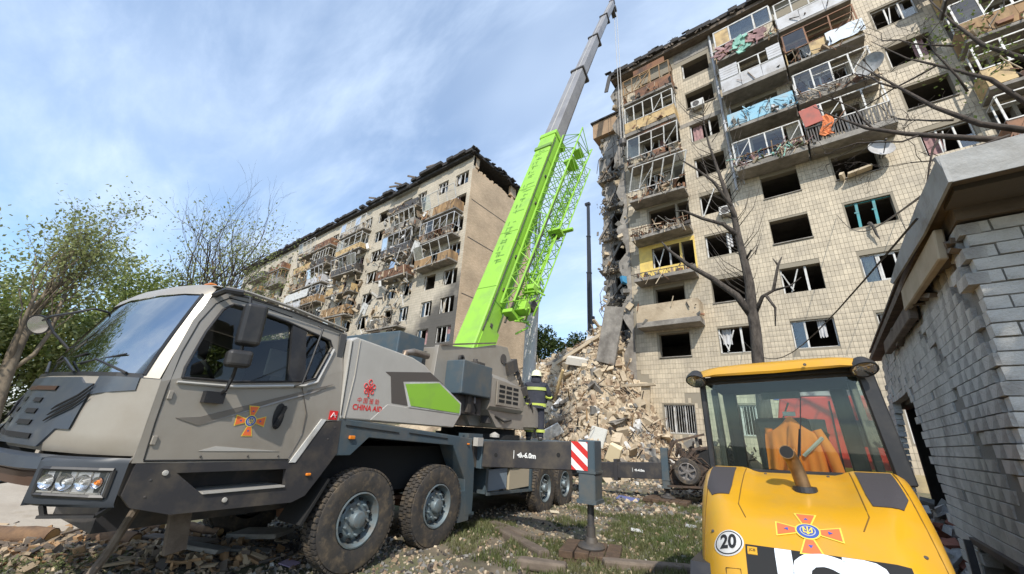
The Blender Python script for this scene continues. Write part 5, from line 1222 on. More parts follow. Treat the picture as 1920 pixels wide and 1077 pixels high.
# one sheet: fine mesh near, stretched rows outwards
def axis(lo,hi,c0,c1,fine,grow=1.25):
    a = [c0+i*fine for i in range(int((c1-c0)/fine)+1)]; st = fine
    while a[-1] < hi: st *= grow; a.append(a[-1]+st)
    st = fine; 
    while a[0] > lo: st *= grow; a.insert(0,a[0]-st)
    return a
xs, ys = axis(-900,900,-16,6,.16), axis(-900,900,-2,24,.16)
g = MB(); g.add([(x,y,gh(x,y)+rubble_h(x,y)-.05*(rubble_h(x,y)>0)) for y in ys for x in xs], [(j*len(xs)+i,j*len(xs)+i+1,(j+1)*len(xs)+i+1,(j+1)*len(xs)+i) for j in range(len(ys)-1) for i in range(len(xs)-1)])
g.build('ground', gm, smooth=True, fix=False, kind='structure')
# rubble skin
rx, ry = [-26+.22*i for i in range(102)], [15.4+.22*j for j in range(70)]
g = MB(); g.add([(x,y,gh(x,y)+rubble_h(x,y)+.02+.12*fbm(x,y,2.5,5)*min(1,rubble_h(x,y))-(.3 if rubble_h(x,y) < .02 else 0)) for y in ry for x in rx], [(j*len(rx)+i,j*len(rx)+i+1,(j+1)*len(rx)+i+1,(j+1)*len(rx)+i) for j in range(len(ry)-1) for i in range(len(rx)-1)])
g.build('rubble_slope', M['rubbledust'], smooth=False, fix=False, kind='structure')
rg = random.Random(77)
db = MB()
def RZ(x,y): return gh(x,y)+rubble_h(x,y)
n = 0
while n < 17000:
    x = rg.uniform(-19,-2.5); y = rg.uniform(15.2,24); h = rubble_h(x,y)
    if h < .02 and rg.random() > .12: continue
    if x > -8.2 and y > 21.9: continue
    n += 1; a = rg.choice((rg.uniform(.04,.12),rg.uniform(.05,.2),rg.uniform(.08,.34))); z = RZ(x,y)+rg.uniform(-.07,.06)
    w_n = fbm(x,y,.55,21); k = rg.choices((0,1,2,3,4),(9,9,.8,.8,.1) if w_n > .12 else ((9,2,3.0,.6,.4) if w_n < -.3 else (10,2.5,.8,.3,.6)))[0]
    if rg.random() < .045: a *= 2.4
    if rg.random() < .08: db.chunk((x,y,z+.05),(a*2.4,a*.25,a*.14),rg,k=k,rot=(rg.uniform(-.6,.6),rg.uniform(-.7,.7),rg.uniform(0,6.3)))
    else: db.chunk((x,y,z),(a,a*rg.uniform(.4,.9),a*rg.uniform(.3,.7)),rg,k=k)
for i in range(240):
    x = rg.uniform(-17,-4); y = rg.uniform(16,22.5); z = RZ(x,y)+.1
    if rubble_h(x,y) < .2: continue
    p = V3((x,y,z)); q = p+V3((rg.uniform(-.8,.8),rg.uniform(-.5,.2),rg.uniform(-.2,.7))); db.bar(p,q,rg.uniform(.03,.07),rg.uniform(.02,.05),k=rg.choice((0,3,1,5)))
db.build('rubble_debris', [M['rub1'],M['rub2'],M['rub3'],M['rub4'],M['white'],M['wood']], fix=False, kind='stuff')['label'] = 'loose broken brick, plaster and laths covering the collapsed middle of the building'
def slab(name,label,c,size,rot,m,cat='slab',bev=.02,jit=.08,group=None):
    s = MB(); s.chunk((0,0,0),size,rg,jit=jit,rot=rot); o = s.build(name, m, bevel=bev, label=label, cat=cat, group=group, kind='thing'); o.location = c; return o
slab('concrete_slab','tall grey floor slab leaning upright against the torn corner of the block',(-8.95,20.4,7.2),(1.1,.22,3.2),(.1,.25,.1),M['concrete'])
slab('concrete_slab','narrow pale slab propped against the wall right of the dark ground floor hole',(-7.35,20.9,3.2),(.45,.2,2.3),(.1,.12,0),M['rub1'])
slab('door_leaf','white door leaf lying on the rubble behind the crane deck',(-10.4,16.6,1.75),(1.0,.07,.55),(.5,-.5,.2),M['white'],'door')
slab('mattress','pale quilted mattress on the rubble left of the rear outrigger',(-8.4,17.2,1.55),(.75,.14,1.15),(-.35,.2,.1),mat('pale_mattress',(.5,.49,.44),.9,bump=.6,bscale=12),'mattress',.04)
slab('foam_block','cream block on the rubble right of the pale mattress',(-7.3,16.6,1.05),(.55,.3,.7),(.3,.4,.2),mat('cream_block',(.75,.62,.4),.9),'block')
slab('concrete_beam','long straight beam sloping down the left ridge of the rubble',(-13.3,21.6,6.2),(4.4,.3,.22),(0,-.42,.15),M['concrete'],'beam')
slab('concrete_beam','shorter pale beam just below the ridge of the rubble',(-11.5,21.2,6.7),(3.2,.25,.2),(0,-.55,.25),M['rub1'],'beam')
slab('concrete_slab','white broken slab end near the top of the rubble',(-11.0,20.3,5.8),(1.3,.8,.45),(.3,.15,.4),mat('white_concrete',(.58,.54,.47),.9,bump=.4))
slab('timber_beam','pale timber standing steeply in the middle of the rubble',(-11.6,19.0,4.0),(.14,.14,2.6),(.3,.5,0),M['woodlite'],'beam')
slab('timber_beam','brown timber lying across the foot of the rubble',(-9.6,16.4,.75),(3.4,.12,.12),(0,.06,.1),M['wood'],'beam')
slab('timber_beam','thin timber crossing over the dark ground floor hole',(-7.9,20.6,4.35),(2.6,.13,.16),(0,-.03,0),M['rub1'],'beam')
for i in range(26):
    x = rg.uniform(-16,-6.5); y = rg.uniform(16.6,21.5)
    if rubble_h(x,y) < .3: continue
    slab('broken_slab','broken grey concrete slab half buried in the rubble heap',(x,y,RZ(x,y)+.08),(rg.uniform(.6,1.5),rg.uniform(.3,.9),rg.uniform(.1,.2)),(rg.uniform(-.8,.3),rg.uniform(-.6,.6),rg.uniform(0,3)),M['concrete'] if i%3 else M['rub1'],'slab',.012,.2,'broken slabs in the rubble')
rbm = MB()
for i in range(110):
    x = rg.uniform(-16,-6.5); y = rg.uniform(16.6,22); z = RZ(x,y); p = V3((x,y,z)); d = V3((rg.uniform(-.5,.5),rg.uniform(-.6,.1),rg.uniform(.1,.6)))
    if rubble_h(x,y) > .3: rbm.path([p,p+d*.5,p+d+V3((rg.uniform(-.2,.2),0,-.1)),p+d*1.3+V3((rg.uniform(-.3,.3),-.1,-.35))],.012,4)
rbm.build('rebar', M['rust'], fix=False, kind='stuff')['label'] = 'bent reinforcing bars sticking out of the rubble'
# dark hole at the bottom of the torn corner
hl = MB(); hl.box(-8.05,-7.45,21.86,21.885,2.2,3.5); hl.build('wall_hole', M['blackm'], None, label='dark ground floor opening at the torn corner behind the rubble', cat='opening') if 0 else None
# pale concrete apron at the left, crumbling edge toward us
ap = MB(); rows = []
edge = [(-4.5,-2.6),(-6.6,-.8),(-8.02,.45),(-8.25,1.2),(-8.6,1.9),(-9.1,2.45),(-10.2,3.2),(-12.5,4.6),(-15,6)]
for x,y in edge:
    jx,jy = rg.uniform(-.05,.05),rg.uniform(-.05,.05); rows.append([(x+jx,y+jy,.02),(x+jx-.12,y+jy-.02,.11)]+[(x-.12-(k+1)*2.2*(1+k*.3),y-.02-.35*(k+1),.13+.03*k) for k in range(6)])
ap.loft(rows, closed=False); ap.build('concrete_apron', mat('pale_concrete',(.47,.41,.33),.9,col2=(.38,.32,.25),scale=.9,detail=8,bump=.5,bscale=7,dirt=(.26,.2,.13),dscale=1.1,dlo=.55,dhi=.75), smooth=40, fix=False, kind='structure')
# scattered stones over the yard
st = MB(); rg = random.Random(9)
for i in range(15000):
    if i < 6500: x = rg.uniform(-8.2,-3.8); y = rg.uniform(.4,4.2); a = rg.choice((rg.uniform(.01,.03),rg.uniform(.015,.07)))
    elif i < 12500: x = rg.uniform(-6.5,-.8); y = rg.uniform(4,13); a = rg.uniform(.012,.06)
    else: x = rg.uniform(-12,0); y = rg.uniform(10,18); a = rg.uniform(.03,.14)
    if x > -1 and y < 5: continue
    st.chunk((x,y,gh(x,y)+a*.02),(a,a*rg.uniform(.6,1),a*rg.uniform(.35,.7)),rg,k=rg.choices((0,1,2,3,4),(2,3,3,2,.08))[0])
st.build('gravel', [M['rub1'],M['rub2'],M['rub3'],M['rub4'],M['white']], fix=False, kind='stuff')['label'] = 'loose stones and crumbs of masonry on the yard'
# broken wood, bark and earth bank in the left foreground
bank = MB()
for i in range(4200):
    t = rg.random(); x = -8.4+2.4*t+rg.gauss(0,.28); y = .3+2.2*t*rg.uniform(.75,1.15)+rg.gauss(0,.2); a = rg.choice((rg.uniform(.015,.06),rg.uniform(.03,.13)))
    z = gh(x,y)+rg.uniform(0,.10)
    if rg.random() < .5: bank.chunk((x,y,z),(a*2.2,a*.4,a*.22),rg,k=rg.choices((0,1,2,3),(3,3,2,1))[0],rot=(rg.uniform(-.3,.3),rg.uniform(-.3,.3),rg.uniform(0,6.3)))
    else: bank.chunk((x,y,z),(a,a*.7,a*.4),rg,k=rg.choices((0,1,2,3),(3,3,2,1))[0])
bank.build('wood_debris', [mat('orange_wood',(.33,.20,.10),.9,rnd=.35),mat('split_wood',(.38,.29,.19),.9,rnd=.35),M['woodgrey'],M['rub4']], fix=False, kind='stuff')['label'] = 'splintered wood and bark heaped below the truck nose'
def log(label, a, b, r, group='sawn logs in the left foreground'):
    a=V3(a); b=V3(b); t = thing('cut_log', label, 'log', a, 0, group); m_ = MB(); d = b-a; pts = [d*i/5+V3((0,0,.01*math.sin(i*2))) for i in range(6)]
    m_.path(pts,[r*rg.uniform(.93,1.07) for _ in pts],12); m_.build('trunk', mat('log_bark',(.22,.13,.07),.95,col2=(.13,.08,.05),scale=9,bump=.6), t, smooth=60)
    for e,dd in ((V3((0,0,0)),-d.normalized()),(d,d.normalized())):
        q = MB(); q.lathe(e,dd,[(.004,r*.93),(.006,r*.6),(.004,.001)],12); q.build('cut_end', mat('log_end',(.52,.34,.16),.85,col2=(.4,.24,.1),scale=20), t)
log('thick sawn log with its round orange end at the lower left corner',(-7.72,.92,.13),(-8.5,.15,.15),.095)
log('short sawn log with a dark heart, below the front step',(-7.05,1.58,.12),(-7.5,1.25,.14),.085)
log('slim log under the edge of the concrete apron',(-7.6,1.95,.12),(-8.1,1.55,.13),.06)
log('thin log lying beside the drop strut of the truck',(-6.9,2.45,.12),(-7.6,2.2,.12),.05)
for lab,c,sz,rz in (('long grey plank just left of the drop strut',(-6.75,1.95,.14),(1.0,.17,.04),.45),('pale grey broken board in front of the drop strut',(-6.15,1.98,.17),(.7,.22,.045),.55),('wide dark grey slab under the cab, right of the strut',(-6.35,2.75,.17),(.75,.35,.06),.5),('small board against the front wheel shadow',(-5.9,2.5,.1),(.5,.14,.03),.9)):
    slab('grey_board',lab,c,sz,(rg.uniform(-.12,.12),rg.uniform(-.12,.12),rz),M['woodgrey'] if 'plank' in lab else M['rub3'],'board',.006,.1)
# outrigger timber mats
def timber_mat(label, c, rz, n=4, L=1.15, w=.2, h=.1, layers=2):
    t = thing('timber_mat', label, 'timber mat', c, rz)
    for l in range(layers):
        for i in range(n):
            q = MB(); o_ = (i-(n-1)/2)*(w+.015)
            sz = (L*rg.uniform(.9,1.05),w,h*.93) if l%2 == 0 else (w,L*rg.uniform(.85,1),h*.93)
            q.rbox((rg.uniform(-.04,.04),o_,h*(l+.5)) if l%2 == 0 else (o_,rg.uniform(-.04,.04),h*(l+.5)), sz, (0,0,rg.uniform(-.03,.03))); q.build('plank', mat('oiled_timber',(.12,.075,.045),.9,col2=(.07,.045,.03),scale=6,bump=.5), t, bevel=.008)
    return t
f1 = TO+Matrix.Rotation(TRZ,3,'Z')@V3((2.0,2.72,0)); f2 = TO+Matrix.Rotation(TRZ,3,'Z')@V3((2.05,9.35,0))
timber_mat('stack of dark timbers under the near outrigger foot',(f1.x,f1.y,.0-.10),.35,4,.85,.2,.1,2)
timber_mat('dark timbers under the far outrigger foot beside the wrecked car',(f2.x,f2.y,-.08),.1,5,1.2,.22,.1,2)
for lab,a,b in (('long brown railway tie lying toward the loader',(-2.75,5.75,.04),(-1.75,6.5,.03)),('weathered tie left of the near outrigger foot',(-3.5,5.45,.03),(-4.9,6.1,.02)),('short tie at the bottom edge below the outrigger',(-3.6,4.95,.02),(-3.0,5.2,.03)),('half buried grey timber on the grass left of the tie',(-4.0,6.1,.0),(-5.3,6.4,.01))):
    q = MB(); q.bar(a,b,.19,.12); q.build('railway_tie', M['woodgrey'], bevel=.03, seg=2, label=lab, cat='timber')
def sheetcard(x,y,lab,s,col,rz):
    q = MB(); q.rbox((0,0,0),(s,s*.7,.012),(.1,.05,rz)); o = q.build('debris_sheet', mat('sheet_'+str(col),col,.8), label=lab, cat='debris'); o.location = (x,y,gh(x,y)+.03)
for x,y,s,col,rz,lab in ((-3.2,8.2,.22,(.6,.6,.58),.4,'small white scrap on the grass left of the loader'),(-4.8,9.5,.3,(.45,.4,.33),1.0,'beige scrap beyond the near outrigger'),(-2.6,9.8,.28,(.6,.6,.62),.2,'white scrap near the wrecked car'),(-5.1,8.3,.2,(.6,.52,.38),.7,'cream scrap beside the rear wheels'),(-5.4,2.75,.2,(.38,.3,.42),.3,'lilac scrap in front of the first wheel'),(-4.9,12.0,.6,(.12,.14,.3),.2,'dark blue rag on the far timber mat')):
    sheetcard(x,y,lab,s,col,rz)
# grass
gr = MB(); rg = random.Random(15)
for i in range(30000):
    x = rg.uniform(-5.8,-1.2); y = rg.uniform(4.2,12.5)
    w_ = fbm(x,y,.6,11)+.35*sst(-4.6,-2.4,x)
    if w_ < .05 or rg.random() < .15: continue
    z = gh(x,y); h = rg.uniform(.03,.11); a = rg.uniform(0,6.3); dx_,dy_ = math.cos(a)*.008,math.sin(a)*.008; lx,ly = rg.uniform(-.05,.05),rg.uniform(-.05,.05)
    for q in range(2):
        ox,oy = rg.uniform(-.03,.03),rg.uniform(-.03,.03); gr.add([(x+ox-dx_,y+oy-dy_,z),(x+ox+dx_,y+oy+dy_,z),(x+ox+lx,y+oy+ly,z+h)],[(0,1,2)])
for i in range(900):
    x = rg.uniform(-7.4,-6.2); y = rg.uniform(.4,1.5)
    z = gh(x,y)+rg.uniform(.03,.12); a = rg.uniform(0,6.3); h = rg.uniform(.02,.05); gr.add([(x,y,z),(x+math.cos(a)*h,y+math.sin(a)*h,z+rg.uniform(-.01,.03)),(x+math.cos(a+.6)*h,y+math.sin(a+.6)*h,z+rg.uniform(0,.03))],[(0,1,2)])
gr.build('grass', M['grass'], fix=False, kind='stuff')['label'] = 'thin trampled grass on the yard between crane and loader'
# mixed litter near the block (foot of the wall)
# ================================================================== wheel loader
ld = thing('wheel_loader', 'small yellow wheel loader seen from behind, its glazed cab beside the brick garage', 'wheel loader', (-.185,4.0,0), R(2))
ld.rotation_euler = (0, R(-2.8), R(2))
def Lb(name, mb, m, parent=None, **kw): return mb.build(name, m, parent or ld, **kw)
PR = [(.02,1.505),(-.15,1.475),(-.4,1.40),(-.65,1.305),(-.85,1.205),(-1.0,1.09),(-1.09,.95),(-1.13,.78),(-1.14,.6),(-1.13,.42)]
VL = [0]
for a,b in zip(PR,PR[1:]): VL.append(VL[-1]+math.hypot(b[0]-a[0],b[1]-a[1]))
def prf(v):
    v = max(0,min(VL[-1]-1e-6,v))
    for i in range(len(VL)-1):
        if v <= VL[i+1]:
            t = (v-VL[i])/(VL[i+1]-VL[i]); a,b = PR[i],PR[i+1]; d = ((b[0]-a[0]),(b[1]-a[1])); l = math.hypot(*d)
            return a[0]+d[0]*t, a[1]+d[1]*t, (-abs(d[1])/l if True else 0, abs(d[0])/l)
def hw(v): return .62-.04*sst(.3,1.3,v)
def hp(x,v,d=0):
    y,z,_ = prf(v); ya,za,na = prf(max(0,v-.12)); yb,zb,nb = prf(v+.12)
    ny,nz = na[0]+nb[0],na[1]+nb[1]; l = math.hypot(ny,nz); ny/=l; nz/=l
    w = hw(v); r0 = .90-.32*sst(.1,1.1,v); e = max(0,abs(x)/w-r0)/(1-r0)
    dr = (.03+.15*sst(.1,1.1,v))*e**2.2; dip = .035*(1-sst(.24,.36,abs(x)))*(1-sst(.35,.85,v))  # middle of the deck sits lower than the shoulders
    k = d-dr-dip
    return V3((x, y+ny*k, z+nz*k))
XS = [-1+2*i/32 for i in range(33)]; XS = [math.copysign(abs(t)**.8,t) for t in XS]
hd_ = MB(); rows = []
NV = 34
for j in range(NV+1):
    v = VL[-1]*j/NV; row = [hp(t*hw(v),v) for t in XS]
    l_,r_ = row[0],row[-1]
    row = [V3((l_.x-.03,l_.y+.05,max(.35,l_.z-.35))),V3((l_.x-.02,l_.y+.02,l_.z-.10))]+row+[V3((r_.x+.02,r_.y+.02,r_.z-.10)),V3((r_.x+.03,r_.y+.05,max(.35,r_.z-.35)))]
    rows.append(row)
hd_.loft(rows, closed=False)
rows0 = rows[0]; hd_.loft([rows0,[V3((p.x,.06,p.z-.02)) for p in rows0]], closed=False)
hood = Lb('engine_hood', hd_, M['jyellow'], smooth=50)
# shoulder grips
def gpatch(x0,x1,v0,v1,d,m,name,parent,trim=0,k=None,nx=6,nv=8):
    q = MB(); rows = []
    for j in range(nv+1):
        v = v0+(v1-v0)*j/nv; xa,xb = x0,x1
        if trim: 
            c = sst(.75,1,j/nv)*.05
            xa,xb = (x0+c,x1-c*.2) if x0 < 0 else (x0+c*.2,x1-c)
        rows.append([hp(xa+(xb-xa)*i/nx,v,d) for i in range(nx+1)])
    q.loft(rows, closed=False)
    for r in (rows[0],rows[-1],[r[0] for r in rows],[r[-1] for r in rows]): q.loft([r,[V3((p.x,p.y+.004,p.z-d*1.1)) for p in r]], closed=False)
    return Lb(name, q, m, parent, smooth=40)
gripm = mat('grip_grey',(.055,.048,.05),.75,bump=.2,bscale=90)
gpatch(-.575,-.40,.05,.60,.006,gripm,'grip_pad',hood,1); gpatch(.36,.555,.05,.62,.006,gripm,'grip_pad',hood,1)
EV = .93
emblem(hood, lambda a,b_,d: hp(.02+a, EV-b_, .002+d*.5), .155)
def disc(cx,cv,r,d,n=32): 
    q = MB(); rr_ = [[hp(cx+math.cos(2*math.pi*i/n)*r*f, cv-math.sin(2*math.pi*i/n)*r*f, d) for i in range(n)] for f in (1,.66,.33,.02)]
    q.loft(rr_); return q
SV = 1.07
Lb('speed_sticker', disc(-.40,SV,.088,.003), M['white'], hood, fix=False)
q = MB(); rr_ = [[hp(-.40+math.cos(2*math.pi*i/32)*r, SV-math.sin(2*math.pi*i/32)*r, .0045) for i in range(32)] for r in (.079,.073)]; q.loft(rr_); Lb('sticker_ring', q, M['blackm'], hood, fix=False)
text_mb('20', .115, lambda a,b_,d: hp(-.40+a*.82, SV-b_*1.15, .005), bold=.004, cuts=2).build('lettering', M['blackm'], hood, fix=False)
PV0 = 1.075
gpatch(-.305,.42,PV0,PV0+.46,.004,M['blackm'],'name_panel',hood,nx=14,nv=10)
def bigtext(s, cx, cv, size): text_mb(s, size, lambda a,b_,d: hp(cx+a, cv-b_, .0075), bold=.022, xs=1.12, cuts=7).build('lettering', mat('letter_white',(.72,.76,.80),.4), hood, fix=False)
bigtext('JCB', .085, PV0+.135, .285)
gpatch(-.295,-.245,PV0+.015,PV0+.06,.007,M['jyellow'],'small_badge',hood,nx=2,nv=2)
text_mb('JCB', .022, lambda a,b_,d: hp(-.27+a, PV0+.0375-b_, .010)).build('lettering', M['blackm'], hood, fix=False)
q = MB(); q.path([hp(-.42,1.22,.004),hp(-.42,1.36,.004),hp(-.34,1.36,.004),hp(-.34,1.22,.004),hp(-.42,1.22,.004)],.002,4); Lb('hatch_outline', q, M['blackm'], hood)
for pts in ([(-.57,.04),(-.57,1.9)],[(.57,.04),(.57,1.9)],[(-.33,.03),(-.345,.72),(-.30,.86)],[(.33,.03),(.33,.74),(.28,.88)]):
    q = MB(); n_ = 16; P_ = []
    for i in range(n_+1):
        t = i/n_*(len(pts)-1); k_ = min(int(t),len(pts)-2); f_ = t-k_; P_.append(hp(pts[k_][0]*(1-f_)+pts[k_+1][0]*f_, pts[k_][1]*(1-f_)+pts[k_+1][1]*f_, .0))
    q.path(P_,.0035,4); Lb('panel_seam', q, mat('seam_shadow',(.16,.08,.01),.8), hood)
for x,v in ((-.20,.06),(.20,.06),(-.5,.95),(.5,.95),(-.52,1.3),(.52,1.3)):
    q = MB(); q.lathe(hp(x,v,0),(0,-.5,.8),[(0,.011),(.005,.010),(.006,.001)],8); Lb('bolt_head', q, M['steel_dark'], hood)
# side amber lamp, wheels, chassis, arms
q = MB(); q.rbox((-.64,-1.0,.72),(.07,.1,.13)); Lb('rear_lamp', q, M['amber'], bevel=.02, seg=2)
q = MB(); q.box(-.45,.45,-1.1,1.6,.35,.75); Lb('chassis', q, M['blackm'])
def lwheel(x,y):
    w_ = MB(); s_ = 1 if x > 0 else -1; w_.lathe((x,y,.46),(s_,0,0),[(-.16,.24),(-.16,.4),(-.12,.455),(.12,.455),(.16,.4),(.15,.26),(.12,.24)],32); ty = Lb('wheel', w_, M['rubber'], smooth=35)
    tr = MB()
    for i in range(22):
        a = i*2*math.pi/22; r_ = V3((0,math.cos(a),math.sin(a))); t_2 = V3((0,-math.sin(a),math.cos(a)))
        for e in (-1,1): tr.obox(V3((x,y,.46))+r_*.465+V3((e*.075,0,0))+t_2*.03*e, V3((.075,0,0))+t_2*.03*e, t_2*.028, r_*.018)
    tr.build('tread', M['rubber'], ty)
    ri = MB(); ri.lathe((x,y,.46),(s_,0,0),[(.12,.24),(.10,.22),(.04,.17),(.05,.08),(.08,.001)],24); ri.build('rim', M['jyellow'], ty, smooth=40)
for x in (-.52,.52):
    for y in (-.55,1.35): lwheel(x,y)
fr_ = MB()
for s_ in (-1,1): fr_.prism([(-.95,.98),(-.2,.98),(-.1,.82),(-.14,.8),(-.25,.93),(-.9,.93),(-1.05,.75),(-1.1,.78)], lambda a,b:(s_*.44,a,b), lambda a,b:(s_*.64,a,b))
Lb('fender', fr_, M['black'])
arm = MB()
for s_ in (-1,1): arm.bar((s_*.32,1.0,1.1),(s_*.32,2.3,.45),.08,.2)
Lb('lift_arm', arm, M['jyellow']); bk = MB(); bk.prism([(2.25,.2),(2.3,.75),(2.38,.75),(2.4,.3),(2.9,.15),(2.9,.1),(2.3,.08)], lambda a,b:(-.75,a,b), lambda a,b:(.75,a,b)); Lb('bucket', bk, M['charcoal'])
# cab
zb, zt_, yr, yf = 1.44, 2.2, .03, 1.15
PT = {'rl':(-.575,yr),'rr':(.585,yr),'fl':(-.52,yf),'fr':(.52,yf)}
def post(b0,b1,w,d): q = MB(); q.bar(b0,b1,w,d,up=(0,1,0)); Lb('cab_post', q, M['black'], bevel=.01)
post((-.59,yr,1.46),(-.565,yr+.02,2.24),.045,.07); post((.635,yr,1.42),(.60,yr+.02,2.24),.10,.09)
post((-.50,yf,.9),(-.48,yf-.1,2.22),.13,.08); post((.50,yf,.9),(.48,yf-.1,2.22),.13,.08); post((-.58,.62,.9),(-.56,.62,2.22),.06,.06); post((.58,.62,.9),(.56,.62,2.22),.06,.06)
q = MB(); q.box(-.6,.62,yr-.01,yr+.05,1.44,1.49); q.box(-.58,.6,yr-.005,yr+.04,2.19,2.24); Lb('rear_window_frame', q, M['black'], bevel=.006)
q = MB(); q.box(-.575,.60,yr+.0,yr+.006,1.49,2.19); Lb('rear_window', q, M['jglass'], fix=False)
for s_ in (-1,1): q = MB(); q.add([(s_*.585,yr+.05,1.3),(s_*.52,yf,1.1),(s_*.5,yf-.1,2.23),(s_*.565,yr+.05,2.23)],[(0,1,2,3)]); Lb('side_window', q, M['jglass'], fix=False)
q = MB(); q.add([(-.5,yf,.95),(.5,yf,.95),(.48,yf-.1,2.23),(-.48,yf-.1,2.23)],[(0,1,2,3)]); Lb('front_window', q, M['jglass'], fix=False)
q = MB(); rows = []
for y,z,w_ in ((-.16,2.235,.61),(-.17,2.255,.625),(-.13,2.31,.61),(.0,2.35,.59),(.6,2.38,.58),(1.1,2.34,.56),(1.22,2.28,.57),(1.22,2.24,.57)):
    rows.append([(w_*t+.02, y+(.10*(abs(t)**6) if y<0 else 0)+(.045*math.cos(t*3.1) if y<.0 else 0), z-(.04*abs(t)**5 if z > 2.25 else 0)+(.03*(abs(t)>.8) if 0 else 0)) for t in [-1,-.95,-.85,-.7,-.4,0,.4,.7,.85,.95,1]])
q.loft(rows, closed=False); Lb('cab_roof', q, M['jyellow'], smooth=45)
q = MB(); q.box(-.56,.6,-.08,1.2,2.215,2.24); Lb('roof_lining', q, M['blackm'])
q = MB(); q.lathe((.24,-.168,2.275),(0,-1,0),[(-.0,.012),(.008,.011),(.009,.001)],8); Lb('roof_bolt', q, M['steel_dark'])
for x in (-.585,.59):
    q = MB(); c = V3((x,-.13,2.215)); dd = V3((.1*(1 if x>0 else -1),-.55,-.85)).normalized(); q.lathe(c,dd,[(-.09,.02),(-.08,.05),(-.02,.082),(.01,.085),(.012,.075)],20); o_ = Lb('work_light', q, M['black'], smooth=40)
    q = MB(); q.lathe(c,dd,[(-.03,.001),(-.02,.04),(.008,.073)],18); q.build('reflector', M['chrome'], o_, smooth=True)
    q = MB(); q.lathe(c,dd,[(.010,.075),(.015,.04),(.016,.001)],18); q.build('lens', M['lamp_glass'], o_, smooth=True)
    q = MB(); q.bar(c+V3((0,.05,.03)),c+V3((0,.12,.06)),.03); q.build('bracket', M['black'], o_)
# interior: seat, wheel, console
q = MB(); q.rbox((-.03,.62,1.45),(.46,.44,.12)); q.rbox((-.03,.36,1.68),(.42,.10,.46),(-.12,0,0)); Lb('seat', q, M['black'], bevel=.04, seg=2)
q = MB(); q.box(-.56,.56,.08,.3,1.0,1.39); q.box(.28,.5,.2,.95,1.0,1.42); q.box(-.5,-.34,.3,.9,1.0,1.38); Lb('cab_console', q, M['blackm'])
q = MB(); q.lathe((-.02,.86,1.72),(0,-.6,.8),[(0,.16),(.015,.172),(.03,.16),(.015,.148),(0,.16)],20); q.tube((-.02,.86,1.72),(-.02,1.05,1.3),.03); Lb('steering_wheel', q, M['black'])
q = MB(); q.bar((.30,.5,1.4),(.27,.45,1.75),.02); q.lathe((.27,.45,1.77),(0,0,1),[(-.03,.01),(0,.03),(.03,.001)],8); Lb('control_lever', q, M['black'])
q = MB(); q.path([(-.2,1.06,1.35),(-.05,1.08,1.9),(.05,1.08,2.1)],.008,4); q.rbox((.0,1.0,2.17),(.34,.02,.07)); Lb('front_wiper', q, M['galv'])
q = MB(); q.path([(.0,.0,1.42),(.1,-.005,1.8)],.007,4); q.bar((.06,-.008,1.6),(.16,-.008,2.05),.012,.008); Lb('rear_wiper', q, M['black'])
# exhaust stub
xm = mat('burnt_steel',(.33,.20,.10),.42,.7,col2=(.2,.12,.06),scale=9)
q = MB(); pts = [(.045,-.33,1.36),(.03,-.33,1.49),(.012,-.34,1.575),(-.003,-.375,1.615),(-.008,-.42,1.628),(-.008,-.45,1.63)]
q.path(pts,[.045]*6,20); eo = Lb('exhaust_pipe', q, xm, smooth=60)
q = MB(); dd = (V3(pts[-1])-V3(pts[-2])).normalized(); q.lathe(V3(pts[-1])+dd*.0015,dd,[(0,.040),(.0005,.001)],20); q.build('pipe_mouth', M['blackm'], eo, smooth=40)
q = MB(); q.lathe((.045,-.33,1.40),(0,0,1),[(-.03,.075),(.005,.07),(.006,.05)],20); Lb('exhaust_collar', q, M['black'])
# orange work jacket over the seat back
jk = thing('work_jacket', 'orange hi-vis jacket hung over the loader seat', 'jacket', (-.24,4.36,1.48))
q = MB(); rows = []
for j in range(11):
    t = j/10; z = .43-.44*t; w_ = .07+.13*sst(0,.22,t)+.015*t; row = []
    for i in range(25):
        s = -1+2*i/24; x = s*w_*1.02; y = -.10-.06*(1-s*s)-.025*math.sin(s*9+t*2)*t-.02*math.sin(s*17+1)*t
        row.append((x, y, z-(.08*abs(s)**1.6)*(1-t)*1.0 + .012*math.sin(s*6)*t))
    rows.append(row)
q.loft(rows, closed=False); rows2 = [[(x,y+.03,z) for x,y,z in r] for r in rows]; q.loft(rows2, closed=False); q.loft([rows[0],rows2[0]], closed=False); q.loft([rows[-1],rows2[-1]], closed=False); q.loft([[r[0] for r in rows],[r[0] for r in rows2]], closed=False); q.loft([[r[-1] for r in rows],[r[-1] for r in rows2]], closed=False)
om = mat('hi_vis_orange',(.95,.27,.03),.8,col2=(.85,.2,.02),scale=5)
q.build('jacket_body', om, jk, smooth=True)
q = MB(); q.path([(.17,-.11,.33),(.235,-.10,.14),(.26,-.11,-.02),(.36,-.13,-.10)],[.035,.045,.045,.04],10); q.build('sleeve', om, jk, smooth=60)
q = MB(); q.path([(-.17,-.08,.33),(-.19,-.04,.12),(-.18,-.05,-.05)],[.03,.04,.035],10); q.build('sleeve', om, jk, smooth=60)
q = MB(); q.path([(.22,-.16,-.01),(.31,-.17,-.05),(.36,-.17,-.09)],[.010,.012,.010],4); q.path([(.05,-.17,.12),(.13,-.17,.2),(.2,-.15,.27)],[.013]*3,4); q.build('reflective_tape', mat('tape_grey',(.5,.5,.46),.4), jk)
q = MB(); q.rbox((0,-.09,.455),(.09,.03,.035)); q.build('collar_label', M['white'], jk)
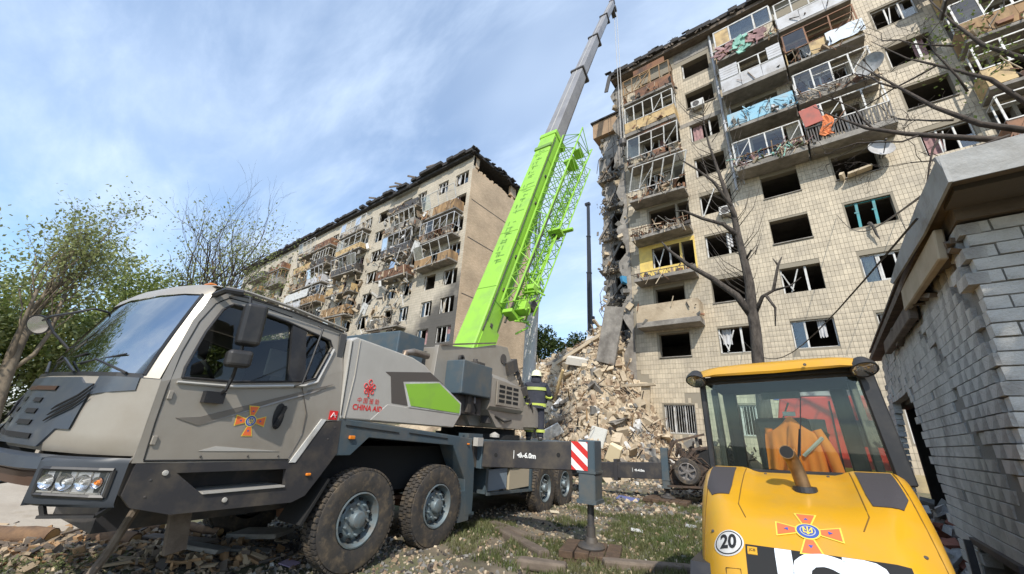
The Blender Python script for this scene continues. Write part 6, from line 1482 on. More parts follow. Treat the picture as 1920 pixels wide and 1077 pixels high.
# ================================================================== brick garage on the right
ga = thing('brick_garage', 'cracked garage of white silicate brick at the right edge, its roof edge hanging loose', 'garage', (1.0,4.07,0))
def gx(z): return .1-.085*(3.37-z)          # the leaning wall (local x of its face)
rg = random.Random(31)
BL, BH = .25, .098
bricks = []
def crackA(z):   # y of the stepped crack on the side wall
    pts = [(1.2,.15),(1.5,.35),(1.67,.69),(2.01,1.17),(2.31,1.38),(2.56,1.36),(2.78,1.9),(3.0,2.2)]
    for a,b in zip(pts,pts[1:]):
        if a[0] <= z <= b[0]: return a[1]+(b[1]-a[1])*(z-a[0])/(b[0]-a[0])
def crackB(z):
    pts = [(2.45,.1),(2.61,.14),(2.81,.26),(3.0,.42),(3.21,.49),(3.4,.5)]
    for a,b in zip(pts,pts[1:]):
        if a[0] <= z <= b[0]: return a[1]+(b[1]-a[1])*(z-a[0])/(b[0]-a[0])
nrow = int(3.42/BH)
for r in range(nrow):
    z = BH*(r+.5); y = -.125*(r%2)+.12
    yend = 2.0+.95*(z/1.53) if z < 1.53 else 2.95+.95*min(1,(z-1.53)/1.0)
    tear = rg.uniform(-.1,.1)
    while y < yend+tear:
        L_b = BL if rg.random() > .12 else BL/2
        c = y+L_b/2; dx,dy,tilt,skip = rg.uniform(-.002,.002),0,0,False
        ca_, cb_2 = crackA(z), crackB(z)
        if ca_ is not None:
            if abs(c-ca_) < .10+.05*(1.3<z<2.2) : skip = rg.random() < .85
            elif c < ca_: dx -= .02; tilt = .02
        if cb_2 is not None:
            if abs(c-cb_2) < .10: skip = True
            elif c < cb_2: dx -= .035; tilt = .05
        if .55 < c < 1.75 and z < .95: skip = True            # low hole
        if not skip and L_b > .13 or not skip and rg.random()>.3:
            bricks.append(('L',c,z,L_b,dx,tilt*.6+rg.uniform(-.006,.006)))
        y += L_b+.003
    x = 0
    y_ = 0
    while x < 1.5:                                           # front face, alternate headers and stretchers
        L_b = (.12 if (int(x*10)+r)%2 else .25)
        if x == 0: L_b = .12 if r%2 else .25
        skip = (2.5 < z < 2.62 and x > .08) or (2.40 < z < 2.5 and x > .2 and rg.random() < .5)
        if not skip: bricks.append(('F',x,z,L_b,rg.uniform(-.006,.006),rg.uniform(-.01,.01)))
        x += L_b+.010
shared = {}
def brick_mesh(L_b, side):
    key_ = (round(L_b,3),side,rg.randint(0,2))
    if key_ in shared: return shared[key_]
    m_ = MB(); h = BH/2-.006
    if side == 'L': m_.chunk((.055,0,0),(.11,L_b-.001,h*2),rg,jit=.012,rot=(0,0,1e-6))
    else: m_.chunk((L_b/2,.055,0),(L_b-.002,.11,h*2),rg,jit=.03,rot=(0,0,1e-6))
    me = m_.mesh('brick', M['brickpale']); shared[key_] = me; return me
def bkey(b): return (b[1] if b[0]=='L' else 0)+ (0 if b[2] > 1.2 else 1.2) + (0 if b[2]<3.3 else 1)
bricks.sort(key=bkey)
rest = MB()
for i,b in enumerate(bricks):
    if b[0] == 'L': loc = (gx(b[2])+b[4], b[1], b[2]); rot = (b[5]*.8,b[5],b[5]*.15)
    else: loc = (gx(b[2])+.004+b[1], b[4]*1.5-.002, b[2]); rot = (0,b[5],0)
    me = brick_mesh(b[3],b[0])
    if i < 300:
        o = bpy.data.objects.new('brick', me); COL.objects.link(o); o.parent = ga; o.location = loc; o.rotation_euler = rot
    else:
        from mathutils import Euler
        mt = Matrix.Translation(loc)@Euler(rot).to_matrix().to_4x4(); rest.add([mt@v.co for v in me.vertices],[tuple(p.vertices) for p in me.polygons])
rest.build('bricks', M['brickpale'], ga, fix=False, kind='stuff')
# mortar core
co_ = MB()
def gw(y0,y1,z0,z1,off=.012,th=.3): co_.prism([(z0,0),(z1,0)],lambda a,b:(0,0,0),lambda a,b:(0,0,0)) if 0 else co_.add([(gx(z0)+off,y0,z0),(gx(z0)+th,y0,z0),(gx(z0)+th,y1,z0),(gx(z0)+off,y1,z0),(gx(z1)+off,y0,z1),(gx(z1)+th,y0,z1),(gx(z1)+th,y1,z1),(gx(z1)+off,y1,z1)],[(0,3,2,1),(4,5,6,7),(0,1,5,4),(1,2,6,5),(2,3,7,6),(3,0,4,7)])
for r in range(34):
    z0,z1 = BH*r,BH*(r+1); z = (z0+z1)/2; ye = 1.9+.95*(z/1.53) if z < 1.53 else 2.85+.95*min(1,(z-1.53)/1.0)
    if z < .95: gw(.014,.55,z0,z1); gw(1.75,ye,z0,z1)
    else: gw(.014,ye,z0,z1)
co_.add([(gx(0)+.3,.012,0),(2.2,.012,0),(2.2,.3,0),(gx(0)+.3,.3,0),(gx(3.4)+.3,.012,3.4),(2.2,.012,3.4),(2.2,.3,3.4),(gx(3.4)+.3,.3,3.4)],[(0,3,2,1),(4,5,6,7),(0,1,5,4),(1,2,6,5),(2,3,7,6),(3,0,4,7)])
co_.build('mortar_core', M['mortar'], ga)
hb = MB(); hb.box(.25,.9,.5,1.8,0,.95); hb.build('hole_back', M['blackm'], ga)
fr_ = MB(); fr_.bar((gx(.97)-.01,.5,.97),(gx(.97)-.01,1.8,.96),.05,.05); fr_.bar((gx(.5)-.012,1.78,.96),(gx(.0)-.012,1.7,.0),.05,.05); fr_.build('hole_frame', M['charcoal'], ga)
# lintel and far pier of bricks above the doorway
lt = MB()
for r in range(9):
    z = 2.53+BH*(r+.5); y = 3.9+.12*(r%2)
    while y < 6.4:
        lt.chunk((gx(z)+.06+rg.uniform(-.01,.01),y+.125,z),(.11,.245,BH-.012),rg,jit=.03,rot=(0,0,1e-6)); y += .26
for r in range(26):
    z = BH*(r+.5); y = 5.9+.06*(r%2)
    while y < 6.6: lt.chunk((gx(z)+.06,y+.125,z),(.11,.245,BH-.012),rg,jit=.03,rot=(0,0,1e-6)); y += .26
lt.build('doorway_bricks', M['brickpale'], ga, fix=False, kind='stuff')
q = MB(); q.box(.2,.36,3.85,6.9,2.5,3.4); q.build('lintel_core', M['mortar'], ga)
# pilaster
pz = MB()
for r in range(6,34):
    z = BH*(r+.5); y0 = 2.25-.0*r+(.55*(1-min(1,(z-.6)/2.4))*-1); 
    for j in range(2): pz.chunk((gx(z)-.05+rg.uniform(-.008,.008), y0+.13+.26*j+rg.uniform(-.01,.01), z),(.12,.25,BH-.012),rg,jit=.03,rot=(0,0,1e-6))
pz.build('pilaster_bricks', M['brickpale'], ga, fix=False, kind='stuff') if 0 else None
# interior
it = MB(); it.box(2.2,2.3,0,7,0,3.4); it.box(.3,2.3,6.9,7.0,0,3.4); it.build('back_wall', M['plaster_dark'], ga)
q = MB(); q.box(.35,2.2,.4,6.9,-.02,.012); q.build('garage_floor', M['concrete_dark'], ga)
for (c,s,r) in (((.9,4.6,1.5),(.9,.5,.05),(0,.1,.2)),((.8,4.8,.9),(1.0,.4,.05),(0,0,.3))): q = MB(); q.rbox(c,s,r); q.build('shelf', M['concrete'], ga)
q = MB(); q.rbox((.35,4.4,2.0),(.1,.1,.25),(.3,0,.2)); q.build('meter_box', M['wood'], ga)
# roof: sheet-metal fascia, dark gap, soffit beam
z0r,z1r = 3.42,3.64
q = MB(); q.add([(-.03,-.55,z0r),(3.4,-.55,z0r+.0),(3.4,-.56,z1r+.02),(-.06,-.56,z1r),(-.03,-.545,z0r),(3.4,-.545,z0r),(3.4,-.50,z1r+.04),(-.06,-.50,z1r+.02)],[(0,1,2,3),(3,2,6,7),(7,6,5,4),(4,5,1,0),(0,3,7,4),(1,5,6,2)]); q.build('front_fascia', M['galv'], ga, bevel=.006)
q = MB(); q.prism([(-.56,z1r),(-.56,z0r),(.3,z0r-.0),(1.3,z0r+.06),(1.9,z0r+.10),(2.0,z0r+.16),(1.2,z1r+.0),(.2,z1r+.02)], lambda a,b:(-.055-.02*a,a,b), lambda a,b:(-.035-.02*a,a,b)); q.build('side_fascia', M['galv'], ga, label='bent sheet metal edge peeling off the roof')
q = MB(); q.box(-.02,3.4,-.5,7,z0r+.06,z0r+.14); q.box(.0,3.4,-.3,7,z1r+.02,z1r+.05); q.build('roof_deck', M['woodgrey'], ga)
q = MB(); q.box(.02,3.4,-.36,-.05,z0r+.02,z0r+.058); q.build('soffit_beam', M['brown'], ga) if 0 else q.build('soffit_beam', mat('dusty_board',(.10,.085,.07),.9,bump=.3), ga)
q = MB(); q.box(.06,2.2,-.04,.4,3.35,z0r+.05); q.build('wall_plate', M['woodgrey'], ga)
q = MB(); q.rbox((.0,1.15,3.32),(.06,1.9,.26),(.05,.1,0)); q.build('side_board', M['rub1'], ga, bevel=.01, label='pale board sagging along the top of the side wall')
q = MB(); q.rbox((.02,3.3,3.25),(.08,2.6,.2),(.03,.1,0)); q.build('side_board', M['woodgrey'], ga, bevel=.01)
sp = MB()
for i in range(26): 
    y = rg.uniform(.1,3.5); sp.chunk((gx(3.3)-.03,y,3.3+rg.uniform(-.12,.12)),(rg.uniform(.03,.12),rg.uniform(.1,.4),rg.uniform(.02,.05)),rg,jit=.2,rot=(rg.uniform(-.4,.4),rg.uniform(-.4,.4),rg.uniform(-.2,.2)))
sp.build('splintered_edge', M['woodgrey'], ga, kind='stuff')
# knocked-out bricks lying along the foot
fb = MB()
for i in range(120): fb.chunk((gx(0)-.25+rg.gauss(0,.15),rg.uniform(.3,4.5),rg.uniform(.02,.2)),(.25*rg.uniform(.4,1),.12,.09),rg,k=rg.choice((0,0,1,2)))
fb.build('fallen_bricks', [M['brickpale'],M['rub3'],mat('fallen_red',(.3,.12,.08),.9)], ga, kind='stuff')
dp_ = MB()
for i in range(520):
    y = rg.uniform(1.9,5.2); hmax = 1.15*(1-abs(y-3.6)/2.2); dp_.chunk((rg.uniform(-.3,.7),y,rg.uniform(0,max(.1,hmax))),(.25*rg.uniform(.35,1),.12,.09),rg,k=rg.choice((0,0,0,1,2)))
dp_.build('doorway_rubble', [M['brickpale'],M['rub3'],mat('fallen_red',(.3,.12,.08),.9)], ga, fix=False, kind='stuff')
# cables from the garage to the block
cabs = [((1.0,4.3,3.75),(2.2,21.9,12.3),.6),((1.0,4.4,3.6),(4.2,21.9,11.7),.8),((1.1,4.4,3.8),(9.0,21,15.5),.5),((.9,4.2,3.5),(-2.5,21.9,6.5),1.0)]
for i,(a,b,sag) in enumerate(cabs):
    a=V3(a); b=V3(b); pts = [a.lerp(b,t/14)-V3((0,0,sag*math.sin(math.pi*t/14))) for t in range(15)]; q = MB(); q.path(pts,.012,4); q.build('overhead_cable', M['black'], label=['cable looping up from the garage roof to the fourth floor','taut cable ending right of the teal framed window','cable running right toward the edge balconies','low cable sagging across the facade tiles'][i], cat='cable')
# ================================================================== trees
def grow(mb, leaves, p, d, L, r, lev, rg, par):
    n = 4; pts=[V3(p)]; rs=[r]; d = V3(d).normalized()
    for i in range(n):
        w_ = par['wob']*(1+lev*.3); d = (d+V3((rg.gauss(0,w_),rg.gauss(0,w_),rg.gauss(0,w_)+par['up']*.1))).normalized()
        pts.append(pts[-1]+d*L/n); rs.append(r*(1-(i+1)/n*(1-par['tap'])))
    mb.path(pts, rs, 8 if lev == 0 else (5 if lev < 3 else 3))
    if lev >= par['lev']:
        leaves.append((pts[-1],d)); leaves.append((pts[2],d)); return
    if lev >= par['lev']-1: leaves.append((pts[3],d))
    for k in range(par['n'][min(lev,len(par['n'])-1)]):
        t = rg.uniform(.35 if lev else .5,1) if k else 1; i = min(n-1,int(t*n)); q = pts[i].lerp(pts[i+1],t*n-i) if t < 1 else pts[-1]
        a = rg.uniform(0,6.3); s = V3((math.cos(a),math.sin(a),0)); s = (s-d*s.dot(d)).normalized(); sp = par['spread']*rg.uniform(.5,1.2)
        nd = (d*math.cos(sp)+s*math.sin(sp)+V3((0,0,par['up']*.4))).normalized()
        grow(mb, leaves, q, nd, L*par['ratio']*rg.uniform(.75,1.15), max(.004,rs[i]*par['rr']*rg.uniform(.7,1)), lev+1, rg, par)
def leafcloud(tips, per, size, spread, rg, mb=None, k=0, flat=.6):
    mb = mb or MB()
    for p,d in tips:
        for i in range(per):
            c = p+V3((rg.gauss(0,spread),rg.gauss(0,spread),rg.gauss(0,spread*.8))); a,b = rg.uniform(0,6.3),rg.uniform(-1.2,1.2); s = size*rg.uniform(.6,1.3)
            u = V3((math.cos(a)*math.cos(b),math.sin(a)*math.cos(b),math.sin(b)))*s; v = V3((-math.sin(a),math.cos(a),rg.uniform(-.6,.6))).normalized()*s*flat*.5
            mb.add([c-u*.5,c+v-u*.05,c+u*.5,c-v-u*.05],[(0,1,2,3)],k)
    return mb
def tree(name,label,base,h,r,seed,par,leaf=None,per=3,lsz=.12,lsp=.25,bark='bark',cat='tree',group=None,lean=(0,0,1)):
    rg = random.Random(seed); t = thing(name,label,cat,base,0,group); mb = MB(); tips = []
    P = dict(wob=.10,up=.5,tap=.7,lev=4,n=[4,4,3,3],spread=.6,ratio=.68,rr=.6); P.update(par)
    grow(mb,tips,(0,0,-.1),lean,h*P.get('first',.4),r,0,rg,P); mb.build('trunk', M[bark], t, smooth=True, fix=False)
    if leaf: leafcloud(tips,per,lsz,lsp,rg).build('crown', M[leaf], t, fix=False, kind='stuff')
    return t
# the scarred bare tree in front of the right block
t = thing('bare_tree','dark leafless tree with lopped limbs standing behind the loader in front of the right block','tree',(-1.1,11,0))
mb = MB(); o_ = V3((-1.1,11,0)); B = lambda pts,rs,n=8: mb.path([V3(p)-o_ for p in pts],rs,n)
B([(-1.18,11,-.1),(-1.1,11,1.8),(-1.05,11,3.4),(-.98,11,4.4),(-.98,11,5.0),(-.93,10.98,5.6),(-.96,11,6.3),(-1.0,11,7.0),(-1.02,11.05,7.8),(-1.12,11,8.5),(-1.22,11,9.3),(-1.36,11,10.4),(-1.40,11,11.2),(-1.34,11,12.2)],[.20,.16,.135,.125,.13,.11,.095,.085,.072,.06,.042,.03,.018,.008],14)
B([(-.98,11,4.7),(-1.25,10.9,5.3),(-1.75,10.8,5.85),(-2.3,10.7,6.35),(-2.75,10.7,6.9),(-2.95,10.7,7.25)],[.10,.085,.07,.055,.04,.02],8)
B([(-.98,11,7.0),(-1.3,10.9,7.45),(-1.8,10.8,7.75),(-2.25,10.8,8.15),(-2.5,10.75,8.2)],[.07,.055,.045,.035,.015],7)
B([(-.95,11,4.75),(-.7,10.95,5.2),(-.45,10.9,5.3),(-.25,10.9,5.95),(-.14,10.9,6.15)],[.06,.045,.04,.03,.012],6)
B([(-.62,10.93,5.2),(-.48,10.9,4.85),(-.55,10.9,4.4)],[.04,.03,.012],5); B([(-.25,10.9,5.95),(-.33,10.9,6.15)],[.03,.01],5); B([(-.45,10.9,5.3),(-.1,10.9,5.35),(.15,10.8,5.5)],[.035,.022,.008],5)
B([(-1.05,11,8.0),(-1.35,10.95,8.9),(-1.75,10.9,9.5),(-2.2,10.9,10.1),(-2.4,10.8,10.9)],[.05,.04,.03,.02,.008],6)
B([(-1.0,11,7.6),(-1.18,11,8.4),(-1.5,11,9.2),(-1.62,11,10.1)],[.05,.035,.02,.008],6)
B([(-.9,10.95,6.3),(-.75,10.9,6.5),(-.68,10.9,6.35),(-.6,10.9,6.6)],[.035,.03,.02,.01],5); B([(-2.2,10.8,8.1),(-2.0,10.7,8.6)],[.02,.006],4)
for i in range(60):
    rgx = random.Random(i); z = rgx.uniform(5.0,11.8); x = -1.0-.08*(z-7 if z>7 else 0); l = rgx.uniform(.3,1.0); s = rgx.choice((-1,1)); B([(x,11,z),(x+s*l*.5,10.9,z+l*.5),(x+s*l*.8,10.8,z+l*1.2)],[.014,.008,.003],4)
mb.build('trunk', M['bark'], t, smooth=True, fix=False)
# tree at the right edge reaching in over the garage
t = thing('bare_tree','thin branched tree reaching in from the right edge above the garage roof','tree',(3.45,10.6,0))
o_ = V3((3.45,10.6,0)); mb = MB(); tips = []
B = lambda pts,rs,n=8: mb.path([V3(p)-o_ for p in pts],rs,n)
B([(3.45,10.6,-.1),(3.6,10.5,3),(3.9,10.2,5),(3.9,9.8,6.2),(3.8,9.3,6.9),(4.2,9.2,8.4),(4.6,9.3,10.5)],[.18,.15,.12,.09,.07,.05,.02],8)
B([(3.8,9.3,6.8),(3.07,9,7.16),(2.65,9,7.8),(2.19,9,8.8),(1.8,8.9,9.5)],[.06,.05,.035,.02,.008],6)
B([(3.8,9.3,6.6),(2.8,9,7.0),(2.19,9,7.4),(1.7,9,7.8),(1.25,9,8.4),(1.0,8.9,8.7)],[.06,.05,.04,.03,.015,.006],6)
B([(3.9,9.3,7.0),(3.4,9,8.0),(2.9,9,8.7),(2.58,9,9.12),(2.2,9,9.9)],[.05,.04,.025,.015,.006],6)
B([(4.1,9.2,8.0),(3.5,9,8.8),(3.3,9,9.6),(3.1,8.9,10.5)],[.05,.035,.02,.008],6)
rgx = random.Random(8); P2 = dict(wob=.22,up=.1,tap=.5,lev=3,n=[4,3,2],spread=.8,ratio=.62,rr=.55)
for p,d in (((2.8,9,7.4),(-.6,0,.4)),((2.3,9,8.5),(-.5,-.2,.7)),((2.4,9,7.3),(-.8,0,-.1)),((1.8,9,7.7),(-.3,-.1,.8)),((2.9,9,8.7),(-.8,.1,.1)),((3.2,9,9.0),(-.6,0,.6)),((3.1,9,7.9),(-.2,-.2,.9)),((2.6,9,7.2),(-.3,0,-.7)),((3.2,9,9.7),(.3,0,.8)),((3.3,9,6.8),(-.6,-.2,-.3))): grow(mb,tips,V3(p)-o_,d,1.3,.02,0,rgx,P2)
mb.build('trunk', M['barkdark'], t, smooth=True, fix=False)
lt_ = [x for x in tips if (x[0]+o_).x > 2.7 and (x[0]+o_).z > 7.6]; lt_ = [(V3((rgx.uniform(-.6,.5),rgx.uniform(-1.8,-1),rgx.uniform(7.9,9.9))),V3((0,0,1))) for _ in range(55)]
leafcloud(lt_,7,.07,.16,rgx).build('crown', M['leaf'], t, fix=False, kind='stuff')
# left side: pollarded pale tree, green mass, leafless tree
tree('pollarded_tree','pale barked pollarded tree with a feathery spring crown behind the round mirror',(-22.5,.2,-.4),16,.22,5,dict(first=.34,lev=4,n=[7,6,4,3],spread=.55,ratio=.58,rr=.42,up=1.0,wob=.10,tap=.8),'leafpale',4,.15,.34,'barklight')
tree('leafy_tree','young green tree left of the leafless one behind the cab roof',(-22.0,3.6,-.3),13.5,.18,12,dict(lev=4,n=[5,5,4,3],spread=.7,ratio=.62,up=.5,first=.45),'leafpale',5,.13,.30,'bark')
tree('leafy_tree','slender pale green tree nearest the left edge of the picture',(-22.5,-2.2,-.3),11,.2,19,dict(lev=4,n=[5,5,4,3],spread=.6,ratio=.62,up=.6,first=.4),'leafpale',5,.14,.35,'barklight')
tree('leafless_tree','tall leafless tree rising behind the cab roof in front of the left block',(-29.2,8.4,-.3),21,.26,33,dict(lev=5,n=[6,4,3,3,2],spread=.56,ratio=.66,rr=.55,up=.9,wob=.07,first=.36),None,bark='barkdark')
tree('leafless_tree','smaller leafless tree just left of the tall one',(-30,6.0,-.3),18,.2,41,dict(lev=4,n=[5,4,3,3],spread=.6,ratio=.66,rr=.55,up=.9,wob=.07,first=.4),None,bark='barkdark')
# understorey hedge of bushes
rgx = random.Random(4)
def bush(label, c, rx, ry, rz, n, leaf, size, seed, group='green bushes and low trees behind the truck', name='bush'):
    rg = random.Random(seed); t = thing(name, label, name, (c[0],c[1],0), 0, group); mb = MB(); clumps = []
    while len(clumps) < 60:
        q = V3((rg.uniform(-1,1),rg.uniform(-1,1),rg.uniform(-1,1)))
        if q.length < 1 and q.length > .35: clumps.append(V3((q.x*rx*.85,q.y*ry*.85,c[2]+q.z*rz*.85)))
    for i in range(n):
        q = rg.choice(clumps); s = .26*min(rx,rz)*rg.uniform(.5,1.3); p = q+V3((rg.gauss(0,1),rg.gauss(0,1),rg.gauss(0,.8))).normalized()*s
        if p.z < -.2: continue
        leafcloud([(p,None)],1,size,.05,rg,mb)
    mb.build('crown', M[leaf], t, fix=False, kind='stuff')
    st = MB()
    for i in range(7): q = clumps[i]; st.path([(0+rg.uniform(-.2,.2),rg.uniform(-.2,.2),-.3),(q.x*.4,q.y*.4,max(.5,q.z*.5)),(q.x,q.y,max(.8,q.z))],[.08,.05,.02],5)
    st.build('trunk', M['bark'], t, fix=False); return t
hs_ = [(-26,-3.5,3.4,3.4,3.4,'leafpale','dark bush at the far left edge'),(-28,.0,3.4,3.6,3.4,'leaf','dark bush behind the pollarded tree'),(-26,3.4,3.2,3.4,3.2,'leafpale','bright green bush behind the windshield'),(-26.5,7.0,3.4,3.4,3.4,'leaf','dense bush behind the middle of the cab roof'),(-26.5,10.5,2.8,3.2,2.8,'leaf','bush in front of the far end of the left block'),(-33,4.6,6.2,4.2,5.2,'leaf','rounded green crown rising just left of the leafless trees'),(-37,2,6.5,6,6.5,'leafpale','taller green crown rising behind the bushes'),(-35,9,5.5,5,5.0,'leafpale','olive crown left of the leafless trees'),(-36,-5,5,5,5,'leaf','tall dark crown at the left edge')]
for i,(x,y,z,rx,rz,lf,lab) in enumerate(hs_): bush(lab,(x,y,z),rx,rx,rz,12000,lf,.22+.02*max(0,rx-3.4),50+i)
for i,(x,y,z,r_,rz) in enumerate([(-21,-8,4.6,3.6,4.6),(-25,-13,5.6,4.5,5.6),(-17,-13,5,4,5),(-30,-9,6.5,4.5,6.5),(-14,-18,5.5,4,5.5),(-21,-18,6.5,4.5,6.5),(-27,-19,7,5,7)]): bush(['green tree standing nearest beyond the left edge','broad green tree farthest back beyond the left edge','green tree beside the yard, well left of the viewer','tall green tree beyond the left edge, behind the nearest','green tree farthest right of the row behind the viewer','middle green tree of the row behind the viewer','tallest green tree at the back corner of the row'][i],(x,y,z),r_,r_,rz,7000,'leaf',.32,150+i,'trees left of the picture')
# behind the rubble
for i,(x,y,z,rx,rz,lab) in enumerate([(-29.5,44,11.5,3.2,4.6,'round dark green tree beyond the rubble beside the crane cylinder'),(-24.5,46,11.0,3.0,4.2,'round dark green tree beyond the rubble left of the dark mast'),(-34.5,47,9.5,3.5,5,'dark green tree half hidden behind the brick gable'),(-20,47,8,3.5,4,'low green crown behind the torn block')]): bush(lab,(x,y,z),rx*1.1,rx,rz,8000,'leafdark',.42,80+i,'green trees beyond the rubble','round_tree')
# unseen tree added right of and behind the camera to shade the garage front
tree('leafy_tree','full crowned tree added behind the viewer to shade the garage front',(6.4,.1,0),6.5,.22,71,dict(lev=1,n=[5,4],spread=.5,ratio=.6,up=.6,first=.7),'leafdark',1,.1,.3,'bark')
bush('dense crown added behind the viewer to shade the garage front',(5.7,.2,7.2),1.95,2.25,2.1,9000,'leafdark',.30,99,None,'shade_crown')
# ================================================================== firefighter on the crane deck
TW_ = lambda x,y,z: TO+Matrix.Rotation(TRZ,3,'Z')@V3((x,y,z))
fp = TW_(-.72,6.15,1.475)
pr = thing('person', 'firefighter in dark gear with lime bands and pale helmet, standing on the crane deck', 'person', fp, R(33))
pr.scale = (1.28,1.12,1.02)
def skinbody(name, verts, edges, radii, m, parent, lev=2, root=0):
    me = bpy.data.meshes.new(name); me.from_pydata(verts,edges,[]); o = bpy.data.objects.new(name,me); COL.objects.link(o)
    sk = o.modifiers.new('skin','SKIN'); sk.use_smooth_shade = True
    for i,r in enumerate(radii): me.skin_vertices[0].data[i].radius = (r if isinstance(r,tuple) else (r,r))
    me.skin_vertices[0].data[root].use_root = True
    sb = o.modifiers.new('sub','SUBSURF'); sb.levels = lev; sb.render_levels = lev
    dg = bpy.context.evaluated_depsgraph_get(); dg.update(); m2 = bpy.data.meshes.new_from_object(o.evaluated_get(dg)); bpy.data.objects.remove(o)
    m2.materials.clear(); m2.materials.append(m); m2.name = name
    for p in m2.polygons: p.use_smooth = True
    return link(name, m2, parent)
turn = mat('turnout_cloth',(.022,.025,.04),.85,col2=(.04,.042,.055),scale=5,bump=.3)
# x right, y forward (away from us), z up
V_ = [(0,0,.93),(0,-.01,1.10),(0,-.02,1.28),(0,-.01,1.43),(0,.0,1.50),(0,.02,1.57),
 (-.10,0,.88),(-.12,.02,.50),(-.125,-.01,.10),(-.125,.10,.05),
 (.10,0,.88),(.12,.02,.50),(.125,-.01,.10),(.125,.10,.05),
 (-.19,0,1.41),(-.27,.03,1.17),(-.20,.22,1.04),(.19,0,1.41),(.29,.03,1.17),(.24,.22,1.06)]
E_ = [(0,1),(1,2),(2,3),(3,4),(4,5),(0,6),(6,7),(7,8),(8,9),(0,10),(10,11),(11,12),(12,13),(3,14),(14,15),(15,16),(3,17),(17,18),(18,19)]
R_ = [(.19,.14),(.185,.14),(.20,.14),(.17,.12),(.075,.075),(.07,.07),.115,.085,.07,.06,.115,.085,.07,.06,.095,.07,.055,.095,.07,.055]
body = skinbody('body', V_, E_, R_, turn, pr)
band = mat('lime_band',(.50,.58,.10),.5,dirt=(.4,.42,.25))
def ring_band(z0,z1,rx,ry,cx=0,cy=0,name='reflective_band'):
    q = MB(); rows = [[(cx+rx*math.cos(i*math.pi/12),cy+ry*math.sin(i*math.pi/12),z) for i in range(24)] for z in (z0,z1)]; q.loft(rows); q.build(name, band, pr, smooth=True, fix=False)
ring_band(1.27,1.35,.235,.165,0,-.015); ring_band(.84,.93,.235,.175,0,0); ring_band(.20,.27,.098,.098,-.123,.0); ring_band(.20,.27,.098,.098,.123,.0)
jk_ = MB(); rows = [[(rx*math.cos(i*math.pi/12),-.01+ry*math.sin(i*math.pi/12),z) for i in range(24)] for z,rx,ry in ((.80,.232,.17),(.95,.22,.16),(1.10,.205,.15),(1.3,.225,.155),(1.42,.19,.13),(1.48,.10,.09))]; jk_.loft(rows); jk_.build('jacket', turn, pr, smooth=True, fix=False)
for s in (-1,1):
    q = MB(); q.path([(s*.285,.05,1.14),(s*.27,.08,1.11)],[.079,.079],12); q.build('reflective_band', band, pr)
    # gloved hand with palm, four fingers and thumb, resting forward on the rail
    w = V3((s*.21,.27,1.03)); q = MB(); q.rbox(w+V3((0,.03,0)),(.08,.09,.04),(.3,0,0))
    for f in range(4): 
        x = w.x+(-.03+.02*f); l = (.055,.065,.06,.045)[f]; q.path([(x,w.y+.07,w.z),(x,w.y+.07+l*.7,w.z-.015),(x,w.y+.06+l*.8,w.z-.045)],[.011,.010,.008],6)
    q.path([(w.x-s*.035,w.y+.01,w.z),(w.x-s*.06,w.y+.04,w.z-.01),(w.x-s*.055,w.y+.07,w.z-.03)],[.013,.012,.009],6)
    q.build('gloved_hand', mat('glove',(.05,.045,.04),.9), pr, smooth=60, kind=None)
hdm_ = MB(); rows = []
for z,r in ((1.55,.055),(1.58,.075),(1.63,.088),(1.69,.092),(1.75,.085),(1.79,.05)): rows.append([(r*.88*math.cos(i*math.pi/8),.02+r*math.sin(i*math.pi/8),z) for i in range(16)])
hdm_.loft(rows); hdm_.path([(0,.10,1.68),(0,.125,1.655),(0,.105,1.64)],.012,5); hdm_.build('head', M['skin'], pr, smooth=True)
hm = MB(); rows = []
for z,r in ((1.655,.142),(1.67,.135),(1.69,.122),(1.74,.118),(1.79,.10),(1.825,.065),(1.84,.01)): rows.append([(r*.92*math.cos(i*math.pi/10),.01+r*1.08*math.sin(i*math.pi/10)-(.02 if z<1.68 and math.sin(i*math.pi/10)<0 else 0),z) for i in range(20)])
hm.loft(rows); hm.path([(0,-.13,1.68),(0,-.12,1.76),(0,-.04,1.84),(0,.06,1.845)],.012,5); hm.build('helmet', mat('helmet_cream',(.78,.78,.55),.35,coat=.5), pr, smooth=60)
nk = MB(); rows = [[(r*math.cos(i*math.pi/8),r*math.sin(i*math.pi/8),z) for i in range(16)] for z,r in ((1.66,.105),(1.58,.11),(1.50,.13),(1.47,.12))]; nk.loft(rows); nk.build('neck_guard', turn, pr, smooth=True, fix=False)
for s in (-1,1):
    q = MB(); q.rbox((s*.125,.05,.045),(.10,.28,.09)); q.build('boot', M['black'], pr, bevel=.025, seg=2)
# ================================================================== red fire engine seen through the loader glass
fe = thing('fire_engine','red fire engine beyond the loader, partly seen through its cab glass','fire engine',(-1.0,13.0,.1),R(2))
FR = mat('fire_red',(.55,.035,.02),.35,coat=.5)
q = MB(); q.prism([(0,.55),(0,2.3),(.12,2.85),(2.1,2.9),(2.1,.55)], lambda a,b:(a,0,b), lambda a,b:(a,3.6,b)); q.build('body', FR, fe, bevel=.04, seg=2)
q = MB(); q.box(.45,1.0,-.02,-.001,1.75,2.3); q.box(1.45,2.0,-.02,-.001,1.7,2.3); q.build('cab_window', M['black'], fe, bevel=.01)
for x in (1.15,1.4): q = MB(); q.box(x,x+.03,-.03,-.001,.8,2.75); q.build('door_seam', M['blackm'], fe)
q = MB(); q.box(.1,2.05,-.025,-.001,1.0,1.2); q.build('yellow_stripe', mat('stripe_yellow',(.75,.4,.03),.5), fe)
q = MB(); q.box(.15,1.95,-.03,-.001,.62,.95); q.build('equipment_panel', M['silver'], fe)
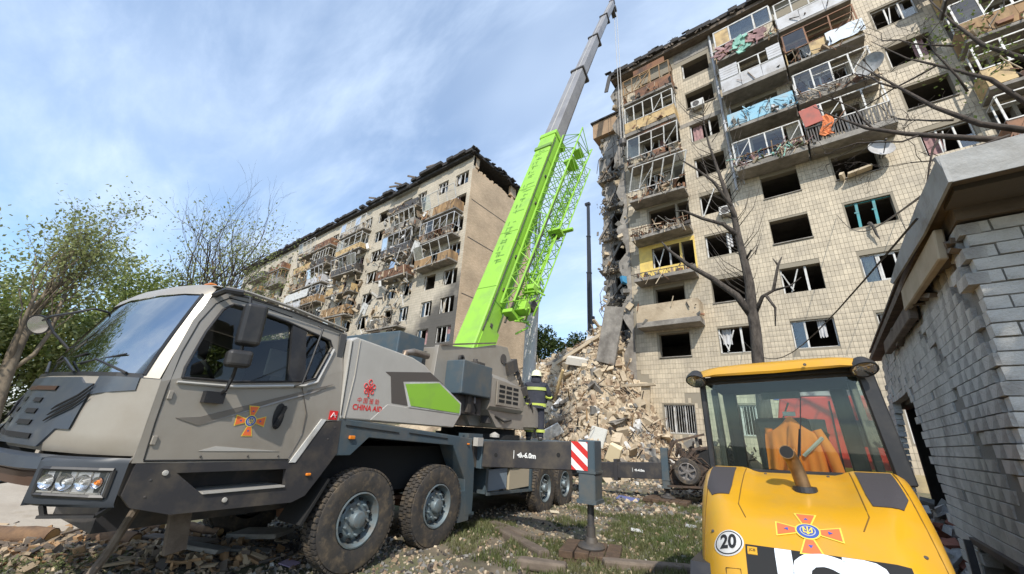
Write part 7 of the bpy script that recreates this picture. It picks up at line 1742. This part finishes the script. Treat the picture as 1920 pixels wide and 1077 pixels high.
q = MB(); q.tube((.12,.3,2.8),(.12,.3,3.05),.16,n=14); q.build('blue_beacon', mat('beacon_blue',(.03,.12,.6),.3,coat=.5), fe)
q = MB(); q.path([(-.05,.1,2.1),(-.25,.0,2.15),(-.28,.0,1.8)],.02,6); q.rbox((-.29,.0,1.85),(.05,.15,.35)); q.build('mirror', M['black'], fe)
q = MB(); q.box(.2,2.1,.3,3.2,2.92,3.05); q.build('roof_ladder', M['galv'], fe)
for y in (.7,2.8):
    for x,s in ((.05,-1),(1.95,1)):
        q = MB(); q.lathe((x,y,.5),(s,0,0),[(-.2,.3),(-.2,.48),(0,.5),(.04,.45),(.03,.28),(-.03,.2),(0,.001)],24); q.build('wheel', M['rubber'], fe, smooth=35)
# ================================================================== wrecked car with its wheel in the air
wc = thing('wrecked_car','burnt out car wreck with a bare spoked wheel, beside the far outrigger','car',(-3.15,12.8,.15),R(12))
rg = random.Random(2); sm_ = mat('burnt_metal',(.05,.045,.042),.8,.3,col2=(.14,.09,.06),scale=5,bump=.5,bscale=12)
q = MB(); q.prism([(-.85,.35),(-.8,.75),(-.45,.95),(-.1,1.35),(.5,1.45),(1.3,1.4),(1.7,1.0),(2.4,.95),(2.5,.4),(2.0,.28),(-.4,.25)], lambda a,b:(a,.1,b), lambda a,b:(a,1.6,b+.0)); q.build('body', sm_, wc, bevel=.06, seg=2)
q = MB(); q.prism([(-.05,.95),(.2,1.32),(.55,1.38),(.55,.95)], lambda a,b:(a,.085,b), lambda a,b:(a,.12,b)); q.prism([(.65,.95),(.65,1.38),(1.25,1.33),(1.4,.95)], lambda a,b:(a,.085,b), lambda a,b:(a,.12,b)); q.build('window_opening', M['blackm'], wc)
for (x,z,r,y) in ((-.25,.72,.36,-.1),(1.9,.35,.36,-.02)):
    w_ = MB(); w_.lathe((x,y,z),(0,-1,0.05),[(-.18,.24),(-.17,r-.02),(-.12,r),(.0,r),(.05,r-.04),(.05,.25),(.02,.235)],30); wo_ = w_.build('wheel', M['rubber'], wc, smooth=35)
    ri = MB(); ri.lathe((x,y,z),(0,-1,.05),[(.03,.24),(.035,.22),(-.05,.21),(-.08,.001)],24); ri.build('rim', mat('alloy',(.22,.2,.185),.5,.5), wo_)
    ri = MB()
    for k in range(6): a = k*math.pi/3+.3; ri.bar((x,y-.03,z),(x+.22*math.cos(a),y-.035,z+.22*math.sin(a)),.05,.03,up=(0,1,0))
    ri.lathe((x,y-.03,z),(0,-1,0),[(-.02,.07),(.02,.06),(.025,.001)],12); ri.build('rim_spokes', mat('alloy',(.22,.2,.185),.5,.5), wo_)
q = MB()
for i in range(90): a = rg.uniform(.05,.35); q.chunk((rg.uniform(-.7,2.2),rg.uniform(.0,1.5),rg.uniform(.9,1.6)),(a,a*.5,a*.2),rg,k=rg.choice((0,0,1)))
for i in range(30): x,y,z = rg.uniform(-.8,1.5),rg.uniform(-.15,.2),rg.uniform(.4,1.3); q.path([(x,y,z),(x+rg.uniform(-.3,.3),y-.05,z+rg.uniform(-.2,.3)),(x+rg.uniform(-.5,.5),y,z+rg.uniform(-.4,.4))],.02,4,k=0)
q.build('crumpled_metal', [sm_,M['rub3']], wc, kind='stuff')
q = MB(); q.bar((-.8,0,.95),(-.55,-.05,1.5),.06); q.bar((-.55,-.05,1.5),(.3,.0,1.75),.06); q.bar((-.8,-.1,.3),(.9,-.2,.4),.12,.05); q.build('bent_frame', sm_, wc)
# ================================================================== distant second crane mast
ms = thing('crane_mast','slim dark telescopic mast of a second crane beyond the rubble','crane',(-18.05,36,0))
for a,b,w_ in ((0,18.9,.40),(18.6,23.5,.33),(23.2,27.8,.26)):
    q = MB(); q.box(-w_/2-.002*a*0,w_/2,-w_/2,w_/2,a,b); q.box(-w_/2-.04,w_/2+.04,-w_/2-.04,w_/2+.04,b-.15,b); q.build('mast_section', mat('mast_navy',(.025,.03,.04),.6), ms)
q = MB(); q.box(-.35,.25,-.2,.2,27.7,28.0); q.build('mast_head', M['black'], ms); q = MB(); q.tube((.45,-.2,10),(.3,-.2,27.9),.02,n=4); q.rbox((.5,-.2,13.2),(.25,.25,.8)); q.build('hoist_hook', M['black'], ms)
